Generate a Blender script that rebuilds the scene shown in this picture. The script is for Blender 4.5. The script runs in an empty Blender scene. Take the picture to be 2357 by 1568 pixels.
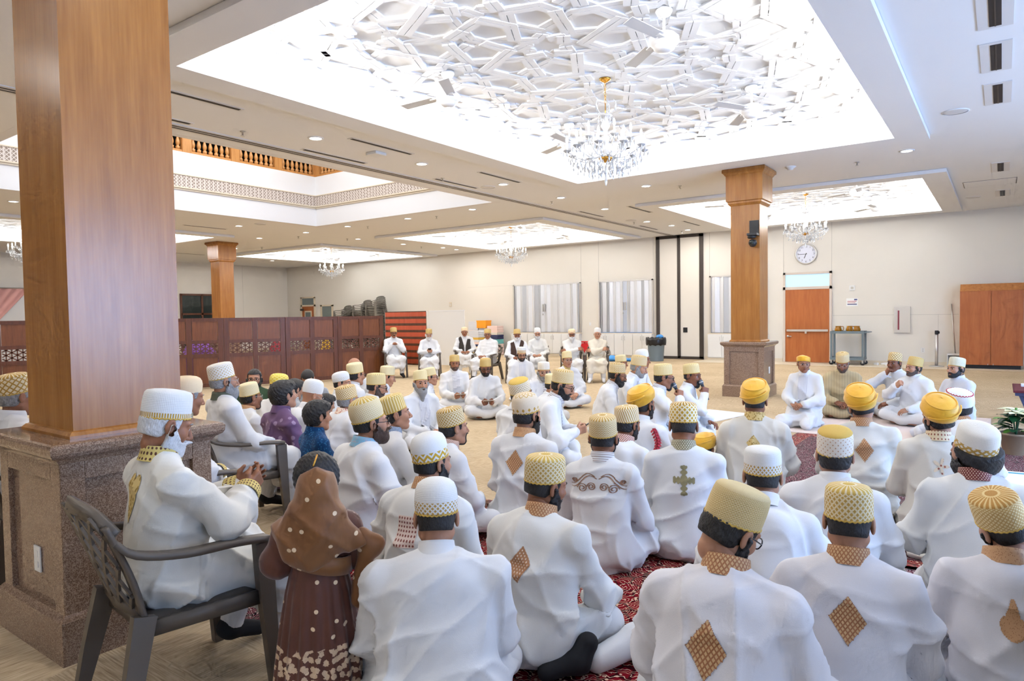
import bpy, bmesh, math, random
import numpy as np
from mathutils import Matrix, Vector
from mathutils.bvhtree import BVHTree
random.seed(7); np.random.seed(7)
SC = bpy.context.scene
COL = SC.collection
R = math.radians
PI = math.pi

# ---------------------------------------------------------------- camera
cam_d = bpy.data.cameras.new('camera')
cam_d.sensor_width = 36.0
cam_d.lens = 36.0 * 1566.0 / 2357.0
cam_d.clip_end = 200
cam = bpy.data.objects.new('camera', cam_d)
COL.objects.link(cam)
_y, _p, _r = R(35.75), R(-2.14), R(-0.84)
_f = Vector((-math.sin(_y) * math.cos(_p), math.cos(_y) * math.cos(_p), math.sin(_p)))
_rt = Vector((math.cos(_y), math.sin(_y), 0.0))
_up = _rt.cross(_f)
_rt2 = _rt * math.cos(_r) + _up * math.sin(_r)
_up2 = -_rt * math.sin(_r) + _up * math.cos(_r)
cam.matrix_world = Matrix(((_rt2.x, _up2.x, -_f.x, 0.0), (_rt2.y, _up2.y, -_f.y, 0.0), (_rt2.z, _up2.z, -_f.z, 1.5), (0, 0, 0, 1)))
SC.camera = cam

# ---------------------------------------------------------------- world, view, light levels
SC.view_settings.view_transform = 'Standard'
SC.view_settings.look = 'None'
SC.view_settings.gamma = 1.0
SC.view_settings.use_curve_mapping = False
SC.view_settings.exposure = EXPO = 1.08
world = bpy.data.worlds.new('world')
SC.world = world
world.use_nodes = True
world.node_tree.nodes['Background'].inputs[0].default_value = (0.62, 0.78, 1.0, 1)
world.node_tree.nodes['Background'].inputs[1].default_value = 1.0
COVE_W = 9.0        # watts per metre of cove strip
DOWN_W = 11.0       # watts per recessed downlight
WINDOW_W = {-4.0: 25.0, 0.5: 35.0, 5.0: 190.0, 9.5: 190.0}    # daylight through the windows of the right-hand wall (the first two dimmed to keep blue off the people; blinds added to suit)
cy_ = SC.cycles
cy_.max_bounces = 5; cy_.diffuse_bounces = 3; cy_.glossy_bounces = 2; cy_.transmission_bounces = 3; cy_.transparent_max_bounces = 4
cy_.caustics_reflective = False; cy_.caustics_refractive = False; cy_.use_adaptive_sampling = True; cy_.adaptive_threshold = 0.06; cy_.adaptive_min_samples = 12

def area(name, loc, rot, sx, sy, power, col=(1, 1, 1)):
    d = bpy.data.lights.new(name, 'AREA')
    d.shape = 'RECTANGLE'; d.size = sx; d.size_y = sy; d.energy = power; d.color = col
    o = bpy.data.objects.new(name, d)
    o.location = loc; o.rotation_euler = rot
    COL.objects.link(o)
    return o

CEIL = 4.0
YB = 21.05          # back wall
XL = -28.9          # far left wall
XR = 5.2            # right-hand wall with windows
YF = -7.0           # wall behind the camera
TRAYS = [(-6.44, -1.26, 3.51, 11.12), (-6.44, -1.22, 14.80, 20.00), (-15.35, -9.95, 15.10, 20.10), (-24.2, -19.0, 15.30, 20.35),
         (-24.2, -19.0, 3.6, 11.35), (-6.44, -1.26, -6.2, 0.0)]
TRAY_TOP = 4.29
ATR = (-15.2, -9.15, 3.6, 12.06)
# cove strips: the light of each ceiling tray comes from a strip on the ledge above its lip
for (x0, x1, y0, y1) in TRAYS:
    e = 0.17
    for (cx, cy, ln, rz) in (((x0 + x1) / 2, y0 - e, x1 - x0, 0), ((x0 + x1) / 2, y1 + e, x1 - x0, PI), (x0 - e, (y0 + y1) / 2, y1 - y0, -PI / 2), (x1 + e, (y0 + y1) / 2, y1 - y0, PI / 2)):
        # pointing up and inwards over the lip
        o = area('cove_light', (cx, cy, 4.035), (0, 0, 0), ln, 0.08, COVE_W * ln * (.45 if y1 < 1 else 1.0), (1.0, 0.985, 0.96))
        o.matrix_world = Matrix.Translation((cx, cy, 4.035)) @ Matrix.Rotation(rz, 4, 'Z') @ Matrix.Rotation(R(180 - 35), 4, 'X')
for wy in (-4.0, 0.5, 5.0, 9.5):
    o = area('window_daylight', (XR - 0.12, wy, 1.75), (0, 0, 0), 2.6, 2.2, WINDOW_W[wy], (0.34, 0.55, 1.0))
    o.matrix_world = Matrix.Translation((XR - 0.12, wy, 1.75)) @ Matrix.Rotation(PI / 2, 4, 'Z') @ Matrix.Rotation(PI / 2, 4, 'X')
# skylight over the atrium
o = area('atrium_skylight', ((ATR[0] + ATR[1]) / 2, (ATR[2] + ATR[3]) / 2, 7.1), (0, 0, 0), 5.0, 7.0, 260.0, (0.93, 0.96, 1.0))

# ---------------------------------------------------------------- node helper
class NT:
    def __init__(s, name):
        s.m = bpy.data.materials.new(name); s.m.use_nodes = True
        s.t = s.m.node_tree; s.b = s.t.nodes['Principled BSDF']
    def n(s, kind, **kw):
        nd = s.t.nodes.new(kind)
        for k, v in kw.items(): setattr(nd, k, v)
        return nd
    def put(s, sock, v):
        if isinstance(v, bpy.types.NodeSocket): s.t.links.new(v, sock)
        elif isinstance(v, (tuple, list)) and sock.type == 'RGBA' and len(v) == 3: sock.default_value = (*v, 1)
        else: sock.default_value = v
    def math(s, op, a, b=None, c=None):
        nd = s.n('ShaderNodeMath', operation=op)
        s.put(nd.inputs[0], a)
        if b is not None: s.put(nd.inputs[1], b)
        if c is not None: s.put(nd.inputs[2], c)
        return nd.outputs[0]
    def mix(s, f, a, b):
        nd = s.n('ShaderNodeMix', data_type='RGBA')
        s.put(nd.inputs[0], f); s.put(nd.inputs[6], a); s.put(nd.inputs[7], b)
        return nd.outputs[2]
    def coord(s, out='Object', scale=(1, 1, 1), loc=(0, 0, 0), rot=(0, 0, 0)):
        tc = s.n('ShaderNodeTexCoord'); mp = s.n('ShaderNodeMapping')
        mp.inputs[1].default_value = loc; mp.inputs[2].default_value = rot; mp.inputs[3].default_value = scale
        s.t.links.new(tc.outputs[out], mp.inputs[0])
        return mp.outputs[0]
    def world_coord(s, scale=(1, 1, 1)):
        g = s.n('ShaderNodeNewGeometry'); mp = s.n('ShaderNodeMapping'); mp.inputs[3].default_value = scale
        s.t.links.new(g.outputs['Position'], mp.inputs[0]); return mp.outputs[0]
    def noise(s, vec, scale=5, detail=3, rough=.5):
        nd = s.n('ShaderNodeTexNoise'); s.put(nd.inputs['Vector'], vec)
        nd.inputs['Scale'].default_value = scale; nd.inputs['Detail'].default_value = detail; nd.inputs['Roughness'].default_value = rough
        return nd.outputs[0]
    def voro(s, vec, scale=5, feature='F1', out=0, dim='3D'):
        nd = s.n('ShaderNodeTexVoronoi', feature=feature); nd.voronoi_dimensions = dim; s.put(nd.inputs['Vector'], vec); nd.inputs['Scale'].default_value = scale
        return nd.outputs[out]
    def ramp(s, f, stops):
        nd = s.n('ShaderNodeValToRGB'); s.put(nd.inputs[0], f)
        el = nd.color_ramp.elements
        while len(el) < len(stops): el.new(0.5)
        for e, (p, c) in zip(el, stops): e.position = p; e.color = (*c, 1)
        return nd.outputs[0]
    def sep(s, vec):
        nd = s.n('ShaderNodeSeparateXYZ'); s.put(nd.inputs[0], vec); return nd.outputs
    def bump(s, h, strength=.3, dist=.01):
        nd = s.n('ShaderNodeBump'); s.put(nd.inputs['Height'], h)
        nd.inputs['Strength'].default_value = strength; nd.inputs['Distance'].default_value = dist
        s.t.links.new(nd.outputs[0], s.b.inputs['Normal'])
    def done(s, col=None, rough=.6, metal=0, spec=None, sheen=0):
        if col is not None: s.put(s.b.inputs['Base Color'], col)
        s.put(s.b.inputs['Roughness'], rough); s.b.inputs['Metallic'].default_value = metal
        if spec is not None: s.b.inputs['Specular IOR Level'].default_value = spec
        if sheen: s.b.inputs['Sheen Weight'].default_value = sheen
        return s.m
def srgb(r, g, b):
    return tuple((v / 255 / 12.92 if v / 255 <= .04045 else ((v / 255 + .055) / 1.055) ** 2.4) for v in (r, g, b))
MAT = {}
def plain(name, col, rough=.6, metal=0, spec=None):
    if name not in MAT: MAT[name] = NT(name).done(col, rough, metal, spec)
    return MAT[name]
def emit(name, col, strength):
    if name not in MAT:
        t = NT(name); t.put(t.b.inputs['Base Color'], (0.8, 0.8, 0.8)); t.put(t.b.inputs['Emission Color'], col); t.b.inputs['Emission Strength'].default_value = strength
        MAT[name] = t.m
    return MAT[name]

# ---------------------------------------------------------------- mesh helper
class MB:
    def __init__(s): s.v = []; s.f = []; s.uv = {}
    def add(s, vs, fs):
        o = len(s.v); s.v += [tuple(v) for v in vs]; s.f += [tuple(i + o for i in f) for f in fs]; return o
    def box(s, lo, hi, M=None, taper=None):
        (a, b, c), (d, e, f) = lo, hi
        vs = [Vector(p) for p in ((a, b, c), (d, b, c), (d, e, c), (a, e, c), (a, b, f), (d, b, f), (d, e, f), (a, e, f))]
        if M is not None: vs = [M @ v for v in vs]
        s.add(vs, [(0, 3, 2, 1), (4, 5, 6, 7), (0, 1, 5, 4), (1, 2, 6, 5), (2, 3, 7, 6), (3, 0, 4, 7)]); return s
    def bar(s, a, b, w, h, up=(0, 0, 1), w2=None, h2=None):
        a = Vector(a); b = Vector(b); d = (b - a).normalized(); x = d.cross(Vector(up))
        if x.length < 1e-4: x = d.cross(Vector((0, 1, 0)))
        x.normalize(); z = x.cross(d); vs = []
        for p, ww, hh in ((a, w, h), (b, w2 or w, h2 or h)):
            vs += [p - x * ww / 2 - z * hh / 2, p + x * ww / 2 - z * hh / 2, p + x * ww / 2 + z * hh / 2, p - x * ww / 2 + z * hh / 2]
        s.add(vs, [(0, 1, 2, 3), (7, 6, 5, 4), (0, 4, 5, 1), (1, 5, 6, 2), (2, 6, 7, 3), (3, 7, 4, 0)]); return s
    def tube(s, pts, r, n=8, closed=False, caps=True):
        pts = [Vector(p) for p in pts]; m = len(pts); rs = r if isinstance(r, (list, tuple)) else [r] * m
        rings = []; prev = None
        for i, p in enumerate(pts):
            if closed: d = pts[(i + 1) % m] - pts[i - 1]
            else: d = pts[min(i + 1, m - 1)] - pts[max(i - 1, 0)]
            d.normalize()
            if prev is None:
                x = d.orthogonal().normalized()
            else:
                x = (prev - d * prev.dot(d)).normalized()
            prev = x; y = d.cross(x)
            rings.append([p + (x * math.cos(2 * PI * k / n) + y * math.sin(2 * PI * k / n)) * rs[i] for k in range(n)])
        o = len(s.v)
        for g in rings: s.v += [tuple(q) for q in g]
        for i in range(m if closed else m - 1):
            j = (i + 1) % m
            for k in range(n):
                s.f.append((o + i * n + k, o + i * n + (k + 1) % n, o + j * n + (k + 1) % n, o + j * n + k))
        if caps and not closed:
            s.f.append(tuple(o + k for k in reversed(range(n)))); s.f.append(tuple(o + (m - 1) * n + k for k in range(n)))
        return s
    def lathe(s, prof, n=24, c=(0, 0, 0), ax=1.0, ay=1.0, M=None, uv=False, caps=True):
        o = len(s.v); m = len(prof)
        for (r, z) in prof:
            for k in range(n):
                a = 2 * PI * k / n
                p = Vector((c[0] + r * ax * math.cos(a), c[1] + r * ay * math.sin(a), c[2] + z))
                s.v.append(tuple(M @ p if M is not None else p))
        for i in range(m - 1):
            for k in range(n):
                s.f.append((o + i * n + k, o + i * n + (k + 1) % n, o + (i + 1) * n + (k + 1) % n, o + (i + 1) * n + k))
                if uv: s.uv[len(s.f) - 1] = [(k / n, i), ((k + 1) / n, i), ((k + 1) / n, i + 1), (k / n, i + 1)]
        if caps:
            if prof[0][0] > 1e-5: s.f.append(tuple(o + k for k in reversed(range(n))))
            if prof[-1][0] > 1e-5: s.f.append(tuple(o + (m - 1) * n + k for k in range(n)))
        return s
    def prism(s, poly, lo, hi, axis='z', M=None):
        n = len(poly); vs = []
        for t in (lo, hi):
            for (a, b) in poly:
                p = Vector((a, b, t) if axis == 'z' else ((t, a, b) if axis == 'x' else (a, t, b)))
                vs.append(M @ p if M is not None else p)
        fs = [tuple(reversed(range(n))), tuple(range(n, 2 * n))] + [(i, (i + 1) % n, n + (i + 1) % n, n + i) for i in range(n)]
        s.add(vs, fs); return s
    def mesh(s, name, mat=None, smooth=False, uvfn=None):
        me = bpy.data.meshes.new(name); me.from_pydata(s.v, [], s.f); me.validate(); 
        if s.uv or uvfn:
            ul = me.uv_layers.new(name='uv')
            for p in me.polygons:
                q = s.uv.get(p.index)
                for k, li in enumerate(p.loop_indices):
                    if q: ul.data[li].uv = uvfn(*q[k]) if uvfn else q[k]
        if mat: me.materials.append(MAT[mat] if isinstance(mat, str) else mat)
        if smooth: me.polygons.foreach_set('use_smooth', [True] * len(me.polygons))
        me.update(); return me
    def fix(s, me):
        bm = bmesh.new(); bm.from_mesh(me); bmesh.ops.recalc_face_normals(bm, faces=bm.faces); bm.to_mesh(me); bm.free(); return me
    def build(s, name, mat, parent=None, smooth=False, bevel=0, loc=None, **kw):
        me = s.fix(s.mesh(name, mat, smooth, **kw))
        if bevel:
            bm = bmesh.new(); bm.from_mesh(me)
            bmesh.ops.bevel(bm, geom=list(bm.edges), offset=bevel, segments=2, affect='EDGES', profile=.6, clamp_overlap=True)
            bm.to_mesh(me); bm.free()
        return link(name, me, parent, loc)
def link(name, me, parent=None, loc=None, M=None):
    o = bpy.data.objects.new(name, me); COL.objects.link(o)
    if parent is not None: o.parent = parent
    if M is not None: o.matrix_basis = M
    if loc is not None: o.location = loc
    return o
def thing(name, label, cat, loc=(0, 0, 0), rz=0, group=None, sc=1.0):
    o = bpy.data.objects.new(name, None); o.empty_display_size = .05; COL.objects.link(o)
    o.location = loc; o.rotation_euler = (0, 0, rz); o.scale = (sc, sc, sc)
    return tag(o, label, cat, group)
def tag(o, label, cat, group=None):
    o['label'] = label; o['category'] = cat
    if group: o['group'] = group
    return o
def struct(o):
    o['kind'] = 'structure'; return o
def dup(root, loc=None, rz=None, label=None, M=None):
    r = root.copy(); COL.objects.link(r)
    if loc is not None: r.location = loc
    if rz is not None: r.rotation_euler = (0, 0, rz)
    if label: r['label'] = label
    for ch in list(root.children):
        c = ch.copy(); COL.objects.link(c); c.parent = r
        for g in list(ch.children):
            d = g.copy(); COL.objects.link(d); d.parent = c
    return r

# ---------------------------------------------------------------- signed-distance mesher (numpy surface nets)
def smin(a, b, k):
    if k <= 0: return np.minimum(a, b)
    h = np.clip(.5 + .5 * (b - a) / k, 0, 1)
    return b + (a - b) * h - k * h * (1 - h)
def cap_d(p, a, b, r1, r2):
    a = np.asarray(a, np.float32); b = np.asarray(b, np.float32); ba = b - a
    x = p[0] - a[0]; y = p[1] - a[1]; z = p[2] - a[2]
    t = np.clip((x * ba[0] + y * ba[1] + z * ba[2]) / max(float(ba @ ba), 1e-9), 0, 1)
    x = x - t * ba[0]; y = y - t * ba[1]; z = z - t * ba[2]
    return np.sqrt(x * x + y * y + z * z) - (r1 + (r2 - r1) * t)
def ell_d(p, c, r, ang=0.0):
    x = p[0] - c[0]; y = p[1] - c[1]; z = p[2] - c[2]
    if ang:
        cs, sn = math.cos(ang), math.sin(ang); y, z = cs * y - sn * z, sn * y + cs * z
    k0 = np.sqrt((x / r[0]) ** 2 + (y / r[1]) ** 2 + (z / r[2]) ** 2) + 1e-9
    k1 = np.sqrt((x / r[0] ** 2) ** 2 + (y / r[1] ** 2) ** 2 + (z / r[2] ** 2) ** 2) + 1e-9
    return k0 * (k0 - 1) / k1
def prims_d(pr, p):
    d = None
    for q in pr:
        e = cap_d(p, q[1], q[2], q[3], q[4]) if q[0] == 'c' else ell_d(p, q[1], q[2], q[3] if len(q) > 4 else 0.0)
        d = e if d is None else smin(d, e, q[-1])
    return d
def prims_box(pr, pad):
    lo = np.array([1e9] * 3); hi = -lo
    for q in pr:
        if q[0] == 'c':
            r = max(q[3], q[4]); pts = np.array([q[1], q[2]]); lo = np.minimum(lo, pts.min(0) - r); hi = np.maximum(hi, pts.max(0) + r)
        else:
            r = np.array(q[2]) if not (len(q) > 4 and q[3]) else np.array([q[2][0]] + [max(q[2][1:])] * 2)
            lo = np.minimum(lo, np.array(q[1]) - r); hi = np.maximum(hi, np.array(q[1]) + r)
    return lo - pad, hi + pad
def surf(fn, lo, hi, h):
    lo = np.asarray(lo, float); n = np.maximum(np.ceil((np.asarray(hi) - lo) / h).astype(int) + 1, 4)
    ax = [np.float32(lo[i]) + np.arange(n[i], dtype=np.float32) * np.float32(h) for i in range(3)]
    P = np.meshgrid(*ax, indexing='ij')
    V = fn(P).astype(np.float32)
    S = V < 0
    nx, ny, nz = n
    acc = np.zeros((nx - 1, ny - 1, nz - 1, 3), np.float32); cnt = np.zeros((nx - 1, ny - 1, nz - 1), np.float32)
    sl = [slice(0, -1), slice(1, None)]
    for axis in range(3):
        o1, o2 = [a for a in range(3) if a != axis]
        for i in (0, 1):
            for j in (0, 1):
                s0 = [None] * 3; s1 = [None] * 3
                s0[axis] = sl[0]; s1[axis] = sl[1]
                s0[o1] = s1[o1] = sl[i]; s0[o2] = s1[o2] = sl[j]
                a = V[tuple(s0)]; b = V[tuple(s1)]
                m = (a < 0) != (b < 0)
                t = np.where(m, a / np.where(m, a - b, 1), 0)
                cnt += m
                acc[..., axis] += t * m
                if i: acc[..., o1] += m
                if j: acc[..., o2] += m
    act = cnt > 0
    idx = -np.ones(act.shape, np.int64); idx[act] = np.arange(act.sum())
    I = np.argwhere(act)
    v = (I + acc[act] / cnt[act][:, None]) * h + lo
    quads = []
    for axis in range(3):
        o1, o2 = [(1, 2), (2, 0), (0, 1)][axis]
        s0 = [slice(None)] * 3; s1 = [slice(None)] * 3; s0[axis] = sl[0]; s1[axis] = sl[1]
        a = S[tuple(s0)]; b = S[tuple(s1)]
        e = np.argwhere(a != b)
        if not len(e): continue
        ok = (e[:, o1] > 0) & (e[:, o2] > 0) & (e[:, o1] < n[o1] - 1) & (e[:, o2] < n[o2] - 1)
        e = e[ok]
        def cell(d1, d2):
            c = e.copy(); c[:, o1] += d1; c[:, o2] += d2; return idx[c[:, 0], c[:, 1], c[:, 2]]
        q = np.stack([cell(-1, -1), cell(0, -1), cell(0, 0), cell(-1, 0)], 1)
        flip = ~a[e[:, 0], e[:, 1], e[:, 2]]
        q[flip] = q[flip][:, ::-1]
        quads.append(q)
    q = np.concatenate(quads) if quads else np.zeros((0, 4), int)
    return v.astype(np.float64), q
def vnormals(v, q):
    a = v[q[:, 2]] - v[q[:, 0]]; b = v[q[:, 3]] - v[q[:, 1]]; fn = np.cross(a, b)
    n = np.zeros_like(v)
    for k in range(4): np.add.at(n, q[:, k], fn)
    return n / (np.linalg.norm(n, axis=1)[:, None] + 1e-12)
def npmesh(name, v, q, mats, mi=None, smooth=True):
    me = bpy.data.meshes.new(name)
    me.vertices.add(len(v)); me.vertices.foreach_set('co', np.ascontiguousarray(v, np.float32).ravel())
    me.loops.add(len(q) * 4); me.loops.foreach_set('vertex_index', np.ascontiguousarray(q, np.int32).ravel())
    me.polygons.add(len(q)); me.polygons.foreach_set('loop_start', np.arange(0, len(q) * 4, 4, dtype=np.int32))
    try: me.polygons.foreach_set('loop_total', np.full(len(q), 4, np.int32))
    except Exception: pass
    for m in mats: me.materials.append(MAT[m] if isinstance(m, str) else m)
    if mi is not None: me.polygons.foreach_set('material_index', np.asarray(mi, np.int32))
    if smooth: me.polygons.foreach_set('use_smooth', np.ones(len(q), bool))
    me.update(calc_edges=True); return me

# ---------------------------------------------------------------- materials of the room
def wood(name, dark, light, rough=.35, scale=1.0, axis=2):
    t = NT(name); sc = [9 * scale] * 3; sc[axis] = .9 * scale
    v = t.coord(scale=tuple(sc))
    a = t.noise(v, 2.2, 5, .6); sc2 = [70 * scale] * 3; sc2[axis] = 2.5 * scale
    b = t.noise(t.coord(scale=tuple(sc2)), 2, 2, .5)
    f = t.math('ADD', t.math('MULTIPLY', a, .7), t.math('MULTIPLY', b, .3))
    c = t.ramp(f, [(.3, dark), (.72, light)])
    t.bump(b, .06, .002)
    MAT[name] = t.done(c, rough)
wood('maple', srgb(146, 90, 36), srgb(188, 128, 62), .27, .6)
wood('maple_light', srgb(176, 108, 56), srgb(214, 148, 88), .35, .8)
wood('door_wood', srgb(168, 90, 40), srgb(194, 116, 60), .4, .7)
wood('screen_wood', srgb(96, 52, 24), srgb(138, 82, 44), .38, .9)
wood('screen_frame', srgb(78, 42, 22), srgb(112, 62, 36), .38, 1.4)
wood('baluster_wood', srgb(178, 118, 60), srgb(212, 154, 92), .4, 1.5)

t = NT('granite'); v = t.coord(scale=(1, 1, 1))
a = t.voro(v, 190); b = t.noise(v, 70, 4, .7); c3 = t.voro(v, 60)
f = t.math('ADD', t.math('MULTIPLY', a, .6), t.math('MULTIPLY', b, .6))
MAT['granite'] = t.done(t.mix(t.math('MULTIPLY', c3, .25), t.ramp(f, [(.25, srgb(62, 46, 38)), (.5, srgb(128, 100, 80)), (.8, srgb(176, 150, 128))]), srgb(110, 84, 66)), .12)

def paint(name, col, rough=.6, amp=.03):
    t = NT(name); n = t.noise(t.world_coord(), 1.3, 3)
    MAT[name] = t.done(t.mix(t.math('MULTIPLY', n, .5), col, tuple(c * (1 - amp * 2) for c in col)), rough)
    t.bump(t.noise(t.world_coord(), 160, 2), .05, .002)
paint('wall_cream', (.78, .735, .655), .55)
paint('ceiling_paint', (.85, .84, .83), .7)
paint('tray_paint', (.86, .87, .88), .7)
paint('relief_paint', (.84, .85, .87), .6)
paint('fascia_paint', (.82, .80, .79), .6)
plain('joint_grey', (.55, .52, .46), .7)
plain('white_plastic', (.78, .78, .76), .35)
plain('white_enamel', (.84, .84, .84), .3)
plain('blade_grey', (.62, .61, .60), .4)
plain('black_slot', (.012, .012, .015), .5)
plain('slot_frame', (.72, .69, .66), .5)
plain('steel', (.55, .54, .52), .35, .9)
plain('brushed_steel', (.62, .60, .57), .4, .8)
plain('dark_frame', srgb(66, 58, 52), .45)
plain('black_plastic', (.018, .018, .02), .35)
plain('cart_grey', srgb(110, 124, 130), .45)
plain('bin_grey', srgb(124, 140, 148), .45)
plain('bin_bag', (.012, .012, .013), .3)
plain('blue_bag', srgb(70, 150, 220), .3)
plain('red_plastic', srgb(205, 30, 40), .35)
plain('amber', srgb(168, 110, 10), .12)
plain('cream_trim', srgb(222, 208, 184), .5)
plain('door_frame_paint', srgb(214, 200, 186), .45)
plain('cabinet_white', (.80, .79, .76), .4)
plain('shutter_metal', (.72, .73, .75), .38, .35)
plain('shutter_metal_b', (.50, .52, .55), .38, .35)
plain('resin', srgb(96, 86, 76), .42)
plain('resin_stack', srgb(116, 110, 100), .45)
plain('resin_dark', srgb(40, 46, 54), .42)
plain('gold', srgb(214, 160, 70), .25, .85)
plain('pink_cloth', srgb(238, 180, 172), .8)
plain('pale_board', (.80, .79, .76), .5)
plain('orange_box', srgb(250, 160, 30), .6)
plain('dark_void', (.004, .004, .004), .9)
plain('white_sheet', (.82, .82, .82), .8)
plain('terracotta', srgb(150, 130, 106), .6)
plain('leaf_green', srgb(18, 74, 40), .45)
plain('leaf_light', srgb(96, 150, 60), .45)
plain('bract', srgb(240, 244, 200), .55)
plain('navy_metal', srgb(54, 62, 96), .45)
plain('burgundy', srgb(96, 20, 34), .7)
plain('paper', (.86, .86, .84), .7)
plain('label_blue', srgb(60, 70, 120), .6)
plain('label_red', srgb(190, 80, 80), .6)
plain('clock_face', srgb(226, 228, 240), .5)
plain('ink', (.02, .02, .025), .5)
plain('crystal', (.92, .93, .95), .06)
MAT['crystal'].node_tree.nodes['Principled BSDF'].inputs['Transmission Weight'].default_value = .55
MAT['crystal'].node_tree.nodes['Principled BSDF'].inputs['Emission Color'].default_value = (1, 1, 1, 1)
plain('glass_grey', srgb(120, 132, 132), .1)
plain('glass_dark', srgb(48, 56, 54), .08)
plain('mirror_pink', srgb(150, 80, 90), .15)
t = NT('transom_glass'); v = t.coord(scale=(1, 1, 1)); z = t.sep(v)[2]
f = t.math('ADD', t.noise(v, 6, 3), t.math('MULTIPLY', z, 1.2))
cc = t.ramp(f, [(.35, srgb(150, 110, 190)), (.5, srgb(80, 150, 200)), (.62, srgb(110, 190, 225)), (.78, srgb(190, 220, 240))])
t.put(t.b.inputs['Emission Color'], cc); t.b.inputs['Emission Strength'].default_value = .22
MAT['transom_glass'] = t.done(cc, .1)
emit('down_lens', (1, .97, .92), 6.0)
emit('bulb', (1, .95, .86), 12.0)
emit('strip_led', (.93, .96, 1), 4.0)
for k_ in ('strip_led', 'down_lens', 'transom_glass'): MAT[k_].cycles.emission_sampling = 'NONE'

# carpet: tan, broken into blocks of combed grain
t = NT('carpet'); P = t.world_coord()
br = t.n('ShaderNodeTexBrick'); t.put(br.inputs['Vector'], P); br.offset = .5
br.inputs['Scale'].default_value = 1.0; br.inputs['Brick Width'].default_value = .5; br.inputs['Row Height'].default_value = .25; br.inputs['Mortar Size'].default_value = 0
br.inputs['Color1'].default_value = (0, 0, 0, 1); br.inputs['Color2'].default_value = (1, 1, 1, 1)
gx = t.noise(t.world_coord((130, 7, 1)), 1, 3, .6); gy = t.noise(t.world_coord((7, 130, 1)), 1, 3, .6)
sel = t.math('GREATER_THAN', br.outputs[0], .5)
g = t.math('ADD', t.math('MULTIPLY', gx, sel), t.math('MULTIPLY', gy, t.math('SUBTRACT', 1.0, sel)))
g2 = t.math('ADD', t.math('MULTIPLY', g, .75), t.math('MULTIPLY', t.noise(P, .8, 4), .25))
cc = t.ramp(g2, [(.33, srgb(156, 134, 106)), (.5, srgb(196, 174, 142)), (.68, srgb(218, 200, 170))])
t.bump(t.noise(P, 900, 2), .4, .004)
MAT['carpet'] = t.done(cc, .95, spec=.1)

def rugmat(name, red, dark, cream, sc=1.0):
    t = NT(name); P = t.coord()
    v1 = t.n('ShaderNodeTexVoronoi', feature='DISTANCE_TO_EDGE'); t.put(v1.inputs['Vector'], P); v1.inputs['Scale'].default_value = 9 * sc
    w = t.n('ShaderNodeTexWave', wave_type='RINGS', rings_direction='Z'); t.put(w.inputs['Vector'], P); w.inputs['Scale'].default_value = 7 * sc; w.inputs['Distortion'].default_value = 16; w.inputs['Detail'].default_value = 3
    m1 = t.math('LESS_THAN', t.math('ABSOLUTE', t.math('SUBTRACT', w.outputs[1], .5)), .12)
    m2 = t.math('LESS_THAN', t.voro(P, 22 * sc), .2)
    m = t.math('MAXIMUM', m1, m2)
    c = t.mix(t.math('LESS_THAN', v1.outputs[0], .06), red, dark)
    MAT[name] = t.done(t.mix(m, c, cream), .95, spec=.1)
    t.bump(t.noise(P, 700, 2), .3, .003)
rugmat('rug_red', srgb(128, 16, 30), srgb(60, 10, 18), srgb(226, 196, 168), 1.2)
rugmat('rug_dark', srgb(84, 24, 40), srgb(28, 14, 20), srgb(196, 176, 168), 2.0)
rugmat('rug_small', srgb(150, 40, 36), srgb(70, 30, 24), srgb(206, 182, 140), 2.4)
t = NT('pink_mat'); MAT['pink_mat'] = t.done(srgb(224, 206, 196), .9, spec=.1); t.bump(t.noise(t.coord(), 90, 3), .3, .004)
t = NT('stripe_cloth'); z = t.sep(t.coord())[2]
s_ = t.math('LESS_THAN', t.math('FRACT', t.math('MULTIPLY', z, 4.9)), .36)
fine = t.noise(t.coord(scale=(160, 1, 3)), 1, 2)
MAT['stripe_cloth'] = t.done(t.mix(s_, t.mix(fine, srgb(168, 64, 38), srgb(198, 96, 64)), srgb(86, 54, 36)), .85)
t = NT('frieze'); P = t.world_coord((1, 1, 1)); sx, sy, sz = t.sep(P)
h_ = t.math('ADD', sx, sy); N_ = 13.0
a = t.math('FRACT', t.math('MULTIPLY', t.math('ADD', h_, sz), N_)); b = t.math('FRACT', t.math('MULTIPLY', t.math('SUBTRACT', h_, sz), N_))
c = t.math('FRACT', t.math('MULTIPLY', h_, N_ * .7))
ln = t.math('MINIMUM', t.math('MINIMUM', t.math('ABSOLUTE', t.math('SUBTRACT', a, .5)), t.math('ABSOLUTE', t.math('SUBTRACT', b, .5))), t.math('ABSOLUTE', t.math('SUBTRACT', c, .5)))
MAT['frieze'] = t.done(t.mix(t.math('LESS_THAN', ln, .12), srgb(150, 132, 118), srgb(222, 210, 200)), .6)
t.bump(t.math('LESS_THAN', ln, .12), .5, .02)

# ---------------------------------------------------------------- the room
struct(MB().box((XL - .3, YF - .3, -.1), (XR + .3, YB + .3, 0)).build('floor', 'carpet'))
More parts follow.
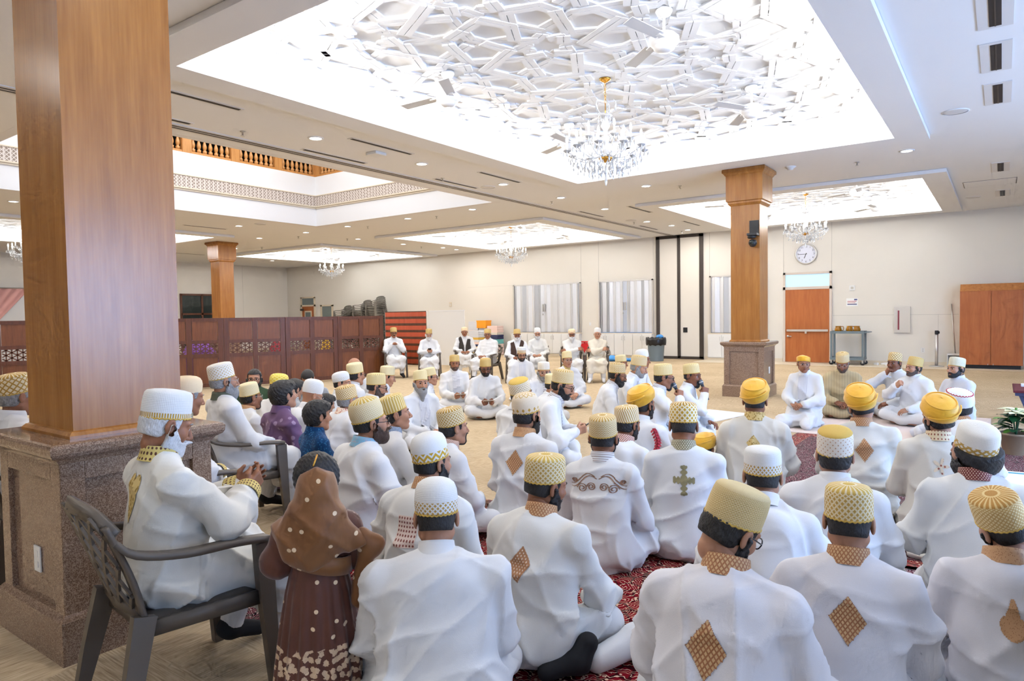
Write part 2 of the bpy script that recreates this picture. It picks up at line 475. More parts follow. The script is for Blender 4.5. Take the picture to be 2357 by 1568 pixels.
# ceiling slab with openings for the trays and the atrium
FR = .38
holes = [(x0 - FR, x1 + FR, y0 - FR, y1 + FR) for (x0, x1, y0, y1) in TRAYS] + [ATR]
xs = sorted({XL - .3, XR + .3} | {h[0] for h in holes} | {h[1] for h in holes})
ys = sorted({YF - .3, YB + .3} | {h[2] for h in holes} | {h[3] for h in holes})
mb = MB()
for i in range(len(xs) - 1):
    run = None
    for j in range(len(ys) - 1):
        cx, cy = (xs[i] + xs[i + 1]) / 2, (ys[j] + ys[j + 1]) / 2
        inside = any(h[0] < cx < h[1] and h[2] < cy < h[3] for h in holes)
        if not inside:
            if run is None: run = ys[j]
            if j == len(ys) - 2: mb.box((xs[i], run, CEIL), (xs[i + 1], ys[j + 1], CEIL + .12)); run = None
        elif run is not None:
            mb.box((xs[i], run, CEIL), (xs[i + 1], ys[j], CEIL + .12)); run = None
ceiling = struct(mb.build('ceiling', 'ceiling_paint'))

def ring(mb, x0, x1, y0, y1, e0, e1, z0, z1):
    """rectangular ring between the opening grown by e0 and grown by e1"""
    a0, b0, c0, d0 = x0 - e0, x1 + e0, y0 - e0, y1 + e0
    a1, b1, c1, d1 = x0 - e1, x1 + e1, y0 - e1, y1 + e1
    mb.box((a1, c1, z0), (b1, c0, z1)); mb.box((a1, d0, z0), (b1, d1, z1))
    mb.box((a1, c0, z0), (a0, d0, z1)); mb.box((b0, c0, z0), (b1, d0, z1))

# strapwork relief: star polygons on a tiling of octagons and squares, every strap a moulded double band
def strap_segments(W, nx, ny):
    a = W / (1 + math.sqrt(2)); segs = []
    def poly(cx, cy, n, rad, rot, th):
        vs = [(cx + rad * math.cos(rot + 2 * PI * k / n), cy + rad * math.sin(rot + 2 * PI * k / n)) for k in range(n)]
        ms = []
        for k in range(n):
            p, q = vs[k], vs[(k + 1) % n]; m = ((p[0] + q[0]) / 2, (p[1] + q[1]) / 2)
            ang = math.atan2(q[1] - p[1], q[0] - p[0]); ms.append((m, ang))
        for k in range(n):
            (m1, a1), (m2, a2) = ms[k], ms[(k + 1) % n]
            d1 = (math.cos(a1 + th), math.sin(a1 + th)); d2 = (math.cos(a2 + PI - th), math.sin(a2 + PI - th))
            den = d1[0] * d2[1] - d1[1] * d2[0]
            if abs(den) < 1e-6: continue
            s = ((m2[0] - m1[0]) * d2[1] - (m2[1] - m1[1]) * d2[0]) / den
            v = (m1[0] + d1[0] * s, m1[1] + d1[1] * s)
            segs.append((m1, v, k % 2)); segs.append((m2, v, (k + 1) % 2))
    R8 = a / (2 * math.sin(PI / 8)); R4 = a / math.sqrt(2)
    for i in range(-nx, nx + 1):
        for j in range(-ny, ny + 1):
            poly(i * W, j * W, 8, R8, PI / 8, R(62)); poly(i * W, j * W, 8, R8 * .46, 0, R(52))
            poly((i + .5) * W, (j + .5) * W, 4, R4, 0, R(62))
    return segs
def relief_mesh(hx, hy):
    mb = MB(); w = .066
    for (p, q, par) in strap_segments(1.28, 4, 5):
        mx, my = (p[0] + q[0]) / 2, (p[1] + q[1]) / 2
        if abs(mx) > hx or abs(my) > hy: continue
        d = Vector((q[0] - p[0], q[1] - p[1], 0)); L = d.length
        if L < .03: continue
        d.normalize(); nrm = Vector((-d.y, d.x, 0)); th = (.024 if par else .016) + .00035 * (len(mb.f) // 6 * 7 % 41)
        for s in (-1, 1):
            c0 = Vector((p[0], p[1], -th / 2)) + nrm * s * (w / 2 + .004) - d * .03; c1 = Vector((q[0], q[1], -th / 2)) + nrm * s * (w / 2 + .004) + d * .03
            mb.bar(c0, c1, w, th)
    return mb.fix(mb.mesh('relief', 'relief_paint'))
RELIEF = {}
for ti, (x0, x1, y0, y1) in enumerate(TRAYS):
    mb = MB(); ring(mb, x0, x1, y0, y1, 0, FR + .02, CEIL - .07, CEIL - .005); mb.build('tray_frame', 'ceiling_paint', ceiling)
    mb = MB(); ring(mb, x0, x1, y0, y1, .30, .36, CEIL - .01, TRAY_TOP + .05)
    mb.box((x0 - .36, y0 - .36, TRAY_TOP), (x1 + .36, y1 + .36, TRAY_TOP + .08)); mb.build('tray_vault', 'tray_paint', ceiling)
    mb = MB(); ring(mb, x0, x1, y0, y1, .15, .19, CEIL - .006, CEIL + .02); mb.build('cove_strip', 'strip_led', ceiling)
    hx, hy = (x1 - x0) / 2 - .12, (y1 - y0) / 2 - .12
    key = (round(hx, 1), round(hy, 1))
    if ti == 5: continue
    if key not in RELIEF: RELIEF[key] = relief_mesh(hx, hy)
    o = link('strapwork_relief', RELIEF[key], ceiling, ((x0 + x1) / 2, (y0 + y1) / 2, TRAY_TOP + .004)); o['kind'] = 'stuff'

# atrium: fascia walls rising from the opening, frieze band and railing above
ax0, ax1, ay0, ay1 = ATR
mb = MB()
for zz0, zz1 in ((CEIL - .001, 5.33),):
    mb.box((ax0 - .15, ay0 - .15, zz0), (ax0 + .006, ay1 + .15, zz1)); mb.box((ax0 + .006, ay1 - .006, zz0), (ax1 + .15, ay1 + .15, zz1))
    mb.box((ax1 - .006, ay0 - .15, zz0), (ax1 + .15, ay1 - .006, zz1)); mb.box((ax0 + .006, ay0 - .15, zz0), (ax1 - .006, ay0 + .006, zz1))
fascia = struct(mb.build('wall_atrium', 'fascia_paint'))
mb = MB()
ring(mb, ax0 + .018, ax1 - .018, ay0 + .018, ay1 - .018, 0, .02, 4.53, 4.80); mb.build('frieze_band', 'frieze', fascia)
for (z0, z1, e) in ((4.50, 4.53, .05), (4.46, 4.50, .028), (4.80, 4.825, .03)):
    mb = MB(); ring(mb, ax0 + e, ax1 - e, ay0 + e, ay1 - e, 0, e + .01, z0, z1); mb.build('moulding', 'cream_trim', fascia)
# upper floor behind the railing
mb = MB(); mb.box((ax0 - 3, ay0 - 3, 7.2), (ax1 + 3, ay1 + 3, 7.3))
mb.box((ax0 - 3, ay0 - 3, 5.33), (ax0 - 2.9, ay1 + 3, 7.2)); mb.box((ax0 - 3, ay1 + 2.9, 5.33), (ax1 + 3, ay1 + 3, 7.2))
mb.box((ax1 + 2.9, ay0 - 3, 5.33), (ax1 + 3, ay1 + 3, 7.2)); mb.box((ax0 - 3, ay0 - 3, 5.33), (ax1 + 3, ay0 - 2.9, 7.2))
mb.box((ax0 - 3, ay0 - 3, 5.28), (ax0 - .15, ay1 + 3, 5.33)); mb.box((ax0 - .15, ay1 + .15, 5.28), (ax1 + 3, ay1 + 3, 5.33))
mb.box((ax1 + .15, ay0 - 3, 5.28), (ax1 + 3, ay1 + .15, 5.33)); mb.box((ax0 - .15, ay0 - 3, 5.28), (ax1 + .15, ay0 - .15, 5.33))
struct(mb.build('wall_gallery', 'dark_void'))  # near-black colour stands in for the shade inside the gallery
bal = MB().lathe([(.022, 0), (.05, 0), (.05, .07), (.026, .08), (.036, .10), (.05, .15), (.048, .19), (.028, .26), (.022, .30), (.034, .31), (.034, .33), (.028, .34), (.026, .80), (.034, .82), (.034, .92), (.01, .92)], 8)
bal_me = bal.fix(bal.mesh('baluster', 'baluster_wood', True))
def railing(a, b, label):
    a = Vector(a); b = Vector(b); L = (b - a).length; d = (b - a) / L
    t = thing('gallery_railing', label, 'railing', a, math.atan2(d.y, d.x))
    MB().box((-.06, -.06, 0), (L + .06, .06, .055)).build('bottom_rail', 'baluster_wood', t)
    MB().box((-.06, -.05, .97), (L + .06, .05, 1.04)).build('handrail', 'baluster_wood', t)
    n = max(1, round(L / 1.3)); st = L / n
    for i in range(n + 1): MB().box((i * st - .11, -.075, 0), (i * st + .11, .075, 1.08)).build('newel_post', 'baluster_wood', t)
    for i in range(n):
        for k in range(7): link('baluster', bal_me, t, (i * st + .11 + (st - .22) * (k + .5) / 7, 0, .055))
railing((ax0 - .07, ay1 + .07, 5.33), (ax0 - .07, ay0, 5.33), 'turned wooden gallery railing along the long side of atrium')
railing((ax0 + .05, ay1 + .07, 5.33), (ax1, ay1 + .07, 5.33), 'turned wooden gallery railing across the end of atrium')

# walls
W = .2
mb = MB(); mb.box((XL - W, YB, 0), (XR + W, YB + W, CEIL)); wall_back = struct(mb.build('wall_back', 'wall_cream'))
wall_left = struct(MB().box((XL - W, YF - W, 0), (XL, YB, CEIL)).build('wall_left', 'wall_cream'))
struct(MB().box((XL - W, YF - W, 0), (XR + W, YF, CEIL)).build('wall_front', 'wall_cream'))
wr = MB(); wr.box((XR, YF, 0), (XR + W, YB, .65)); wr.box((XR, YF, 2.85), (XR + W, YB, CEIL))
wy = [(-5.3, -2.7), (-.8, 1.8), (3.7, 6.3), (8.2, 10.8)]; prev = YF
for a, b in wy: wr.box((XR, prev, .65), (XR + W, a, 2.85)); prev = b
wr.box((XR, prev, .65), (XR + W, YB, 2.85)); struct(wr.build('wall_right', 'wall_cream'))
for i, (a, b) in enumerate(wy):
    o = MB().box((XR + .02, a, .65), (XR + .06, b, 2.85)).build('window_%d' % (i + 5), 'glass_grey'); struct(o)
    mb = MB(); m = (a + b) / 2
    for yy in (a, m, b): mb.box((XR, yy - .03, .65), (XR + .1, yy + .03, 2.85))
    for zz in (.65, 2.85): mb.box((XR, a, zz - .03), (XR + .1, b, zz + .03))
    mb.build('window_frame', 'white_enamel', o)
    if i < 2:
        for k in range(22): MB().box((XR - .03, a, .68 + k * .1), (XR - .026, b, .775 + k * .1)).build('slat', 'white_plastic', o)  # unseen blind slats, added to go with the dimmed window lamps
struct(MB().box((XL, YB - .015, 0), (-9.26, YB, .1)).build('baseboard_back', 'cream_trim'))
for a, b in ((-7.64, -5.26), (-3.9, XR)): struct(MB().box((a, YB - .015, 0), (b, YB, .1)).build('baseboard_back', 'cream_trim'))
struct(MB().box((XL, YF, 0), (XL + .015, YB - .015, .1)).build('baseboard_left', 'cream_trim'))
# hard strip of floor along the back wall
struct(MB().box((-7.6, YB - 1.15, 0), (XR, YB - .016, .004)).build('trim_1', 'cream_trim'))
# panel joints of the back wall
for x in (-12.1, -11.4, -9.36, -7.46, -5.24, -3.93):
    MB().box((x - .006, YB - .003, 2.62), (x + .006, YB, CEIL)).build('wall_joint', 'joint_grey', wall_back)
MB().box((-3.9, YB - .003, 1.35), (-.9, YB, 1.36)).build('wall_joint', 'joint_grey', wall_back)
for x in (-5.24, -1.35): MB().box((x - .004, YB - .003, .1), (x + .004, YB, 1.35)).build('wall_joint', 'joint_grey', wall_back)
MB().box((-17.3, YB - .003, 2.62), (-15.1, YB, 2.626)).build('wall_joint', 'joint_grey', wall_back)
# track of the folding partition across the ceiling
tr = struct(MB().box((-8.78, YF, CEIL - .012), (-8.56, YB, CEIL)).build('trim_2', 'slot_frame'))
for x in (-8.71, -8.63): MB().box((x - .018, YF, CEIL - .016), (x + .018, YB - .02, CEIL - .011)).build('track_groove', 'dark_frame', tr)

# door with transom
fr = MB()
x0, x1 = -5.24, -3.92
fr.box((x0, YB - .05, 0), (x0 + .06, YB, 2.62)); fr.box((x1 - .06, YB - .05, 0), (x1, YB, 2.62)); fr.box((x0, YB - .05, 2.56), (x1, YB, 2.62)); fr.box((x0, YB - .05, 2.12), (x1, YB, 2.2))
dr = struct(fr.build('door_1', 'door_frame_paint'))
MB().box((x0 + .06, YB - .035, .01), (x1 - .06, YB - .001, 2.12)).build('door_leaf', 'door_wood', dr)
MB().box((x0 + .06, YB - .02, 2.2), (x1 - .06, YB - .001, 2.56)).build('transom_pane', 'transom_glass', dr)
mb = MB(); mb.box((x0 + .11, YB - .1, .90), (x1 - .09, YB - .075, .96))
for x in (x0 + .14, x1 - .14): mb.box((x - .03, YB - .08, .9), (x + .03, YB - .03, .96))
mb.box((-4.63, YB - .09, .84), (-4.58, YB - .03, .9)); mb.build('push_bar', 'brushed_steel', dr)
mb = MB(); mb.lathe([(.0, 0), (.03, 0), (.03, .02), (.012, .025), (.012, .05)], 12, M=Matrix.Translation((x0 + .13, YB - .03, .76)) @ Matrix.Rotation(PI / 2, 4, 'X'))
mb.tube([(x0 + .13, YB - .08, .76), (x0 + .24, YB - .08, .755)], .011); mb.build('lever_handle', 'brushed_steel', dr)
# folding partition pocket doors with dark frames
px0, px1, pm = -9.24, -7.66, -8.46
mb = MB()
for x, w in ((px0, .12), (pm - .05, .1), (px1 - .12, .12)): mb.box((x, YB - .06, .03), (x + w, YB, CEIL - .02))
for z0, z1 in ((.0, .09), (CEIL - .1, CEIL - .01)): mb.box((px0, YB - .06, z0), (px1, YB, z1))
pd = struct(mb.build('door_2', 'dark_frame'))
for a, b in ((px0 + .12, pm - .05), (pm + .05, px1 - .12)): MB().box((a, YB - .04, .09), (b, YB - .002, CEIL - .1)).build('door_leaf', 'wall_cream', pd)
MB().box((-8.32, YB - .055, .86), (-8.18, YB - .04, 1.02)).build('flush_pull', 'black_plastic', pd)
# far doors at the left end of the back wall
fr = MB()
for x in (-27.78, -26.79): fr.box((x - .05, YB - .04, 0), (x + .05, YB, 2.5))
fr.box((-27.83, YB - .04, 2.45), (-26.74, YB, 2.53)); fr.box((-27.83, YB - .04, 2.06), (-26.74, YB, 2.14))
d3 = struct(fr.build('door_3', 'cream_trim'))
MB().box((-27.73, YB - .02, 0), (-26.84, YB, 2.06)).build('door_leaf', 'door_wood', d3)
MB().box((-27.73, YB - .015, 2.14), (-26.84, YB, 2.45)).build('transom_pane', 'glass_grey', d3)
mb = MB(); mb.box((-27.55, YB - .03, 1.2), (-27.02, YB - .021, 1.85)); g = mb.build('window_trim', 'cream_trim', d3)
MB().box((-27.48, YB - .034, 1.27), (-27.09, YB - .03, 1.78)).build('pane', 'glass_grey', g)
MB().box((-27.8, YB - .1, 1.86), (-27.6, YB - .02, 1.95)).build('door_closer', 'dark_frame', d3)
fr = MB()
for x in (-26.3, -25.5): fr.box((x - .06, YB - .03, 0), (x + .06, YB, 2.1))
fr.box((-26.36, YB - .03, 2.04), (-25.44, YB, 2.12)); d4 = struct(fr.build('door_4', 'cream_trim'))
MB().box((-26.24, YB - .015, 0), (-25.56, YB, 2.04)).build('door_leaf', 'glass_grey', d4)
# dark window in the far left wall, with frame
wn = struct(MB().box((XL, 15.6, .1), (XL + .02, 17.5, 2.6)).build('window_4', 'glass_dark'))
mb = MB()
for y in (15.6, 16.55, 17.5): mb.box((XL, y - .04, .1), (XL + .06, y + .04, 2.64))
for z in (.1, 1.75, 2.6): mb.box((XL, 15.6, z - .04), (XL + .06, 17.5, z + .04))
mb.build('window_frame', 'screen_frame', wn)
for y in (14.6, 18.6): MB().box((XL, y - .006, 0), (XL + .003, y + .006, CEIL)).build('wall_joint', 'joint_grey', wall_left)

# shuttered windows and the white cabinets below them
def window(n, x0, x1, z0=.86, z1=2.59):
    mb = MB()
    mb.box((x0 - .04, YB - .05, z0 - .02), (x0 + .01, YB, z1 + .04)); mb.box((x1 - .01, YB - .05, z0 - .02), (x1 + .04, YB, z1 + .04)); mb.box((x0 - .04, YB - .05, z1), (x1 + .04, YB, z1 + .04))
    w = struct(mb.build('window_%d' % n, 'brushed_steel'))
    N = max(8, round((x1 - x0) / .135)); st = (x1 - x0) / N; rnd = random.Random(n)
    for i in range(N):
        a = 1 if i % 2 else -1; cx = x0 + (i + .5) * st; ang = a * R(rnd.uniform(16, 34))
        M = Matrix.Translation((cx, YB - .03, 0)) @ Matrix.Rotation(ang, 4, 'Z')
        MB().box((-st * .53, -.004, z0), (st * .53, .004, z1), M).build('slat', 'shutter_metal' if rnd.random() < .7 else 'shutter_metal_b', w)
    m = (x0 + x1) / 2 + rnd.uniform(-.1, .15)
    for s in (-.035, .045):
        MB().box((m + s - .014, YB - .085, z0 + .75), (m + s + .014, YB - .05, z0 + 1.02)).build('handle', 'steel', w)
    MB().box((m - .05, YB - .08, z0 + .62), (m - .02, YB - .05, z0 + .68)).build('latch', 'steel', w)
    MB().box((x0 - .08, YB - .12, z0 - .05), (x1 + .08, YB, z0 - .02)).build('window_sill', 'cream_trim', w)
    MB().box((x0, YB - .1, z0 - .019), (x1, YB - .02, z0 - .008)).build('sill_channel', 'blue_bag' if n == 2 else 'steel', w)
WINS = ((1, -15.0, -12.15, 4), (2, -11.36, -9.4, 3), (3, -7.42, -5.75, 2))
for n, x0, x1, k in WINS:
    window(n, x0, x1); st = (x1 - x0 + .1) / k
    for i in range(k):
        a = x0 - .05 + i * st; b = a + st
        pos = ('first', 'second', 'third', 'fourth')[i] + (' white cabinet counted from the chairs' if 0 else ' white base cabinet from the striped cloth end')
        t = thing('base_cabinet', '%s under the %s shuttered window' % (pos, ('widest', 'middle', 'pillar-side')[n - 1]), 'cabinet', ((a + b) / 2, YB - .13, 0), 0, 'white base cabinets under the shuttered windows')
        h = .81; w = st / 2
        MB().box((-w + .003, -.04, .08), (w - .003, .129, h)).build('body', 'cabinet_white', t)
        MB().box((-w + .003, -.02, 0), (w - .003, .129, .08)).build('plinth', 'cream_trim', t)
        for s in (-1, 1):
            lo, hi = sorted((s * .004, s * (w - .008)))
            d = MB().box((lo, -.06, .1), (hi, -.041, h - .02)).build('cabinet_door', 'cabinet_white', t)
            mb = MB(); mb.tube([(s * .05, -.06, .60), (s * .05, -.085, .61), (s * .05, -.085, .72), (s * .05, -.06, .73)], .007, 6); mb.build('handle', 'brushed_steel', d)

# ---------------------------------------------------------------- columns (granite pedestal, maple shaft, capital)
def column(name, cx, cy, label, outlet=None):
    t = thing(name, label, 'column', (cx, cy, 0)); t['kind'] = 'thing'
    hw = .37
    mb = MB()
    core = hw - .045
    mb.box((-core, -core, 0), (core, core, .90))
    mb.build('pedestal_core', 'granite', t)
    # stiles and rails leave a recessed panel on every face
    mb = MB(); f = hw - .022
    for a in range(4):
        M = Matrix.Rotation(a * PI / 2, 4, 'Z')
        mb.box((-f + .003, -f, .20), (-f + .10, -core + .01, .90), M); mb.box((f - .10, -f, .20), (f - .003, -core + .01, .90), M)
        mb.box((-f + .10, -f, .80), (f - .10, -core + .01, .90), M)
    mb.build('pedestal_frame', 'granite', t, bevel=.004)
    prof = [(hw + .0, 0), (hw + .0, .19), (hw - .012, .205), (hw - .022, .215)]
    mb = MB()
    def sq(profile):
        n = len(profile); vs = []; fs = []
        for (r, z) in profile: vs += [(-r, -r, z), (r, -r, z), (r, r, z), (-r, r, z)]
        for i in range(n - 1):
            for k in range(4): fs.append((i * 4 + k, i * 4 + (k + 1) % 4, i * 4 + 4 + (k + 1) % 4, i * 4 + 4 + k))
        fs.append((3, 2, 1, 0)); fs.append(tuple((n - 1) * 4 + k for k in range(4)))
        mb.add(vs, fs)
    sq(prof); mb.build('plinth', 'granite', t)
    mb = MB(); sq([(hw - .02, .88), (hw - .005, .90), (hw + .02, .915), (hw + .028, .93), (hw + .03, .955), (hw + .022, .968), (hw + .008, .972)]); mb.build('pedestal_cap', 'granite', t)
    mb = MB(); sq([(.275, .97), (.275, .985), (.262, 1.0), (.25, 1.005)]); mb.build('base_moulding', 'maple', t)
    mb = MB(); s = .25; mb.box((-s, -s, 1.0), (s, s, 3.42)); mb.build('shaft', 'maple', t)
    mb = MB(); sq([(.255, 3.36), (.275, 3.38), (.29, 3.40), (.29, 3.43), (.315, 3.44), (.315, 3.88), (.335, 3.90), (.345, 3.92), (.37, 3.94), (.37, 3.985), (.36, 4.0)]); mb.build('capital', 'maple', t)
    if outlet:
        M = Matrix.Translation((outlet[0], outlet[1], outlet[2])) @ Matrix.Rotation(outlet[3], 4, 'Z')
        o = MB().box((-.035, -.008, -.06), (.035, 0, .06), M).build('outlet_plate', 'white_plastic', t, bevel=.003)
        mb = MB()
        for z in (-.025, .025): mb.box((-.014, -.010, z - .014), (.014, -.007, z + .014), M)
        mb.build('socket', 'cabinet_white', o)
    return t
column('column', -3.65, 1.57, 'big maple-clad column on granite pedestal beside seated old man', (0.02, -.326, .40, 0))
cR = column('column', -3.66, 12.36, 'maple-clad column carrying a black camera, granite pedestal', (.326, .05, .46, PI / 2))
column('column', -20.7, 12.6, 'maple-clad column rising behind the wooden screens')
# camera on the right column
t = thing('video_camera', 'black pan-tilt camera on bracket fixed to column', 'camera', (-3.50, 12.11, 2.86))
MB().box((-.08, -.02, -.02), (.08, 0, .22)).build('bracket', 'black_plastic', t, bevel=.004)
MB().box((-.085, -.16, -.05), (.085, 0, -.01)).build('shelf', 'black_plastic', t, bevel=.004)
mb = MB(); mb.lathe([(.0, -.045), (.06, -.04), (.075, -.02), (.07, 0), (.05, .012), (0, .012)], 16, (-.02, -.08, -.055)); mb.build('base', 'black_plastic', t, True)
mb = MB(); mb.lathe([(0, -.075), (.04, -.066), (.065, -.03), (.07, 0), (.055, .045), (.0, .06)], 16, (0, -.09, -.17)); hd = mb.build('head', 'black_plastic', t, True)
mb = MB(); mb.lathe([(0, 0), (.038, 0), (.042, .02), (.03, .03), (0, .03)], 14, M=Matrix.Translation((0, -.14, -.17)) @ Matrix.Rotation(PI / 2, 4, 'X')); mb.build('lens', 'glass_dark', hd, True)

# ---------------------------------------------------------------- wooden screens
def lattice_mesh(w, h):
    mb = MB(); s = .10
    for ang in (R(30), R(90), R(150)):
        d = Vector((math.cos(ang), 0, math.sin(ang))); n = Vector((-math.sin(ang), 0, math.cos(ang)))
        k = -14
        while k <= 14:
            for off in (0.0,):
                c = n * (k * s * .866 + off)
                ts = []
                for axis, lim in ((0, w / 2), (2, h / 2)):
                    if abs(d[axis]) > 1e-6: ts.append(sorted(((-lim - c[axis]) / d[axis], (lim - c[axis]) / d[axis])))
                    elif abs(c[axis]) > lim: ts.append((1, 0))
                a = max(x[0] for x in ts); b = min(x[1] for x in ts)
                if b - a > .02: mb.bar(c + d * a, c + d * b, .020, .012, up=(0, 1, 0))
            k += 1
    return mb.fix(mb.mesh('lattice', 'screen_frame'))
LAT = lattice_mesh(.47, .235)
pw, zs = .476, None
PAN_U = MB().box((-pw / 2, -.008, 1.05), (pw / 2, .008, 1.46)); PAN_U = PAN_U.fix(PAN_U.mesh('panel', 'screen_wood'))
PAN_L = MB().box((-pw / 2, -.008, .12), (pw / 2, .008, .68)); PAN_L = PAN_L.fix(PAN_L.mesh('panel', 'screen_wood'))
fmb = MB()
for x in (-.60, 0, .60): fmb.box((x - .055, -.025, .0), (x + .055, .025, 1.53))
FRM_S = fmb.fix(fmb.mesh('stile', 'screen_frame'))
def screen(a, b, label):
    a = Vector((*a, 0)); b = Vector((*b, 0)); d = b - a; L = d.length
    t = thing('wooden_screen', label, 'screen', (a + b) / 2, math.atan2(d.y, d.x), 'row of wooden lattice screens'); t.scale = (L / 1.315, 1, 1)
    for x in (-.60, 0, .60): MB().box((x - .055, -.025, .0), (x + .055, .025, 1.53)).build('stile', 'screen_frame', t, bevel=.004)
    for z0, z1 in ((.04, .12), (.68, .76), (.98, 1.05), (1.46, 1.53)):
        for x in (-.3, .3): MB().box((x - .245, -.022, z0), (x + .245, .022, z1)).build('rail', 'screen_frame', t)
    for x in (-.3, .3):
        link('panel', PAN_U, t, (x, 0, 0)); link('panel', PAN_L, t, (x, 0, 0)); link('lattice', LAT, t, (x, 0, .87))
pts = [(-15.75, 3.45), (-15.45, 4.7), (-15.0, 5.95), (-14.40, 7.15), (-13.76, 8.36), (-13.19, 9.52), (-12.84, 10.72), (-12.52, 11.89)]
for i, (a, b) in enumerate(zip(pts, pts[1:])):
    screen(a, b, ('dark wooden lattice screen, %s of its row counted from the seated man with moustache' % ('seventh', 'sixth', 'fifth', 'fourth', 'third', 'second', 'first')[i]))

# ---------------------------------------------------------------- ceiling fixtures
def downlight_proto():
    t = thing('downlight', 'round recessed downlight glowing in the beige ceiling', 'ceiling light', (0, 0, 0), 0, 'recessed downlights in the ceiling')
    mb = MB(); mb.lathe([(.11, .0), (.11, -.006), (.085, -.012), (.08, -.004), (.08, 0)], 20, caps=False); mb.build('trim_ring', 'white_enamel', t, True)
    mb = MB(); mb.lathe([(.0, -.005), (.083, -.005)], 20, caps=False); mb.build('lens', 'down_lens', t)
    return t
DL = [(-7.77, 6.19), (-7.74, 8.29), (-7.75, 10.55), (-7.69, 12.55), (-5.70, 12.50), (-1.24, 12.45), (-10.13, 12.55), (-14.58, 12.62), (-12.31, 12.63), (-18.68, 12.64), (-16.63, 10.64), (-16.50, 12.71),
      (-7.71, 14.58), (-7.89, 17.34), (-7.70, 18.60), (-7.73, 19.91), (-16.68, 14.85), (-16.76, 16.95), (-16.57, 18.80), (-16.70, 19.7), (-25.55, 17.89), (-25.5, 15.6), (-25.5, 12.7), (-22.0, 13.9),
      (-7.75, 3.9), (-7.75, 1.6), (-7.75, -.8), (-5.6, 1.9), (-2.0, 1.9), (-.1, 5.2), (2.2, 2.0), (2.2, 7.0), (2.2, 12.5), (2.2, 17.5), (-10.1, 1.9), (-14.6, 1.9), (-18.7, 1.9), (-16.6, 5.5), (-16.6, 8.0)]
p = downlight_proto()
for i, (x, y) in enumerate(DL):
    o = p if i == 0 else dup(p)
    o.location = (x, y, CEIL)
    o['label'] = 'round recessed downlight ' + ('in row beside the partition track' if -9 < x < -5.5 else 'in row between atrium end and far trays' if y < 13.3 and x < -9 and y > 12 else 'near the trays behind the wooden screens' if x < -15 else 'on the side of the wardrobe wall')
    d = bpy.data.lights.new('downlight_beam', 'AREA'); d.shape = 'DISK'; d.size = .15; d.energy = DOWN_W; d.color = (1, .95, .89)
    l = bpy.data.objects.new('downlight_beam', d); COL.objects.link(l); l.location = (x, y, CEIL - .02)
def slot_proto():
    t = thing('slot_diffuser', 'long black slot diffuser set flush in the ceiling', 'air vent', (0, 0, 0), 0, 'slot diffusers in the ceiling')
    MB().box((-.055, -.62, -.006), (.055, .62, 0)).build('frame', 'slot_frame', t)
    MB().box((-.025, -.59, -.009), (.025, .59, -.005)).build('slot', 'black_slot', t)
    return t
p = slot_proto()
SL = [(-7.12, 4.2), (-7.12, 7.1), (-7.12, 10.0), (-8.42, 4.15), (-8.41, 7.07), (-8.38, 9.93), (-8.35, 15.1), (-7.09, 15.2), (-8.4, 18.6), (-7.08, 18.55), (-16.0, 15.9), (-16.0, 19.0), (-17.5, 10.2), (-17.5, 7.6), (-25.0, 13.9), (-18.6, 15.6), (-18.5, 19.0)]
for i, (x, y) in enumerate(SL):
    o = p if i == 0 else dup(p)
    o.location = (x - (.28 if x == -7.12 else 0), y, CEIL)
    o['label'] = 'long black slot diffuser ' + ('beside the large carved tray' if x > -7.5 and y < 12 else 'next to the partition track' if -9 < x < -8 and y < 12 else 'close to the folding partition doors' if x > -9 else 'in ceiling behind the wooden screens')
def sprinkler_proto():
    t = thing('sprinkler', 'small pendent fire sprinkler head under the ceiling', 'sprinkler', (0, 0, 0), 0, 'fire sprinklers under the ceiling')
    mb = MB(); mb.lathe([(.035, 0), (.035, -.006), (.012, -.012), (.012, -.05), (.008, -.05)], 12); mb.build('body', 'steel', t, True)
    mb = MB(); mb.lathe([(.0, -.062), (.028, -.062), (.028, -.056), (0, -.056)], 12); mb.build('deflector', 'brushed_steel', t)
    return t
p = sprinkler_proto()
for i, (x, y) in enumerate([(-8.24, 5.37), (-8.25, 9.38), (-5.18, 12.94), (-2.01, 12.85), (-8.11, 12.85), (-11.51, 12.83), (-8.2, 17.2), (-8.0, 20.1), (-14.2, 13.0), (-17.5, 13.2), (-16.9, 14.6), (-16.9, 18.0), (-21.0, 14.3)]):
    o = p if i == 0 else dup(p)
    o.location = (x, y, CEIL)
for x, y, lb in ((-7.75, 7.30, 'white square wireless access point on ceiling'),):
    t = thing('access_point', lb, 'access point', (x, y, CEIL)); MB().box((-.11, -.11, -.045), (.11, .11, 0)).build('case', 'white_plastic', t, bevel=.012); MB().box((-.08, -.115, -.01), (.08, .115, -.003)).build('mount', 'slot_frame', t)
p = None
for x, y in ((-8.15, 10.6), (-.5, 10.4), (-8.1, 16.8), (-15.9, 10.8), (-.55, 18.6)):
    if p is None:
        p = thing('ceiling_speaker', 'round flush ceiling speaker painted like the ceiling', 'speaker', (x, y, CEIL), 0, 'flush ceiling speakers')
        mb = MB(); mb.lathe([(0, -.008), (.10, -.008), (.13, -.006), (.14, 0)], 20, caps=False); mb.build('grille', 'slot_frame', p, True)
        mb = MB(); mb.lathe([(.138, -.009), (.15, -.007), (.15, 0), (.138, 0)], 20, caps=False); mb.build('rim', 'ceiling_paint', p, True)
    else: dup(p, (x, y, CEIL))
t = thing('ceiling_camera', 'small white dome sensor on ceiling beside right column capital', 'sensor', (-3.0, 12.5, CEIL))
mb = MB(); mb.lathe([(.08, 0), (.08, -.02), (.055, -.03), (.05, -.055), (0, -.06)], 16); mb.build('dome', 'white_plastic', t, True)
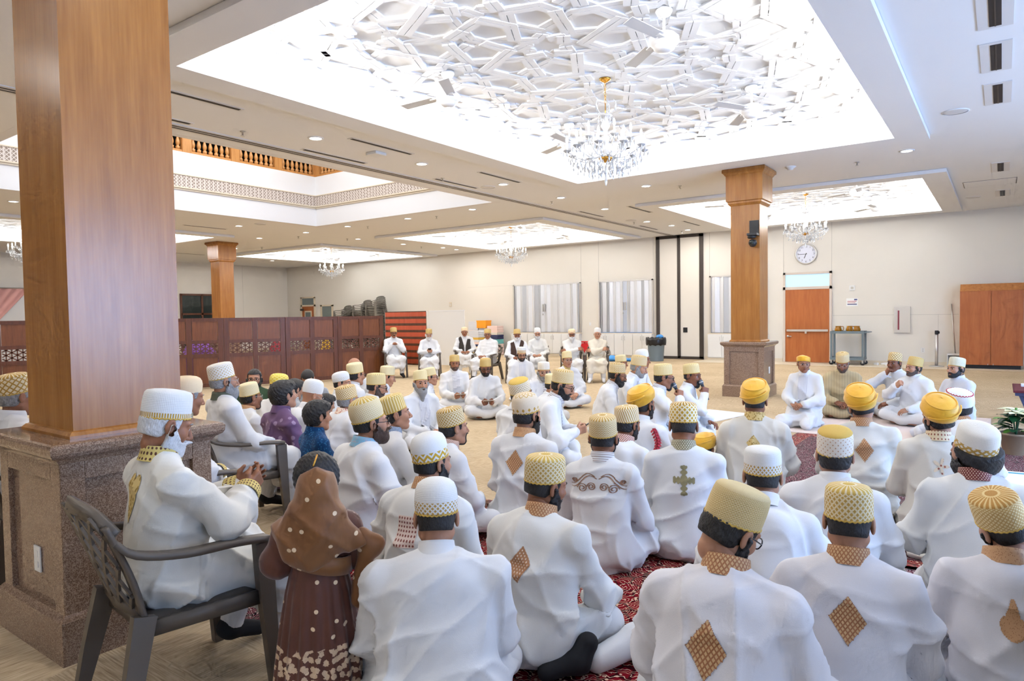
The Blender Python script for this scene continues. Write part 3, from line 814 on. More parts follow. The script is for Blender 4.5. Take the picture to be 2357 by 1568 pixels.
mb = MB(); mb.lathe([(.095, 0), (.095, -.008), (.07, -.008)], 16); mb.build('mount', 'white_enamel', t, True)
# vents on the right of the ceiling: pale frames around black slots
p = None
for (x, y, sx, sy) in ((-.07, 7.05, .10, .42), (-.07, 8.42, .10, .42), (-.06, 9.85, .10, .42), (-.04, 14.95, .12, .40), (-.01, 18.34, .12, .40)):
    if p is None:
        p = thing('ceiling_vent', 'pale ceiling vent with black slot, one of three in line', 'air vent', (x, y, CEIL), 0, 'ceiling vents with black slots')
        MB().box((-.13, -.48, -.008), (.13, .48, 0)).build('frame', 'slot_frame', p)
        s_ = MB().box((-.045, -.42, -.012), (.045, .42, -.007)).build('slot', 'black_slot', p)
        mb = MB(); mb.box((-.006, -.42, -.016), (.006, .42, -.011)); mb.build('divider', 'dark_frame', s_)
    else: dup(p, (x, y, CEIL), label='pale ceiling vent with black slot beside the access hatch' if y > 12 else None)
t = thing('ceiling_hatch', 'ceiling access hatch outlined by thin dark gap', 'hatch', (-.22, 16.7, CEIL))
MB().box((-.42, -.36, -.006), (.42, .36, 0)).build('panel', 'ceiling_paint', t)
mb = MB(); ring(mb, -.43, .43, -.37, .37, 0, .008, -.004, 0); mb.build('gap', 'dark_frame', t)

# ceiling fans
def fan_proto():
    t = thing('ceiling_fan', 'white three-bladed ceiling fan hanging from the carved ceiling tray', 'ceiling fan', (0, 0, 0), 0, 'white ceiling fans in the trays')
    mb = MB(); mb.lathe([(.075, 0), (.078, -.03), (.06, -.065), (.02, -.085), (0, -.085)], 20); mb.build('canopy', 'white_enamel', t, True)
    mb = MB(); mb.tube([(0, 0, -.07), (0, 0, -.22)], .014, 10); mb.build('downrod', 'white_enamel', t, True)
    mb = MB(); mb.lathe([(.0, -.20), (.03, -.21), (.10, -.235), (.135, -.27), (.14, -.31), (.11, -.345), (.10, -.35), (.095, -.37), (.06, -.395), (0, -.40)], 28); mb.build('motor', 'white_enamel', t, True)
    for k in range(3):
        M = Matrix.Rotation(k * 2 * PI / 3, 4, 'Z') @ Matrix.Rotation(R(11), 4, 'X')
        b = MB().prism([(.16, -.05), (.62, -.065), (.64, .05), (.16, .05)], -.315, -.308, M=M).build('blade', 'blade_grey', t)
        MB().bar(M @ Vector((.08, 0, -.315)), M @ Vector((.2, 0, -.314)), .05, .012).build('blade_arm', 'white_enamel', b)
    return t
p = fan_proto(); first = True; p['label'] = 'white three-bladed ceiling fan in large tray over the gathering'
for ti, (x0, x1, y0, y1) in enumerate(TRAYS[:4]):
    cx, cy = (x0 + x1) / 2, (y0 + y1) / 2
    for k, (fx, fy) in enumerate(((-1.31, -1.33), (1.31, -1.33), (1.31, 1.36), (-1.31, 1.36))):
        ang = R((62, 20, 2, 35)[k] + ti * 17)
        if ti == 0: loc = (cx + fx, cy + fy, TRAY_TOP)
        else: loc = (cx + fx, cy + fy, TRAY_TOP)
        if first: p.location = loc; p.rotation_euler = (0, 0, ang); first = False
        else: q_ = dup(p, loc, ang); q_['label'] = 'white three-bladed ceiling fan ' + ('in large tray over the gathering', 'in tray by the wall clock', 'in tray before the shuttered windows', 'in tray behind the wooden screens')[ti]

# chandeliers
def chandelier_proto():
    t = thing('chandelier', 'crystal chandelier with candle bulbs and gold canopy', 'chandelier', (0, 0, 0), 0, 'crystal chandeliers with candle bulbs')
    mb = MB(); mb.lathe([(.0, 0), (.068, 0), (.07, -.012), (.05, -.03), (.02, -.045), (0, -.05)], 20); mb.build('canopy', 'gold', t, True)
    mb = MB()
    for k in range(6):
        z = -.06 - k * .042; pts = []
        for j in range(10):
            a = 2 * PI * j / 10; q = (.012 * math.cos(a), .024 * math.sin(a))
            pts.append((q[0], 0, z + q[1]) if k % 2 else (0, q[0], z + q[1]))
        mb.tube(pts, .0035, 5, closed=True)
    mb.tube([(0, 0, -.29), (0, 0, -.46)], .006, 6); mb.build('chain', 'gold', t, True)
    mb = MB(); mb.lathe([(0, -.42), (.07, -.425), (.085, -.44), (.06, -.455), (.03, -.47), (.045, -.52), (.055, -.56), (.03, -.60), (.02, -.66), (.05, -.70), (.035, -.76), (.02, -.82), (.05, -.88), (.06, -.92), (.02, -.96), (0, -.97)], 18); mb.build('stem', 'crystal', t, True)
    mb = MB(); mb.lathe([(0, -.935), (.08, -.93), (.085, -.945), (.06, -.97), (.02, -.99), (0, -.99)], 18); mb.build('gold_bowl', 'gold', t, True)
    rnd = random.Random(3); drops = MB()
    def drop(x, y, z, h=.05, r=.011):
        drops.lathe([(0, z), (r * .25, z - h * .15), (r, z - h * .6), (r * .55, z - h * .85), (0, z - h)], 5, (x, y, 0), caps=False)
    n = 0
    for ringi, (rad, cnt, zc, off) in enumerate(((.46, 10, -.86, 0), (.30, 6, -.74, .3))):
        for k in range(cnt):
            a = 2 * PI * k / cnt + off; c, s = math.cos(a), math.sin(a)
            pts = []
            for j in range(9):
                u = j / 8; rr = .04 + (rad - .04) * u
                zz = -.90 + (zc + .9) * u + -.09 * math.sin(u * PI) * (1 - .3 * u)
                pts.append((rr * c, rr * s, zz))
            arm = MB().tube(pts, .007, 6).build('arm', 'crystal', t, True)
            mb = MB(); mb.lathe([(0, zc - .012), (.02, zc - .01), (.05, zc + .012), (.052, zc + .016), (.012, zc + .006), (0, zc + .006)], 12, (rad * c, rad * s, 0)); mb.build('bobeche', 'crystal', arm, True)
            mb = MB(); mb.lathe([(.013, zc), (.012, zc + .11), (0, zc + .11)], 8, (rad * c, rad * s, 0)); mb.build('candle', 'white_enamel', arm, True)
            mb = MB(); mb.lathe([(0, zc + .108), (.010, zc + .112), (.017, zc + .135), (.013, zc + .165), (.004, zc + .19), (0, zc + .195)], 8, (rad * c, rad * s, 0)); mb.build('bulb', 'bulb', arm, True)
            for j in range(6):
                b = 2 * PI * j / 6; drop(rad * c + .05 * math.cos(b), rad * s + .05 * math.sin(b), zc + .01, rnd.uniform(.06, .09))
            for u in (.35, .6, .8):
                rr = .04 + (rad - .04) * u; drop(rr * c, rr * s, -.93 - .06 * math.sin(u * PI), .06, .012)
                drop(rr * c * 1.02, rr * s * 1.02, -1.01 - .05 * math.sin(u * PI), .055, .013)
    for (rad, cnt, zc) in ((.34, 22, -.97), (.42, 24, -.93), (.2, 14, -1.09), (.08, 8, -.99), (.16, 12, -1.04), (.06, 6, -1.09), (.09, 10, -.45), (.25, 14, -1.0)):
        for k in range(cnt):
            a = 2 * PI * k / cnt + zc; drop(rad * math.cos(a), rad * math.sin(a), zc, .075, .013)
    drop(0, 0, -1.13, .14, .02); drop(0, 0, -1.05, .09, .016)
    # upper scrolls with their strings
    for k in range(5):
        a = 2 * PI * k / 5 + .4; c, s = math.cos(a), math.sin(a); pts = []
        for j in range(10):
            u = j / 9; rr = .05 + .08 * math.sin(u * PI * .8); pts.append((rr * c, rr * s, -.43 + .18 * u))
        MB().tube(pts, .005, 5).build('scroll', 'crystal', t, True)
        drop(.12 * c, .12 * s, -.30, .09, .013)
    o = drops.build('crystal_drops', 'crystal', t); o['kind'] = 'stuff'
    return t
p = chandelier_proto(); first = True
for ti, (x0, x1, y0, y1) in enumerate(TRAYS[:5]):
    loc = ((x0 + x1) / 2, (y0 + y1) / 2, TRAY_TOP)
    lb_ = 'crystal candle-bulb chandelier hanging ' + ('over the middle of the gathering', 'above the wall clock', 'before the shuttered windows', 'behind the wooden screens near the stacked chairs', 'near the pink drape')[ti]
    if first: p.location = loc; first = False; p['label'] = lb_
    else: dup(p, loc, label=lb_)

# ---------------------------------------------------------------- plastic armchairs
def arc(pts, n):
    """Catmull-Rom through pts"""
    P_ = [Vector(p) for p in pts]; P_ = [P_[0] * 2 - P_[1]] + P_ + [P_[-1] * 2 - P_[-2]]; out = []
    for i in range(1, len(P_) - 2):
        for k in range(n):
            t = k / n; a, b, c, d = P_[i - 1:i + 3]
            out.append(.5 * ((2 * b) + (c - a) * t + (2 * a - 5 * b + 4 * c - d) * t * t + (3 * b - a - 3 * c + d) * t ** 3))
    out.append(P_[-2]); return out
def band(mb, pts, w, th, side, ws=None):
    """flat band along pts: width w along the vector side, thickness th"""
    pts = [Vector(p) for p in pts]; side = Vector(side).normalized(); o = len(mb.v); m = len(pts)
    for i, p in enumerate(pts):
        d = (pts[min(i + 1, m - 1)] - pts[max(i - 1, 0)]).normalized(); n = d.cross(side).normalized(); x = n.cross(d).normalized(); ww = ws[i] if ws else w
        mb.v += [tuple(p - x * ww / 2 - n * th / 2), tuple(p + x * ww / 2 - n * th / 2), tuple(p + x * ww / 2 + n * th / 2), tuple(p - x * ww / 2 + n * th / 2)]
    for i in range(m - 1):
        for k in range(4): mb.f.append((o + i * 4 + k, o + i * 4 + (k + 1) % 4, o + i * 4 + 4 + (k + 1) % 4, o + i * 4 + 4 + k))
    mb.f.append((o + 3, o + 2, o + 1, o)); mb.f.append(tuple(o + (m - 1) * 4 + k for k in range(4)))
CH = {}
def chair_meshes(mat, lat=True):
    if (mat, lat) in CH: return CH[mat, lat]
    L = []
    mb = MB(); pts = []
    n = 10
    for j in range(9):
        y = -.21 + .47 * j / 8
        for i in range(n + 1):
            x = -1 + 2 * i / n; w = .225 + .025 * j / 8
            z = .425 - .018 * (1 - x * x) * math.sin(PI * min(1, j / 8 + .12)) - (.025 if j == 8 else 0) - (.03 * max(0, abs(x) - .85) / .15)
            pts.append((x * w, y, z))
    top = len(pts); mb.v = pts + [(x, y, z - .014) for x, y, z in pts]
    for j in range(8):
        for i in range(n):
            a = j * (n + 1) + i; mb.f.append((a, a + 1, a + n + 2, a + n + 1)); mb.f.append((top + a + n + 1, top + a + n + 2, top + a + 1, top + a))
    for i in range(n): mb.f.append((i + 1, i, top + i, top + i + 1)); a = 8 * (n + 1) + i; mb.f.append((a, a + 1, top + a + 1, top + a))
    for j in range(8):
        a = j * (n + 1); mb.f.append((a, a + n + 1, top + a + n + 1, top + a)); a += n; mb.f.append((a + n + 1, a, top + a, top + a + n + 1))
    # apron
    for s in (-1, 1): mb.bar((s * .232, -.2, .385), (s * .262, .25, .385), .02, .06)
    mb.bar((-.25, .255, .385), (.25, .255, .385), .02, .055); mb.bar((-.22, -.2, .385), (.22, -.2, .385), .02, .055)
    L.append(('seat', mb.fix(mb.mesh('seat', mat, True))))
    for s in (-1, 1):
        mb = MB(); band(mb, [(s * .262, .255, .62), (s * .268, .262, .42), (s * .285, .285, 0)], .05, .045, (0, 1, 0), [.075, .07, .04]); L.append(('leg', mb.fix(mb.mesh('leg', mat))))
        mb = MB(); band(mb, [(s * .225, -.215, .44), (s * .25, -.27, .2), (s * .265, -.315, 0)], .05, .045, (0, 1, 0), [.085, .07, .045]); L.append(('leg', mb.fix(mb.mesh('leg', mat))))
        mb = MB(); band(mb, arc([(s * .265, .275, .635), (s * .28, .12, .655), (s * .285, -.08, .665), (s * .27, -.25, .70), (s * .235, -.315, .755)], 4), .055, .026, (1, 0, 0)); L.append(('armrest', mb.fix(mb.mesh('armrest', mat, True))))
    mb = MB()
    for s in (-1, 1): band(mb, arc([(s * .20, -.205, .40), (s * .215, -.25, .58), (s * .235, -.32, .76), (s * .235, -.345, .82)], 4), .06, .02, (1, 0, 0))
    band(mb, arc([(-.245, -.315, .78), (-.17, -.355, .845), (0, -.375, .865), (.17, -.355, .845), (.245, -.315, .78)], 5), .055, .022, (0, .25, 1))
    band(mb, [(-.2, -.215, .45), (0, -.235, .445), (.2, -.215, .45)], .05, .02, (0, .2, 1))
    if not lat:
        for x in (-.13, -.065, 0, .065, .13): band(mb, [(x, -.23, .45), (x, -.285, .62), (x * 1.1, -.365, .84)], .042, .012, (1, 0, 0))
    L.append(('backrest', mb.fix(mb.mesh('backrest', mat, True))))
    if lat:
        def bp(u, v): return Vector((u * (.2 + .03 * v), -.225 - .14 * v - .02 * (1 - u * u), .46 + .385 * v))
        for k in range(7):
            for s in (-1, 1):
                c_ = -1.5 + k * .5; sl_ = 1.5; pl = []
                v0 = max(0, (-.98 - c_) / sl_ + .5); v1 = min(1, (.98 - c_) / sl_ + .5)
                if v1 - v0 < .08: continue
                for j in range(7):
                    v = v0 + (v1 - v0) * j / 6; pl.append(bp(s * (c_ + (v - .5) * sl_), v))
                mb = MB(); band(mb, pl, .017, .011, (1, 0, .3)); L.append(('slat', mb.fix(mb.mesh('slat', mat))))
    CH[mat, lat] = L
    return L
def chair(loc, rz, label, mat='resin', lat=True, group=None, sc=1.0):
    t = thing('plastic_chair', label, 'chair', loc, rz, group, sc)
    for nm, me in chair_meshes(mat, lat): link(nm, me, t)
    return t

# stacks of chairs against the back wall behind the screens
STK = ((-23.75, 20.35, 17, 'low'), (-22.45, 20.35, 20, 'middle'), (-21.55, 20.3, 22, 'tallest'))
for (x, y, n, lb) in STK:
    for k in range(n):
        t = thing('stacked_chair', 'grey plastic armchair nested in the %s chair stack by back wall' % lb, 'chair', (x, y - k * .012, k * .072), PI, 'chairs in the %s stack' % lb)
        for nm, me in chair_meshes('resin_stack', False): link(nm, me, t)
        if k == n - 1: t['label'] = 'topmost grey plastic armchair of the %s chair stack' % lb

# striped cloth hung over a frame, white board, folded mats
t = thing('striped_hanging', 'rust and brown striped cloth hung on a stand', 'cloth', (-14.8, 15.0, 0))
mb = MB(); n = 40
for i in range(n + 1):
    x = -.86 + 1.72 * i / n; y = -.02 + .012 * math.sin(i * 1.1)
    mb.v += [(x, y, .03), (x, y, 1.66), (x, y + .02, 1.66), (x, y + .02, .03)]
for i in range(n):
    for k in range(4): mb.f.append((i * 4 + k, i * 4 + 4 + k, i * 4 + 4 + (k + 1) % 4, i * 4 + (k + 1) % 4))
mb.build('cloth', 'stripe_cloth', t, True)
mb = MB(); mb.tube([(-.9, .03, 1.645), (.9, .03, 1.645)], .012)
for x in (-.9, .9): mb.tube([(x, .03, 0), (x, .03, 1.645)], .012); mb.box((x - .02, -.2, 0), (x + .02, .26, .02))
mb.build('stand', 'white_enamel', t)
t = thing('white_board', 'plain white panel standing beside striped cloth', 'board', (-13.2, 15.05, 0))
MB().box((-.68, 0, .06), (.68, .03, 1.66)).build('panel', 'pale_board', t)
mb = MB(); mb.box((-.68, -.006, 1.64), (.68, .036, 1.67)); mb.build('frame', 'white_enamel', t)
for x in (-.575, .575): MB().box((x - .025, -.2, 0), (x + .025, .22, .06)).build('foot', 'white_enamel', t)
# folded mats: each one its own thing
cols = ['pale_grey', 'mustard', 'navy_cloth', 'peach', 'teal', 'sand', 'charcoal_cloth']
for nm, c in zip(cols, ((.72, .72, .74), srgb(236, 190, 80), srgb(60, 64, 100), srgb(244, 214, 200), srgb(120, 196, 190), srgb(226, 214, 196), srgb(90, 84, 84))): plain(nm, c, .85)
names = ['pale grey', 'mustard yellow', 'navy blue', 'peach pink', 'teal', 'sand', 'charcoal']
MATBOX = MB().box((-.23, -.2, 0), (.23, .2, .082)); MATBOX = MATBOX.fix(MATBOX.mesh('folded_mat'))
def soft(w, d, h, mat):
    mb = MB(); mb.prism([(-w, 0), (w * .96, 0), (w, h * .25), (w, h * .75), (w * .96, h), (-w, h)], -d, d, 'y'); return mb.fix(mb.mesh('folded_mat', mat, False))
seq = {0: [3, 0, 6, 0, 5, 1, 3, 6, 3, 3, 3, 0, 0, 0, 0], 1: [4, 1, 6, 1, 2, 3, 0, 1, 0, 0, 0], 2: [3, 0, 1, 2, 5, 1, 2, 2, 2, 5, 0, 0], 3: [3, 3, 3, 3, 3, 4, 4, 2, 2, 5, 3, 3, 3]}
ords = ['bottom', 'second', 'third', 'fourth', 'fifth', 'sixth', 'seventh', 'eighth', 'ninth', 'tenth', 'eleventh', 'twelfth', 'thirteenth', 'fourteenth', 'fifteenth']
pile = ['pile by the white board', 'front pile', 'pile with the orange box', 'pile nearest the shutters']
for k, (x, y) in enumerate(((-16.6, 20.7), (-16.1, 20.1), (-16.1, 20.7), (-15.6, 20.6))):
    for i, c in enumerate(seq[k]):
        o = link('folded_mat', soft(.235, .2, .083, cols[c]), None, (x + .01 * math.sin(i * 2.3 + k), y, i * .085))
        tag(o, '%s folded mat, %s from floor in %s' % (names[c], ords[i], pile[k]), 'mat', 'folded mats in four piles')
t = thing('orange_box', 'bright orange open box on top of folded mats', 'box', (-16.15, 20.6, 12 * .085))
MB().box((-.22, -.17, 0), (.22, .17, .02)).build('base', 'orange_box', t)
mb = MB(); mb.box((-.22, -.17, .02), (-.21, .17, .25)); mb.box((.21, -.17, .02), (.22, .17, .25)); mb.box((-.21, -.17, .02), (.21, -.16, .25)); mb.box((-.21, .16, .02), (.21, .17, .25)); mb.build('sides', 'orange_box', t)
MB().box((-.23, -.18, .25), (.23, .18, .29)).build('lid', 'orange_box', t)
# pink curtain and white drape on the far left wall
t = thing('pink_drape', 'pink gathered curtain hung over white backdrop on far wall', 'curtain', (XL + .35, 9.3, 0))
def drape(y0, y1, z0, z1, amp, mat, nm, pinch=None):
    mb = MB(); n = 60
    for i in range(n + 1):
        y = y0 + (y1 - y0) * i / n; x = amp * math.sin(i * 1.3)
        yb = y if pinch is None else pinch + (y - pinch) * .35
        mb.v += [(x, y, z1), (x, yb * .5 + y * .5, (z0 + z1) / 2), (x, yb, z0)]
    for i in range(n):
        for k in range(2): mb.f.append((i * 3 + k, i * 3 + k + 1, i * 3 + 4 + k, i * 3 + 3 + k))
    o = mb.build(nm, mat, t, True); m = o.modifiers.new('thick', 'SOLIDIFY'); m.thickness = .004
drape(-3.2, .55, .02, 2.7, .03, 'pink_cloth', 'curtain', -3.0); 
t2 = t; mb = MB(); mb.box((-.12, -3.4, .02), (-.1, 1.2, 2.66)); mb.build('backdrop', 'white_sheet', t)
mb = MB(); mb.tube([(0, -3.4, 2.72), (0, 1.2, 2.72)], .02); mb.tube([(0, 1.2, 0), (0, 1.2, 2.72)], .02); mb.tube([(0, -3.4, 0), (0, -3.4, 2.72)], .02); mb.build('frame', 'steel', t)

# ---------------------------------------------------------------- things along the back wall
t = thing('wall_clock', 'round silver-rimmed wall clock above the wooden door', 'clock', (-4.61, YB - .002, 3.14))
MX = Matrix.Rotation(PI / 2, 4, 'X')
mb = MB(); mb.lathe([(.285, 0), (.30, .015), (.30, .04), (.28, .055), (.262, .045), (.262, .03)], 40, M=MX, caps=False); mb.build('rim', 'brushed_steel', t, True)
mb = MB(); mb.lathe([(0, .03), (.264, .03)], 40, M=MX, caps=False); mb.build('dial', 'clock_face', t)
for h in range(12):
    cu = bpy.data.curves.new('numeral', 'FONT'); cu.body = str(h if h else 12); cu.size = .075; cu.align_x = 'CENTER'; cu.align_y = 'CENTER'; cu.extrude = .001
    cu.materials.append(MAT['ink']); o0 = bpy.data.objects.new('numeral', cu); COL.objects.link(o0); me_ = bpy.data.meshes.new_from_object(o0); bpy.data.objects.remove(o0); o = link('numeral', me_, t)
    a = PI / 2 - h * PI / 6; o.location = (.215 * math.cos(a), -.033, .215 * math.sin(a)); o.rotation_euler = (PI / 2, 0, 0)
for L_, a, w in ((.13, R(90 - 202), .018), (.20, R(90 - 270), .012)):
    MB().bar((-.03 * math.cos(a), -.036, -.03 * math.sin(a)), (L_ * math.cos(a), -.036, L_ * math.sin(a)), w, .003, up=(0, 1, 0)).build('hand', 'ink', t)
t = thing('thermostat', 'small white wall sensor above paper sign', 'thermostat', (-3.40, YB - .001, 2.12))
MB().box((-.07, -.02, -.07), (.07, 0, .07)).build('case', 'white_plastic', t, bevel=.006); MB().box((-.035, -.024, -.035), (.035, -.019, .035)).build('grille', 'joint_grey', t)
t = thing('notice_sign', 'white notice with small printed lines on wall', 'sign', (-3.40, YB - .001, 1.72))
MB().box((-.15, -.008, -.11), (.15, 0, .11)).build('board', 'paper', t)
mb = MB(); mb.box((.05, -.0095, .055), (.13, -.0075, .09)); mb.build('emblem', 'label_blue', t)
mb = MB(); mb.box((-.12, -.0095, .02), (.11, -.0075, .035)); mb.box((-.12, -.0095, -.02), (.08, -.0075, -.008)); mb.build('text_line', 'label_red', t)
mb = MB(); mb.box((-.12, -.0095, -.07), (.12, -.0075, -.045)); mb.build('stripe', 'label_blue', t)
t = thing('extinguisher_cabinet', 'steel fire extinguisher cabinet with narrow glass slot', 'cabinet', (-2.175, YB - .001, 1.22))
mb = MB(); ring(mb, -.14, .14, -.3, .3, 0, .05, 0, .045)
for i, v in enumerate(mb.v): mb.v[i] = (v[0], -v[2], v[1])
mb.build('frame', 'brushed_steel', t)
d_ = MB().box((-.14, -.028, -.3), (.14, 0, .3)).build('door', 'brushed_steel', t)
MB().box((-.105, -.032, -.27), (-.065, -.027, .25)).build('pane', 'mirror_pink', d_)
t = thing('wall_outlet', 'white outlet plate low on wall beside stanchion', 'outlet', (-1.69, YB - .001, .41))
MB().box((-.04, -.008, -.06), (.04, 0, .06)).build('plate', 'white_plastic', t, bevel=.003)
mb = MB(); mb.box((-.015, -.011, .01), (.015, -.007, .04)); mb.box((-.015, -.011, -.04), (.015, -.007, -.01)); mb.build('socket', 'joint_grey', t)
t = thing('light_switch', 'white switch plate between the shuttered windows', 'switch', (-11.75, YB - .001, 1.15))
MB().box((-.04, -.008, -.06), (.04, 0, .06)).build('plate', 'white_plastic', t, bevel=.003); MB().box((-.012, -.014, -.025), (.012, -.007, .025)).build('toggle', 'white_enamel', t)
t = thing('wall_sensor', 'small beige device on wall above folded mats', 'sensor', (-18.2, YB - .001, 1.97))
MB().box((-.06, -.03, -.09), (.06, 0, .09)).build('case', 'cream_trim', t, bevel=.01); MB().box((-.03, -.034, -.04), (.03, -.029, .03)).build('lens', 'slot_frame', t)
# wardrobe with a chamfered top
t = thing('wardrobe', 'orange-brown double-door wardrobe with sloping top', 'wardrobe', (-.21, YB - .36, 0))
M_ = None
mb = MB(); mb.prism([(-.30, .1), (.34, .1), (.34, 2.1), (-.12, 2.1), (-.30, 1.93)], -.64, .64, 'x'); mb.build('body', 'door_wood', t)
MB().prism([(-.303, 1.93), (-.118, 2.105), (-.112, 2.10), (-.297, 1.925)], -.64, .64, 'x').build('sloping_top', 'maple_light', t)
MB().box((-.6, -.24, 0), (.6, .3, .1)).build('plinth', 'black_plastic', t)
for a, b in ((-.638, -.005), (.005, .638)):
    d_ = MB().box((a, -.322, .10), (b, -.301, 1.92)).build('cabinet_door', 'door_wood', t)
    x = b - .05 if a < 0 else a + .05
    MB().box((x - .006, -.334, .10), (x + .006, -.322, .13)).build('handle', 'brushed_steel', d_)
# stanchion
t = thing('stanchion', 'steel queue post with black belt head', 'stanchion', (-1.36, YB - .32, 0))
mb = MB(); mb.lathe([(.17, 0), (.175, .012), (.16, .024), (.05, .032), (.04, .032)], 24); mb.build('base', 'brushed_steel', t, True)
mb = MB(); mb.tube([(0, 0, .03), (0, 0, .86)], .035, 16); mb.build('post', 'brushed_steel', t, True)
mb = MB(); mb.lathe([(.042, .84), (.045, .85), (.045, .93), (.04, .94), (0, .94)], 16); mb.box((.03, -.025, .86), (.065, .025, .92)); mb.build('belt_head', 'black_plastic', t)
# broom and pan
t = thing('long_dustpan', 'white upright dustpan with long handle leaning by wardrobe', 'dustpan', (-.99, YB - .17, 0))
mb = MB(); mb.tube([(.03, .0, .30), (-.07, .14, 1.62)], .014, 8); mb.build('handle', 'steel', t, True)
mb = MB(); mb.box((-.14, -.14, 0), (.14, .14, .02)); mb.box((-.14, .12, .02), (.14, .14, .34)); mb.box((-.14, -.14, .02), (-.125, .12, .3)); mb.box((.125, -.14, .02), (.14, .12, .3)); mb.box((-.14, -.1, .30), (.14, .14, .345)); mb.build('pan', 'white_plastic', t)
# cart with three amber jugs
t = thing('utility_cart', 'grey two-shelf utility cart by the wooden door', 'cart', (-3.42, YB - .45, 0))
for z in (.14, .86):
    o = MB().box((-.42, -.25, z), (.42, .25, z + .035)).build('shelf', 'cart_grey', t)
    mb = MB(); ring(mb, -.42, .42, -.25, .25, -.012, .0, z + .035, z + .07); mb.build('shelf_lip', 'cart_grey', o)
for x in (-.39, .39):
    for y in (-.22, .22):
        MB().box((x - .025, y - .025, .17), (x + .025, y + .025, .87)).build('post', 'cart_grey', t)
        mb = MB(); mb.lathe([(0, -.018), (.05, -.018), (.06, -.01), (.06, .01), (.05, .018), (0, .018)], 14, M=Matrix.Translation((x, y, .06)) @ Matrix.Rotation(PI / 2, 4, 'X')); w_ = mb.build('wheel', 'black_plastic', t, True)
        MB().box((x - .02, y - .028, .06), (x + .02, y + .028, .14)).build('fork', 'steel', w_)
mb = MB(); mb.tube([(.42, -.2, .9), (.54, -.2, .9), (.54, .2, .9), (.42, .2, .9)], .014); mb.build('handle', 'cart_grey', t)
for i, x in enumerate((-.25, .02, .22)):
    j = thing('amber_jug', ('amber jug nearest the wooden door on cart', 'middle amber jug on cart', 'amber jug by the handle end of cart')[i], 'jug', (-3.42 + x, YB - .45 + (.05 if i == 1 else -.03), .895), (0, .6, PI)[i], 'amber jugs on the cart')
    mb = MB(); mb.lathe([(0, 0), (.06, 0), (.085, .04), (.09, .08), (.07, .13), (.065, .15), (.08, .17), (.076, .17), (.06, .15), (0, .14)], 18); mb.build('body', 'amber', j, True)
    MB().tube(arc([(.07, 0, .15), (.13, 0, .15), (.13, 0, .06), (.085, 0, .05)], 4), .01, 6).build('handle', 'amber', j, True)
# pale shoes beside the cart
SHOE = None
for i, (x, y, a) in enumerate(((-2.74, YB - .42, .5), (-2.52, YB - .30, 1.3), (-2.40, YB - .58, 1.0))):
    s = thing('shoe', ('pale slip-on shoe touching the cart wheel', 'pale slip-on shoe in middle of loose trio', 'pale slip-on shoe farthest from cart')[i], 'shoe', (x, y, 0), a, 'pale shoes by the cart')
    mb = MB()
    for k in range(9):
        u = k / 8; w = .042 * math.sin(PI * (.12 + .8 * u)) ** .5; h = .05 + .03 * (1 - u) - .02 * abs(u - .6)
        for q in range(8):
            b = PI * q / 7; mb.v.append((w * math.cos(b), -.13 + .26 * u, .012 + h * math.sin(b)))
    for k in range(8):
        for q in range(7): mb.f.append((k * 8 + q, k * 8 + q + 1, k * 8 + 9 + q, k * 8 + 8 + q))
    mb.f.append(tuple(range(8))); mb.f.append(tuple(64 + q for q in range(8))); mb.build('upper', 'white_sheet', s, True)
    MB().prism([(-.04, -.13), (.04, -.13), (.048, .05), (.03, .135), (-.03, .135), (-.048, .05)], 0, .014).build('sole', 'cream_trim', s)
# waste bin with liner
t = thing('waste_bin', 'grey round waste bin with black liner before folding partition', 'bin', (-8.75, 19.85, 0))
mb = MB(); mb.lathe([(.22, 0), (.225, .02), (.27, .66), (.285, .67), (.285, .70), (.26, .70), (.20, .02), (0, .02)], 28); mb.build('body', 'bin_grey', t, True)
mb = MB(); prof = [(.24, .56), (.30, .50), (.31, .54), (.315, .66), (.305, .72), (.28, .735), (.25, .70), (.2, .5)]
n = 36; o_ = 0
for r_, z in prof:
    for k in range(n): a = 2 * PI * k / n; q = 1 + .025 * math.sin(k * 2.7 + z * 20); mb.v.append((r_ * q * math.cos(a), r_ * q * math.sin(a), z + .02 * math.sin(k * 1.9)))
for i in range(len(prof) - 1):
    for k in range(n): mb.f.append((i * n + k, i * n + (k + 1) % n, (i + 1) * n + (k + 1) % n, (i + 1) * n + k))
mb.build('liner', 'bin_bag', t, True)
def crumple(name, loc, r, mat, label, cat, seed, flat=.5):
    rng = np.random.RandomState(seed); ks = rng.normal(size=(6, 3)) * 9; ph = rng.rand(6) * 6
    def fn(P):
        d = ell_d(P, (0, 0, r[2] * flat), r)
        for k_, p_ in zip(ks, ph): d = d + .012 * np.abs(np.sin(P[0] * k_[0] + P[1] * k_[1] + P[2] * k_[2] + p_))
        return np.maximum(d, .002 - P[2])
    v, q = surf(fn, (-r[0] - .06, -r[1] - .06, -.02), (r[0] + .06, r[1] + .06, r[2] * 2 + .05), .022)
    o = link(name, npmesh(name, v, q, [mat], smooth=False), None, loc); tag(o, label, cat); return o
crumple('plastic_bag', (-8.62, 19.85, .68), (.17, .13, .13), 'blue_bag', 'crumpled blue plastic bag poking out of waste bin', 'bag', 3)
crumple('plastic_bag', (-10.05, 19.2, 0), (.30, .2, .17), 'blue_bag', 'bright blue plastic bag on floor under the middle window', 'bag', 5)
crumple('plastic_bag', (-9.5, 19.4, 0), (.34, .2, .10), 'blue_bag', 'flattened blue plastic bag near waste bin', 'bag', 8)
t = thing('red_carrier', 'small red plastic stool behind man with crossed arms', 'stool', (-10.9, 19.3, 0))
mb = MB(); mb.box((-.2, -.16, .58), (.2, .16, .62)); mb.build('seat', 'red_plastic', t, bevel=.008)
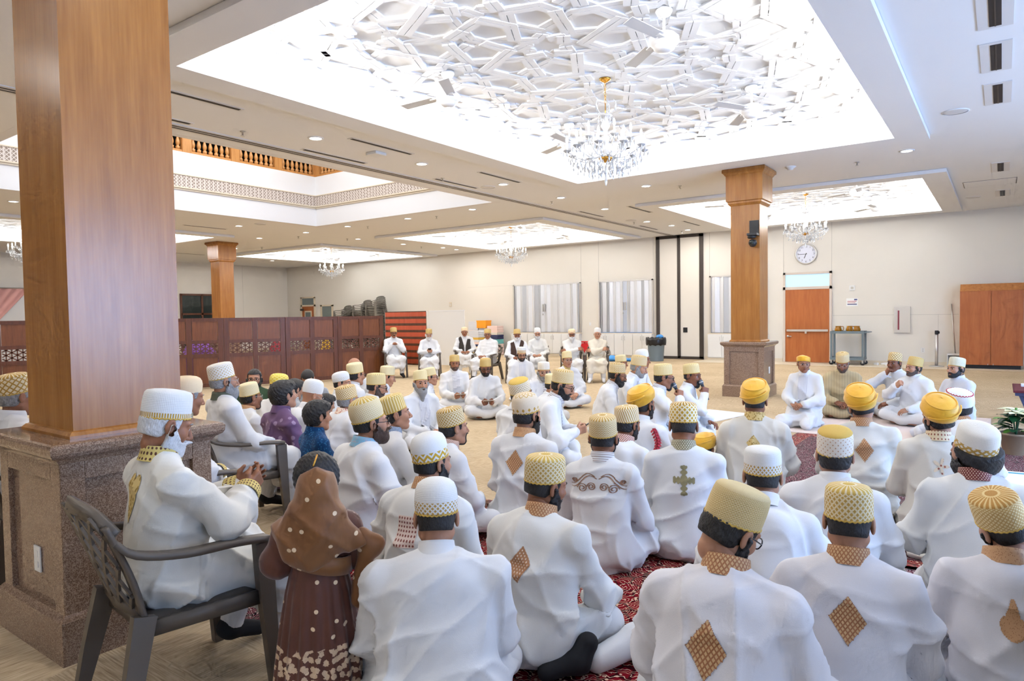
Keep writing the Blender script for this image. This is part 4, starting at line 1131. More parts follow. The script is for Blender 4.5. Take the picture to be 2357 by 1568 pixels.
for x in (-.17, .17):
    for y in (-.13, .13): MB().bar((x, y, .59), (x * 1.15, y * 1.15, 0), .05, .03).build('leg', 'red_plastic', t)
for y in (-.135, .135): MB().box((-.19, y - .015, .30), (.19, y + .015, .56)).build('apron', 'red_plastic', t)

# ---------------------------------------------------------------- cloth, skin, hair materials
def cloth(name, col, rough=.85, weave=320, wr=.25, sheen=.1, stripes=0, motif=None):
    t = NT(name); P = t.coord()
    n2 = t.noise(P, weave, 1)
    rn = t.n('ShaderNodeTexNoise'); rn.noise_type = 'RIDGED_MULTIFRACTAL'; t.put(rn.inputs['Vector'], t.coord(scale=(5, 5, 3.2), rot=(.5, .35, 0))); rn.inputs['Scale'].default_value = 1.0; rn.inputs['Detail'].default_value = 1.5; rn.inputs['Distortion'].default_value = .8
    t.bump(t.math('ADD', t.math('MULTIPLY', rn.outputs[0], .8), t.math('MULTIPLY', n2, .03)), wr * 1.3, .03)
    c = t.mix(n2, col, tuple(x * .96 for x in col))
    if motif: c = t.mix(t.math('LESS_THAN', t.voro(P, motif[1]), motif[2]), c, motif[0])
    if stripes:
        s_ = t.math('LESS_THAN', t.math('FRACT', t.math('MULTIPLY', t.sep(P)[0], stripes)), .2); c = t.mix(s_, c, tuple(x * .8 for x in col))
    MAT[name] = t.done(c, rough, spec=.25, sheen=sheen)
for nm, c in dict(white=(.77, .765, .765), lilac=(.755, .735, .76), warm=(.775, .76, .72), cream=(.72, .685, .61), creamlt=(.78, .72, .60), beige=srgb(192, 172, 132), green=srgb(62, 84, 60), purple=srgb(116, 86, 122),
                  navy=srgb(12, 62, 108), grey=srgb(166, 168, 172), denim=srgb(90, 120, 160), whitegrey=(.66, .67, .72), charcoal=srgb(64, 58, 54), brown=srgb(74, 54, 46), trouser=(.76, .755, .755)).items(): cloth(nm, c)
cloth('silk', (.76, .73, .66), .36, 200, .2, .2)
cloth('purple', srgb(112, 84, 118), motif=(srgb(158, 134, 164), 14, .26)); cloth('navy', srgb(12, 62, 108), motif=(srgb(40, 104, 150), 60, .34)); cloth('beige', srgb(192, 172, 132), stripes=30)
SKIN = [srgb(196, 148, 122), srgb(190, 138, 108), srgb(164, 110, 80), srgb(140, 88, 62)]
for i, c in enumerate(SKIN):
    t = NT('skin%d' % i); n = t.noise(t.coord(), 60, 3)
    MAT['skin%d' % i] = t.done(t.mix(n, c, tuple(x * .82 for x in c)), .5, spec=.35)
    plain('lip%d' % i, tuple(x * y for x, y in zip(c, (.72, .5, .5))), .45)
plain('eye_white', (.75, .73, .70), .2); plain('iris', (.02, .012, .008), .1)
def hairmat(name, a, b):
    t = NT(name); n = t.noise(t.coord(scale=(140, 140, 35)), 1.5, 3, .6); t.bump(n, .9, .006)
    MAT[name] = t.done(t.mix(n, a, b), .5)
hairmat('hair_black', (.006, .005, .005), (.03, .026, .024)); hairmat('hair_brown', (.03, .014, .008), (.09, .045, .025))
hairmat('hair_grey', (.16, .155, .15), (.42, .41, .40)); hairmat('hair_white', (.55, .54, .53), (.86, .85, .84)); hairmat('hair_stub', (.05, .035, .028), (.14, .09, .07))

# patterned caps: u runs round the head, v = 0..1 up the side, 1..2 across the top
CREAM = srgb(228, 212, 174); GOLD = srgb(180, 138, 58); WHITE = (.80, .79, .76); YEL = srgb(208, 172, 84)
def capmat(name, side='lattice', base=CREAM, fig=GOLD, N=26, M=5, top='rays', topbase=None, topfig=None, band=0, d=.6, NR=26, centre=True):
    t = NT(name); tc = t.n('ShaderNodeTexCoord'); u, v, _ = t.sep(tc.outputs['UV'])
    a = t.math('MULTIPLY', u, float(N)); b = t.math('MULTIPLY', v, float(M))
    f1 = t.math('FRACT', t.math('ADD', a, b)); f2 = t.math('FRACT', t.math('ADD', t.math('SUBTRACT', a, b), 50.0))
    ab = lambda x: t.math('ABSOLUTE', t.math('SUBTRACT', x, .5))
    if side in ('lattice', 'dots'): sm = t.math('LESS_THAN', t.math('MAXIMUM', ab(f1), ab(f2)), d * .5)
    elif side == 'lines': sm = t.math('GREATER_THAN', t.math('MAXIMUM', ab(f1), ab(f2)), .5 - d * .2)
    elif side == 'chev': sm = t.math('LESS_THAN', t.math('FRACT', t.math('ADD', b, t.math('MULTIPLY', ab(t.math('FRACT', a)), 1.6))), d)
    elif side == 'slant': sm = t.math('LESS_THAN', f1, d)
    elif side == 'vert': sm = t.math('LESS_THAN', t.math('FRACT', a), d)
    elif side == 'check': sm = t.math('LESS_THAN', t.math('MULTIPLY', t.math('SUBTRACT', t.math('FRACT', a), .5), t.math('SUBTRACT', t.math('FRACT', b), .5)), 0.0)
    else: sm = t.math('MULTIPLY', u, 0.0)
    if band: sm = t.math('MULTIPLY', sm, t.math('LESS_THAN', v, band))
    tb = topbase or base; tf = topfig or fig
    r = t.math('SUBTRACT', v, 1.0)
    if top == 'rays':
        w = t.math('LESS_THAN', ab(t.math('FRACT', t.math('MULTIPLY', u, float(NR)))), .30)
        tm = t.math('MULTIPLY', w, t.math('LESS_THAN', r, .72))
        if centre: tm = t.math('MAXIMUM', tm, t.math('GREATER_THAN', r, .80))
    elif top == 'petals':
        p1 = t.math('FRACT', t.math('ADD', t.math('MULTIPLY', u, 12.0), t.math('MULTIPLY', r, 2.0))); p2 = t.math('FRACT', t.math('SUBTRACT', t.math('MULTIPLY', u, 12.0), t.math('MULTIPLY', r, 2.0)))
        tm = t.math('GREATER_THAN', t.math('MAXIMUM', ab(p1), ab(p2)), .42)
    elif top == 'solid': tm = t.math('GREATER_THAN', r, .0)
    elif top == 'side': tm = sm
    else: tm = t.math('MULTIPLY', u, 0.0)
    istop = t.math('GREATER_THAN', v, 1.0)
    c = t.mix(istop, t.mix(sm, base, fig), t.mix(tm, tb, tf))
    edge = t.math('LESS_THAN', v, .06)
    if side != 'none': c = t.mix(edge, c, fig)
    knit = t.math('ADD', t.math('SINE', t.math('MULTIPLY', u, 560.0)), t.math('SINE', t.math('MULTIPLY', v, 110.0)))
    hgt = t.math('ADD', t.math('MULTIPLY', knit, .12), t.mix(istop, sm, tm))
    t.bump(hgt, .45, .004)
    MAT[name] = t.done(c, .7, spec=.3)
LG = srgb(192, 154, 82)
capmat('cap_lattice', 'lattice', CREAM, GOLD, 26, 5); capmat('cap_lattice2', 'lines', CREAM, GOLD, 16, 3.2, 'rays', d=.7); capmat('cap_lattice3', 'lattice', CREAM, LG, 40, 7)
capmat('cap_rays', 'lattice', CREAM, srgb(196, 156, 78), 26, 5, 'rays', None, YEL, d=.62)
capmat('cap_rays2', 'dots', srgb(206, 170, 108), srgb(238, 220, 170), 34, 7, 'rays', srgb(226, 200, 140), srgb(190, 140, 70), d=.6)
capmat('cap_rays3', 'lattice', srgb(230, 216, 180), srgb(208, 182, 122), 44, 8, 'rays', srgb(230, 218, 176), YEL, NR=22)
capmat('cap_zig', 'chev', CREAM, LG, 34, 9, 'rays', None, LG, d=.4); capmat('cap_stripes', 'slant', srgb(240, 226, 196), LG, 34, 2.2, 'rays', d=.45)
capmat('cap_diamond', 'lattice', srgb(240, 228, 196), srgb(206, 162, 50), 17, 3.6, 'rays', None, GOLD, d=.62)
capmat('cap_beige', 'lattice', srgb(222, 200, 150), srgb(204, 174, 110), 60, 12, 'none'); capmat('cap_flower', 'dots', srgb(226, 208, 180), srgb(190, 146, 60), 14, 2.2, 'petals', srgb(226, 208, 180), srgb(196, 156, 70), band=.34, d=.5)
capmat('cap_band', 'lattice', WHITE, LG, 26, 6, 'none', band=.42); capmat('cap_band2', 'lattice', WHITE, LG, 30, 5, 'none', band=.46); capmat('cap_bandw', 'lines', srgb(232, 226, 214), srgb(196, 156, 80), 16, 4, 'none', band=.42, d=1.1)
capmat('cap_bandflower', 'chev', WHITE, srgb(206, 164, 50), 14, 4, 'none', band=.42, d=.55); capmat('cap_band3', 'chev', WHITE, LG, 22, 4, 'none', band=.5); capmat('cap_bandgold', 'vert', WHITE, srgb(196, 156, 70), 60, 1, 'none', band=.26, d=.6)
capmat('cap_dots', 'dots', srgb(236, 230, 218), srgb(200, 160, 70), 22, 4.5, 'none', d=.38); capmat('cap_dotcream', 'dots', srgb(232, 222, 206), srgb(196, 150, 110), 22, 4, 'solid', None, YEL, d=.3); capmat('cap_dotgold', 'dots', srgb(232, 218, 190), srgb(170, 140, 90), 24, 5, 'solid', None, YEL, d=.42)
capmat('cap_vstripe', 'vert', srgb(234, 218, 170), srgb(204, 170, 86), 30, 1, 'rays'); capmat('cap_vstripe2', 'vert', srgb(232, 216, 172), srgb(212, 186, 120), 44, 1, 'rays', d=.5)
capmat('cap_mesh', 'dots', srgb(238, 224, 184), srgb(206, 180, 120), 36, 7, 'side', d=.45); capmat('cap_crochet', 'dots', srgb(238, 220, 130), srgb(226, 196, 70), 12, 3, 'side', d=.7)
capmat('cap_goldplain', 'lattice', srgb(218, 190, 128), srgb(200, 164, 92), 34, 6, 'rays'); capmat('cap_creamplain', 'vert', srgb(236, 220, 176), srgb(224, 204, 150), 60, 1, 'none'); capmat('cap_cream', 'none', srgb(240, 216, 176), GOLD, 10, 1, 'none')
capmat('cap_plainw', 'none', (.80, .79, .76), WHITE, 10, 1, 'none'); capmat('cap_creamband', 'lattice', srgb(214, 206, 180), srgb(150, 140, 110), 30, 6, 'none', band=.5, d=.3); capmat('cap_headcloth', 'dots', (.80, .80, .80), srgb(190, 176, 140), 30, 4, 'none', band=.4, d=.4)
capmat('cap_redtrim', 'none', (.80, .80, .82), WHITE, 40, 8, 'none')
t = NT('turban_yellow'); n = t.noise(t.coord(scale=(10, 10, 30)), 2, 3); t.bump(n, .35, .01); MAT['turban_yellow'] = t.done(t.mix(n, srgb(226, 164, 20), srgb(240, 186, 44)), .5, sheen=.3)
plain('red_thread', srgb(190, 40, 60), .8)
# borders, collars and embroidered patches
def embmat(name, base, fig, N=10, kind='lines', d=.8):
    t = NT(name); tc = t.n('ShaderNodeTexCoord'); u, v, _ = t.sep(tc.outputs['UV'])
    a = t.math('MULTIPLY', u, float(N)); b = t.math('MULTIPLY', v, float(N))
    ab = lambda x: t.math('ABSOLUTE', t.math('SUBTRACT', t.math('FRACT', x), .5))
    s1 = t.math('ADD', a, b); s2 = t.math('ADD', t.math('SUBTRACT', a, b), 50.0)
    if kind == 'lines': m = t.math('GREATER_THAN', t.math('MAXIMUM', ab(s1), ab(s2)), .5 - .18 * d)
    elif kind == 'dots': m = t.math('LESS_THAN', t.math('ADD', t.math('POWER', ab(a), 2.0), t.math('POWER', ab(b), 2.0)), .05 * d)
    elif kind == 'stripe': m = t.math('LESS_THAN', ab(b), .25)
    elif kind == 'vstripe': m = t.math('LESS_THAN', ab(a), .14)
    else: m = t.math('LESS_THAN', t.voro(tc.outputs['UV'], N), .35 * d)
    t.bump(m, .5, .004); MAT[name] = t.done(t.mix(m, base, fig), .65)
TAN = srgb(206, 168, 122); BRN = srgb(150, 96, 56)
embmat('e_brownlat', TAN, srgb(166, 110, 70), 8, 'lines', 1.0); embmat('e_brown', srgb(196, 150, 106), srgb(158, 108, 66), 22, 'voro'); embmat('e_gold', srgb(214, 186, 120), srgb(160, 126, 50), 10, 'voro', 1.2)
embmat('e_maroon', srgb(222, 196, 164), srgb(112, 40, 36), 9, 'lines', 1.6); embmat('e_maroonlat', srgb(232, 220, 204), srgb(150, 60, 50), 8, 'lines', .9); embmat('e_redlat', srgb(236, 224, 210), srgb(176, 110, 80), 10, 'lines', .9)
embmat('e_dotbrown', srgb(216, 196, 160), srgb(140, 70, 50), 6, 'dots', 1.0); embmat('e_goldgrey', srgb(206, 200, 178), srgb(126, 118, 88), 8, 'lines', 1.2); embmat('e_blue', srgb(130, 180, 204), srgb(190, 150, 160), 16, 'voro', .9); embmat('e_bluegrey', srgb(130, 146, 170), srgb(200, 204, 214), 24, 'voro')
embmat('e_goldfloral', srgb(214, 190, 112), srgb(92, 50, 32), 7, 'dots', 1.5); embmat('e_redfloral', srgb(238, 214, 190), srgb(186, 86, 66), 9, 'voro', 1.0); embmat('e_stripe', (.75, .75, .76), srgb(170, 160, 158), 12, 'stripe'); embmat('e_square', srgb(226, 204, 190), srgb(140, 80, 70), 7, 'dots', 1.6)
embmat('e_floral', srgb(222, 200, 170), srgb(150, 80, 60), 6, 'voro', 1.0); embmat('e_diamondw', srgb(226, 208, 190), srgb(172, 122, 84), 7, 'lines', 1.7); embmat('e_green', srgb(150, 140, 100), srgb(90, 84, 60), 8, 'dots', 1.0); plain('e_scroll', srgb(150, 112, 88), .6); plain('e_pipe', srgb(84, 88, 70), .6); plain('e_cross', srgb(146, 136, 96), .6)
embmat('e_plackt', (.68, .68, .71), (.52, .52, .57), 7, 'vstripe')

# ---------------------------------------------------------------- head, hair, beard, hands, caps (shared templates)
def head_sdf(P, big=1.0):
    X = np.abs(P[0]); Q = (X, P[1], P[2])
    d = ell_d(P, (0, -.012, .028), (.0765, .097, .088))
    d = smin(d, ell_d(P, (0, .028, -.038), (.060, .064, .076)), .03)
    d = smin(d, cap_d(Q, (.052, -.004, -.055), (.018, .064, -.097), .017, .017), .025)
    d = smin(d, ell_d(P, (0, .070, -.094), (.024, .020, .021)), .02)
    d = smin(d, cap_d(P, (0, -.016, -.05), (0, -.022, -.085), .056, .050), .03)
    d = smin(d, ell_d(Q, (.040, .060, -.022), (.024, .022, .024)), .02)
    d = smin(d, cap_d(Q, (.012, .087, .027), (.050, .066, .026), .008, .007), .014)
    d = smin(d, -0 + cap_d(P, (0, .084, .020), (0, .112, -.028), .0075, .0125), .012)
    d = smin(d, ell_d(Q, (.0135, .098, -.034), (.009, .011, .008)), .006)
    e = ell_d(Q, (.032, .096, .006), (.016, .017, .010)); d = -smin(-d, e, .010)
    d = smin(d, ell_d(Q, (.032, .0735, .007), (.0150, .0140, .0140)), .004)
    slot = ell_d(Q, (.032, .092, .0055), (.0135, .012, .0048)); d = -smin(-d, slot, .002)
    d = smin(d, cap_d(Q, (0, .0935, -.0575), (.017, .083, -.060), .0055, .003), .006)
    d = smin(d, cap_d(Q, (0, .0915, -.0685), (.015, .082, -.066), .0065, .003), .006)
    d = -smin(-d, cap_d(Q, (0, .099, -.0630), (.021, .086, -.0635), .0022, .0015), .003)
    ear = ell_d(Q, (.082, -.010, -.002), (.010, .020, .033)); ear = -smin(-ear, ell_d(Q, (.092, -.004, .002), (.008, .011, .020)), .004)
    d = smin(d, ear, .006)
    return d
HT = {}
def uvball(c, r, n=12, m=8):
    v = []; q = []
    for i in range(m + 1):
        th = PI * i / m
        for k in range(n): a = 2 * PI * k / n; v.append((c[0] + r * math.sin(th) * math.cos(a), c[1] + r * math.cos(th), c[2] + r * math.sin(th) * math.sin(a)))
    for i in range(m):
        for k in range(n): q.append((i * n + k, i * n + (k + 1) % n, (i + 1) * n + (k + 1) % n, (i + 1) * n + k))
    return np.array(v), np.array(q)
def head_tpl(h):
    if h in HT: return HT[h]
    v, q = surf(lambda P: head_sdf(P), (-.105, -.125, -.20), (.105, .135, .13), h)
    c = v[q].mean(1); mi = np.zeros(len(q), int)
    lip = (np.abs(c[:, 0]) < .02) & (c[:, 2] < -.052) & (c[:, 2] > -.076) & (c[:, 1] > .086); mi[lip] = 1
    V = [v]; Q = [q]; MI = [mi]; n = len(v)
    for s in (-1, 1):
        ev, eq = uvball((s * .032, .0745, .006), .0135); cc = ev[eq].mean(1)
        m = np.where(cc[:, 1] - .0745 > .0108, 3, 2); V.append(ev); Q.append(eq + n); MI.append(m); n += len(ev)
    HT[h] = (np.concatenate(V), np.concatenate(Q), np.concatenate(MI)); return HT[h]
HAIR = {}
HSTY = dict(fade=('fade', 'black'), thick=('thick', 'black'), grey=('thick', 'grey'), white=('thick', 'white'), long=('long', 'black'), mop=('mop', 'black'), shorttop=('shorttop', 'black'), bald=None)
BSTY = dict(short=('short', 'black'), full=('full', 'black'), brown=('full', 'brown'), long=('long', 'black'), grey=('short', 'grey'), longgrey=('long', 'grey'), white=('full', 'white'), longwhite=('long', 'white'), goatee=('goatee', 'black'),
            goatee2=('goatee2', 'black'), stub=('stub', 'stub'), greystub=('short', 'grey'), greylong2=('full', 'grey'), must=('must', 'black'), none=None)
def wob(P, k, a, seed=0):
    return a * (np.sin(P[0] * k + seed) * np.sin(P[1] * k * 1.1 + 1.3 * seed) * np.sin(P[2] * k * .9 + .7) + .6 * np.sin(P[0] * k * 2.3 + P[2] * k * 1.7))
def hair_tpl(style, col, h):
    key = (style, col, h)
    if key in HAIR: return HAIR[key]
    th = dict(fade=.0025, thick=.006, long=.026, mop=.022, shorttop=.010)[style]
    def fn(P):
        y, z = P[1], P[2]; X = np.abs(P[0])
        d = ell_d(P, (0, -.014, .028), (.0765 + th, .097 + th, .088 + th))
        if style == 'long': d = np.maximum(d, z - .06 + y * .3)
        if style == 'long': d = smin(d, ell_d(P, (0, -.06, -.04), (.088, .062, .075)), .04)
        if style in ('mop',): d = smin(d, ell_d(P, (0, .055, .085), (.062, .045, .035)), .03)
        if style in ('thick', 'mop', 'long', 'fade', 'shorttop'): d = smin(d, ell_d(P, (0, -.045, -.035), (.062 + th * .6, .05 + th * .6, .05)), .03)
        d = d + wob(P, 150, .0034 if style == 'mop' else .0022 if style in ('long', 'thick') else .0006)
        low = dict(fade=-.046, thick=-.056, long=-.13, mop=-.072, shorttop=-.06)[style]
        zl = low + np.clip((y + .03) / .05, 0, 1) * (-low - .006)
        if style == 'mop': zl = zl + .012 * np.sin(P[0] * 170)
        fr = y - .032 - np.clip(z - (.058 if style != 'mop' else .045), 0, 1) * 6
        d = np.maximum(np.maximum(d, zl - z), fr)
        if style in ('fade', 'thick', 'long'): d = np.maximum(d, z - .036 - .23 * y)
        earcut = ell_d((X, y, z), (.088, -.006, -.004), (.022, .020, .034)); d = np.maximum(d, -earcut) if style != 'long' else d
        return d
    v, q = surf(fn, (-.12, -.145, -.15), (.12, .125, .16), h)
    HAIR[key] = npmesh('hair', v, q, ['hair_' + col]); return HAIR[key]
def beard_tpl(style, col, h):
    key = ('b' + style, col, h)
    if key in HAIR: return HAIR[key]
    th = dict(short=.0055, full=.013, long=.012, goatee=.006, goatee2=.007, stub=.0022, must=.007)[style]
    def fn(P):
        y, z = P[1], P[2]; X = np.abs(P[0])
        hd = head_sdf(P)
        zu = -.041 + np.clip((.062 - y) / .06, 0, 1) * .050 - np.clip((X - .018) / .02, 0, 1) * np.clip((y - .03) / .03, 0, 1) * .012
        d = hd - th
        if style in ('full', 'long'): d = smin(d, ell_d(P, (0, .068, -.102), (.040, .030, .030)), .025)
        if style == 'goatee2': d = smin(d, ell_d(P, (0, .075, -.112), (.024, .022, .026)), .02)
        if style == 'long': d = smin(d, cap_d(P, (0, .068, -.10), (0, .068, -.19), .046, .020), .03)
        d = d + wob(P, 170, .0016)
        d = np.maximum(d, z - zu); d = np.maximum(d, -.010 - y)
        d = np.maximum(d, (-.112 if style in ('short', 'stub') else -.26) - z) if style != 'long' else d
        if style in ('full', 'goatee', 'goatee2'): d = np.maximum(d, -.145 - z)
        if style in ('goatee', 'goatee2'): d = np.maximum(d, X - .03)
        if style == 'must': d = np.maximum(np.maximum(d, -.058 - z), np.maximum(X - .034, .05 - y))
        d = np.maximum(d, -ell_d((X, y, z), (0, .096, -.0635), (.021, .02, .0072)))
        return d
    v, q = surf(fn, (-.10, -.03, -.235), (.10, .135, .025), h)
    HAIR[key] = npmesh('beard', v, q, ['hair_' + col]); return HAIR[key]
def brow_tpl(col, s):
    key = ('brow', col, s)
    if key not in HAIR:
        mb = MB()
        mb.tube([(s * .012, .0945, .0265), (s * .026, .0925, .0300), (s * .040, .0845, .0290), (s * .050, .0745, .0245)], [.0028, .0036, .003, .0012], 6)
        HAIR[key] = mb.fix(mb.mesh('eyebrow', 'hair_' + col, True))
    return HAIR[key]
def glasses_tpl(kind):
    key = ('gl', kind)
    if key not in HAIR:
        mb = MB(); r = .0022 if kind == 'black' else .0015
        for s in (-1, 1):
            pts = []
            for k in range(14):
                a = 2 * PI * k / 14; pts.append((s * (.033 + .023 * math.cos(a)), .104 - .012 * abs(math.cos(a)) * (1 if math.cos(a) > 0 else .0), .003 + .019 * math.sin(a)))
            mb.tube(pts, r, 6, closed=True)
            mb.tube([(s * .056, .092, .008), (s * .076, .06, .008), (s * .084, .0, .012), (s * .085, -.012, .004)], r, 6)
        mb.tube([(-.010, .106, .007), (0, .109, .009), (.010, .106, .007)], r, 6)
        plain('gl_black', (.012, .012, .014), .25); plain('gl_clear', (.62, .58, .54), .2, .4); plain('gl_grey', (.35, .36, .38), .3)
        HAIR[key] = mb.fix(mb.mesh('glasses', 'gl_' + kind, True))
    return HAIR[key]
HAND = {}
def hand_tpl(kind, h):
    key = (kind, h)
    if key in HAND: return HAND[key]
    curl = dict(relax=(22, 26, 18), grip=(68, 75, 45), flat=(6, 8, 6))[kind]
    fing = []
    for x, ln, r, sp in ((-.029, .070, .0088, -.10), (-.0095, .080, .0090, -.02), (.0105, .074, .0086, .05), (.029, .057, .0078, .14)):
        p = np.array((x, .085 - abs(x) * .15, 0.0)); a = 0; segs = []
        for f, c in zip((.45, .31, .24), curl):
            a += R(c); dv = np.array((math.sin(sp) * math.cos(a), math.cos(sp) * math.cos(a), -math.sin(a)))
            q = p + dv * ln * f; segs.append((p, q)); p = q
        fing.append((segs, r))
    if kind == 'grip': th = [((-.030, .020, -.006), (-.045, .048, -.032), .0135, .0108), ((-.045, .048, -.032), (-.022, .070, -.050), .0108, .0085)]
    else: th = [((-.030, .018, -.004), (-.056, .048, -.014), .0135, .0108), ((-.056, .048, -.014), (-.062, .078, -.022), .0105, .0082)]
    def fn(P):
        X, Y_, Z_ = P
        bx = [np.abs(X) - .032, np.abs(Y_ - .045) - .040, np.abs(Z_) - .006]
        d = np.sqrt(sum(np.maximum(b, 0) ** 2 for b in bx)) + np.minimum(np.maximum(bx[0], np.maximum(bx[1], bx[2])), 0) - .009
        d = smin(d, cap_d(P, (0, .015, 0), (0, -.06, 0), .025, .028), .02)
        for a, b, r1, r2 in th: d = smin(d, cap_d(P, a, b, r1, r2), .008)
        f = None
        for segs, r in fing:
            g = None
            for i, (a, b) in enumerate(segs):
                e = cap_d(P, a, b, r - i * .0006, r - (i + 1) * .0008); g = e if g is None else np.minimum(g, e)
            f = g if f is None else np.minimum(f, g)
        return smin(d, f, .006)
    v, q = surf(fn, (-.085, -.095, -.115), (.065, .18, .035), h)
    HAND[key] = (v, q); return HAND[key]
CAPM = {}
def cap_mesh(kind):
    """(mesh of the crown, list of extra (name, mesh))"""
    if kind in CAPM: return CAPM[kind]
    ex = []
    if kind.startswith('turban'):
        mb = MB(); n = 40
        prof = [(.092, 0), (.104, .012), (.112, .035), (.113, .055), (.106, .078), (.094, .094), (.088, .098), (.084, .099), (.06, .112), (.03, .118), (0, .12)]
        if kind == 'turban3': prof = [(.093, 0), (.097, .006), (.099, .04), (.098, .055), (.092, .062), (.06, .074), (.03, .079), (0, .08)]
        for (r_, z) in prof:
            for k in range(n):
                a = 2 * PI * k / n; w = 0
                if kind != 'turban3' and r_ > .09: w = .004 * math.sin(z * 150 + a * 1.0) + (.004 * math.sin(z * 260 - a * 2) if kind == 'turban2' else 0)
                mb.v.append(((r_ + w) * .93 * math.cos(a), (r_ + w) * 1.08 * math.sin(a), z + .010 * math.sin(a + .8) * (1 if z < .09 else .3)))
        for i in range(len(prof) - 1):
            for k in range(n): mb.f.append((i * n + k, i * n + (k + 1) % n, (i + 1) * n + (k + 1) % n, (i + 1) * n + k))
        me = mb.fix(mb.mesh('turban', 'turban_yellow', True))
        if kind != 'turban3':
            mb = MB(); pts = [((.0915) * .93 * math.cos(a), .0915 * 1.08 * math.sin(a), .0975 + .006 * math.sin(a + .8)) for a in np.linspace(0, 2 * PI, 33)[:-1]]
            mb.tube(pts, .0045, 6, closed=True)
            pts = [((.116) * .93 * math.cos(a), .116 * 1.08 * math.sin(a), .02 + .06 * (a - 3.4) / 2.4) for a in np.linspace(3.4, 5.8, 14)]
            mb.tube(pts, .005, 6); ex.append(('wrap_fold', mb.fix(mb.mesh('wrap_fold', 'turban_yellow', True))))
    else:
        prof = dict(std=[(.089, 0), (.0905, .02), (.0905, .045), (.089, .07), (.086, .086), (.078, .094), (.055, .099), (.028, .1015), (0, .102)],
                    dome=[(.087, 0), (.092, .025), (.092, .05), (.088, .075), (.078, .094), (.06, .105), (.04, .111), (.02, .113), (0, .1135)],
                    soft=[(.087, 0), (.092, .02), (.094, .045), (.09, .065), (.08, .08), (.06, .09), (.03, .095), (.015, .096), (0, .096)])
        pr = prof['dome'] if kind in ('band', 'bandflower', 'rays3', 'flower', 'plainw') else prof['soft'] if kind in ('headcloth', 'crochet', 'redtrim', 'cream') else prof['std']
        ns = 4 if pr is not prof['dome'] else 4
        mb = MB(); mb.lathe(pr, 48, ax=.93, ay=1.10, uv=True, caps=False)
        m_ = len(pr)
        def uvf(u, i):
            return (u, i / ns if i <= ns else 1 + (i - ns) / (m_ - 1 - ns))
        me = mb.mesh('cap', 'cap_' + kind, True, uvfn=uvf); me = mb.fix(me)
        if kind not in ('plainw', 'cream', 'redtrim', 'headcloth'):
            mb = MB(); pts = [(.0895 * .93 * math.cos(a), .0895 * 1.10 * math.sin(a), .002 + .0018 * math.sin(a * 30)) for a in np.linspace(0, 2 * PI, 121)[:-1]]
            mb.tube(pts, .0028, 5, closed=True); plain('cap_gold_edge', srgb(206, 168, 74), .6); ex.append(('edge_trim', mb.fix(mb.mesh('edge_trim', 'cap_gold_edge', True))))
        if kind == 'redtrim':
            mb = MB(); pts = [(.081 * .93 * math.cos(a), .081 * 1.10 * math.sin(a), .078 + .004 * math.sin(a * 26)) for a in np.linspace(0, 2 * PI, 105)[:-1]]
            mb.tube(pts, .003, 5, closed=True); ex.append(('zigzag_trim', mb.fix(mb.mesh('zigzag_trim', 'red_thread', True))))
    CAPM[kind] = (me, ex); return CAPM[kind]

# ---------------------------------------------------------------- a person
def ik(S, T, a, b, pole):
    S = np.array(S, float); T = np.array(T, float); d = T - S; L = np.linalg.norm(d)
    if L > (a + b) * .995: T = S + d * (a + b) * .995 / L; d = T - S; L = np.linalg.norm(d)
    u = d / L; x = (a * a - b * b + L * L) / (2 * L); h = math.sqrt(max(a * a - x * x, 0))
    p = np.array(pole, float); p = p - u * (p @ u); p /= np.linalg.norm(p) + 1e-9
    return S + u * x + p * h, T
def frame(y, z):
    y = Vector(y).normalized(); z = Vector(z); x = y.cross(z).normalized(); z = x.cross(y)
    return Matrix(((x.x, y.x, z.x, 0), (x.y, y.y, z.y, 0), (x.z, y.z, z.z, 0), (0, 0, 0, 1)))
HELD = []
def folds(v, n, seed, amp, lo=.0):
    rng = np.random.RandomState(seed); f = np.zeros(len(v))
    for i in range(10):
        k = rng.normal(size=3) * np.array([.8, .8, 1.25]); k *= rng.uniform(13, 34) / np.linalg.norm(k)
        w1 = rng.normal(size=3) * 6; w2 = rng.normal(size=3) * 13; m = rng.normal(size=3) * 5
        ph = v @ k + 1.3 * np.sin(v @ w1 + rng.rand() * 6) + .5 * np.sin(v @ w2 + rng.rand() * 6) + rng.rand() * 6
        f += (1 - np.abs(np.sin(ph * .5))) ** 3 * np.clip(1.5 * np.sin(v @ m + rng.rand() * 6), 0, 1) * rng.uniform(.6, 1.2)
    f -= f.mean()
    wt = np.clip(1.3 - (v[:, 2] / (v[:, 2].max() + 1e-6)) * 1.0, .30, 1.0)
    return v + n * (f * wt * amp)[:, None]
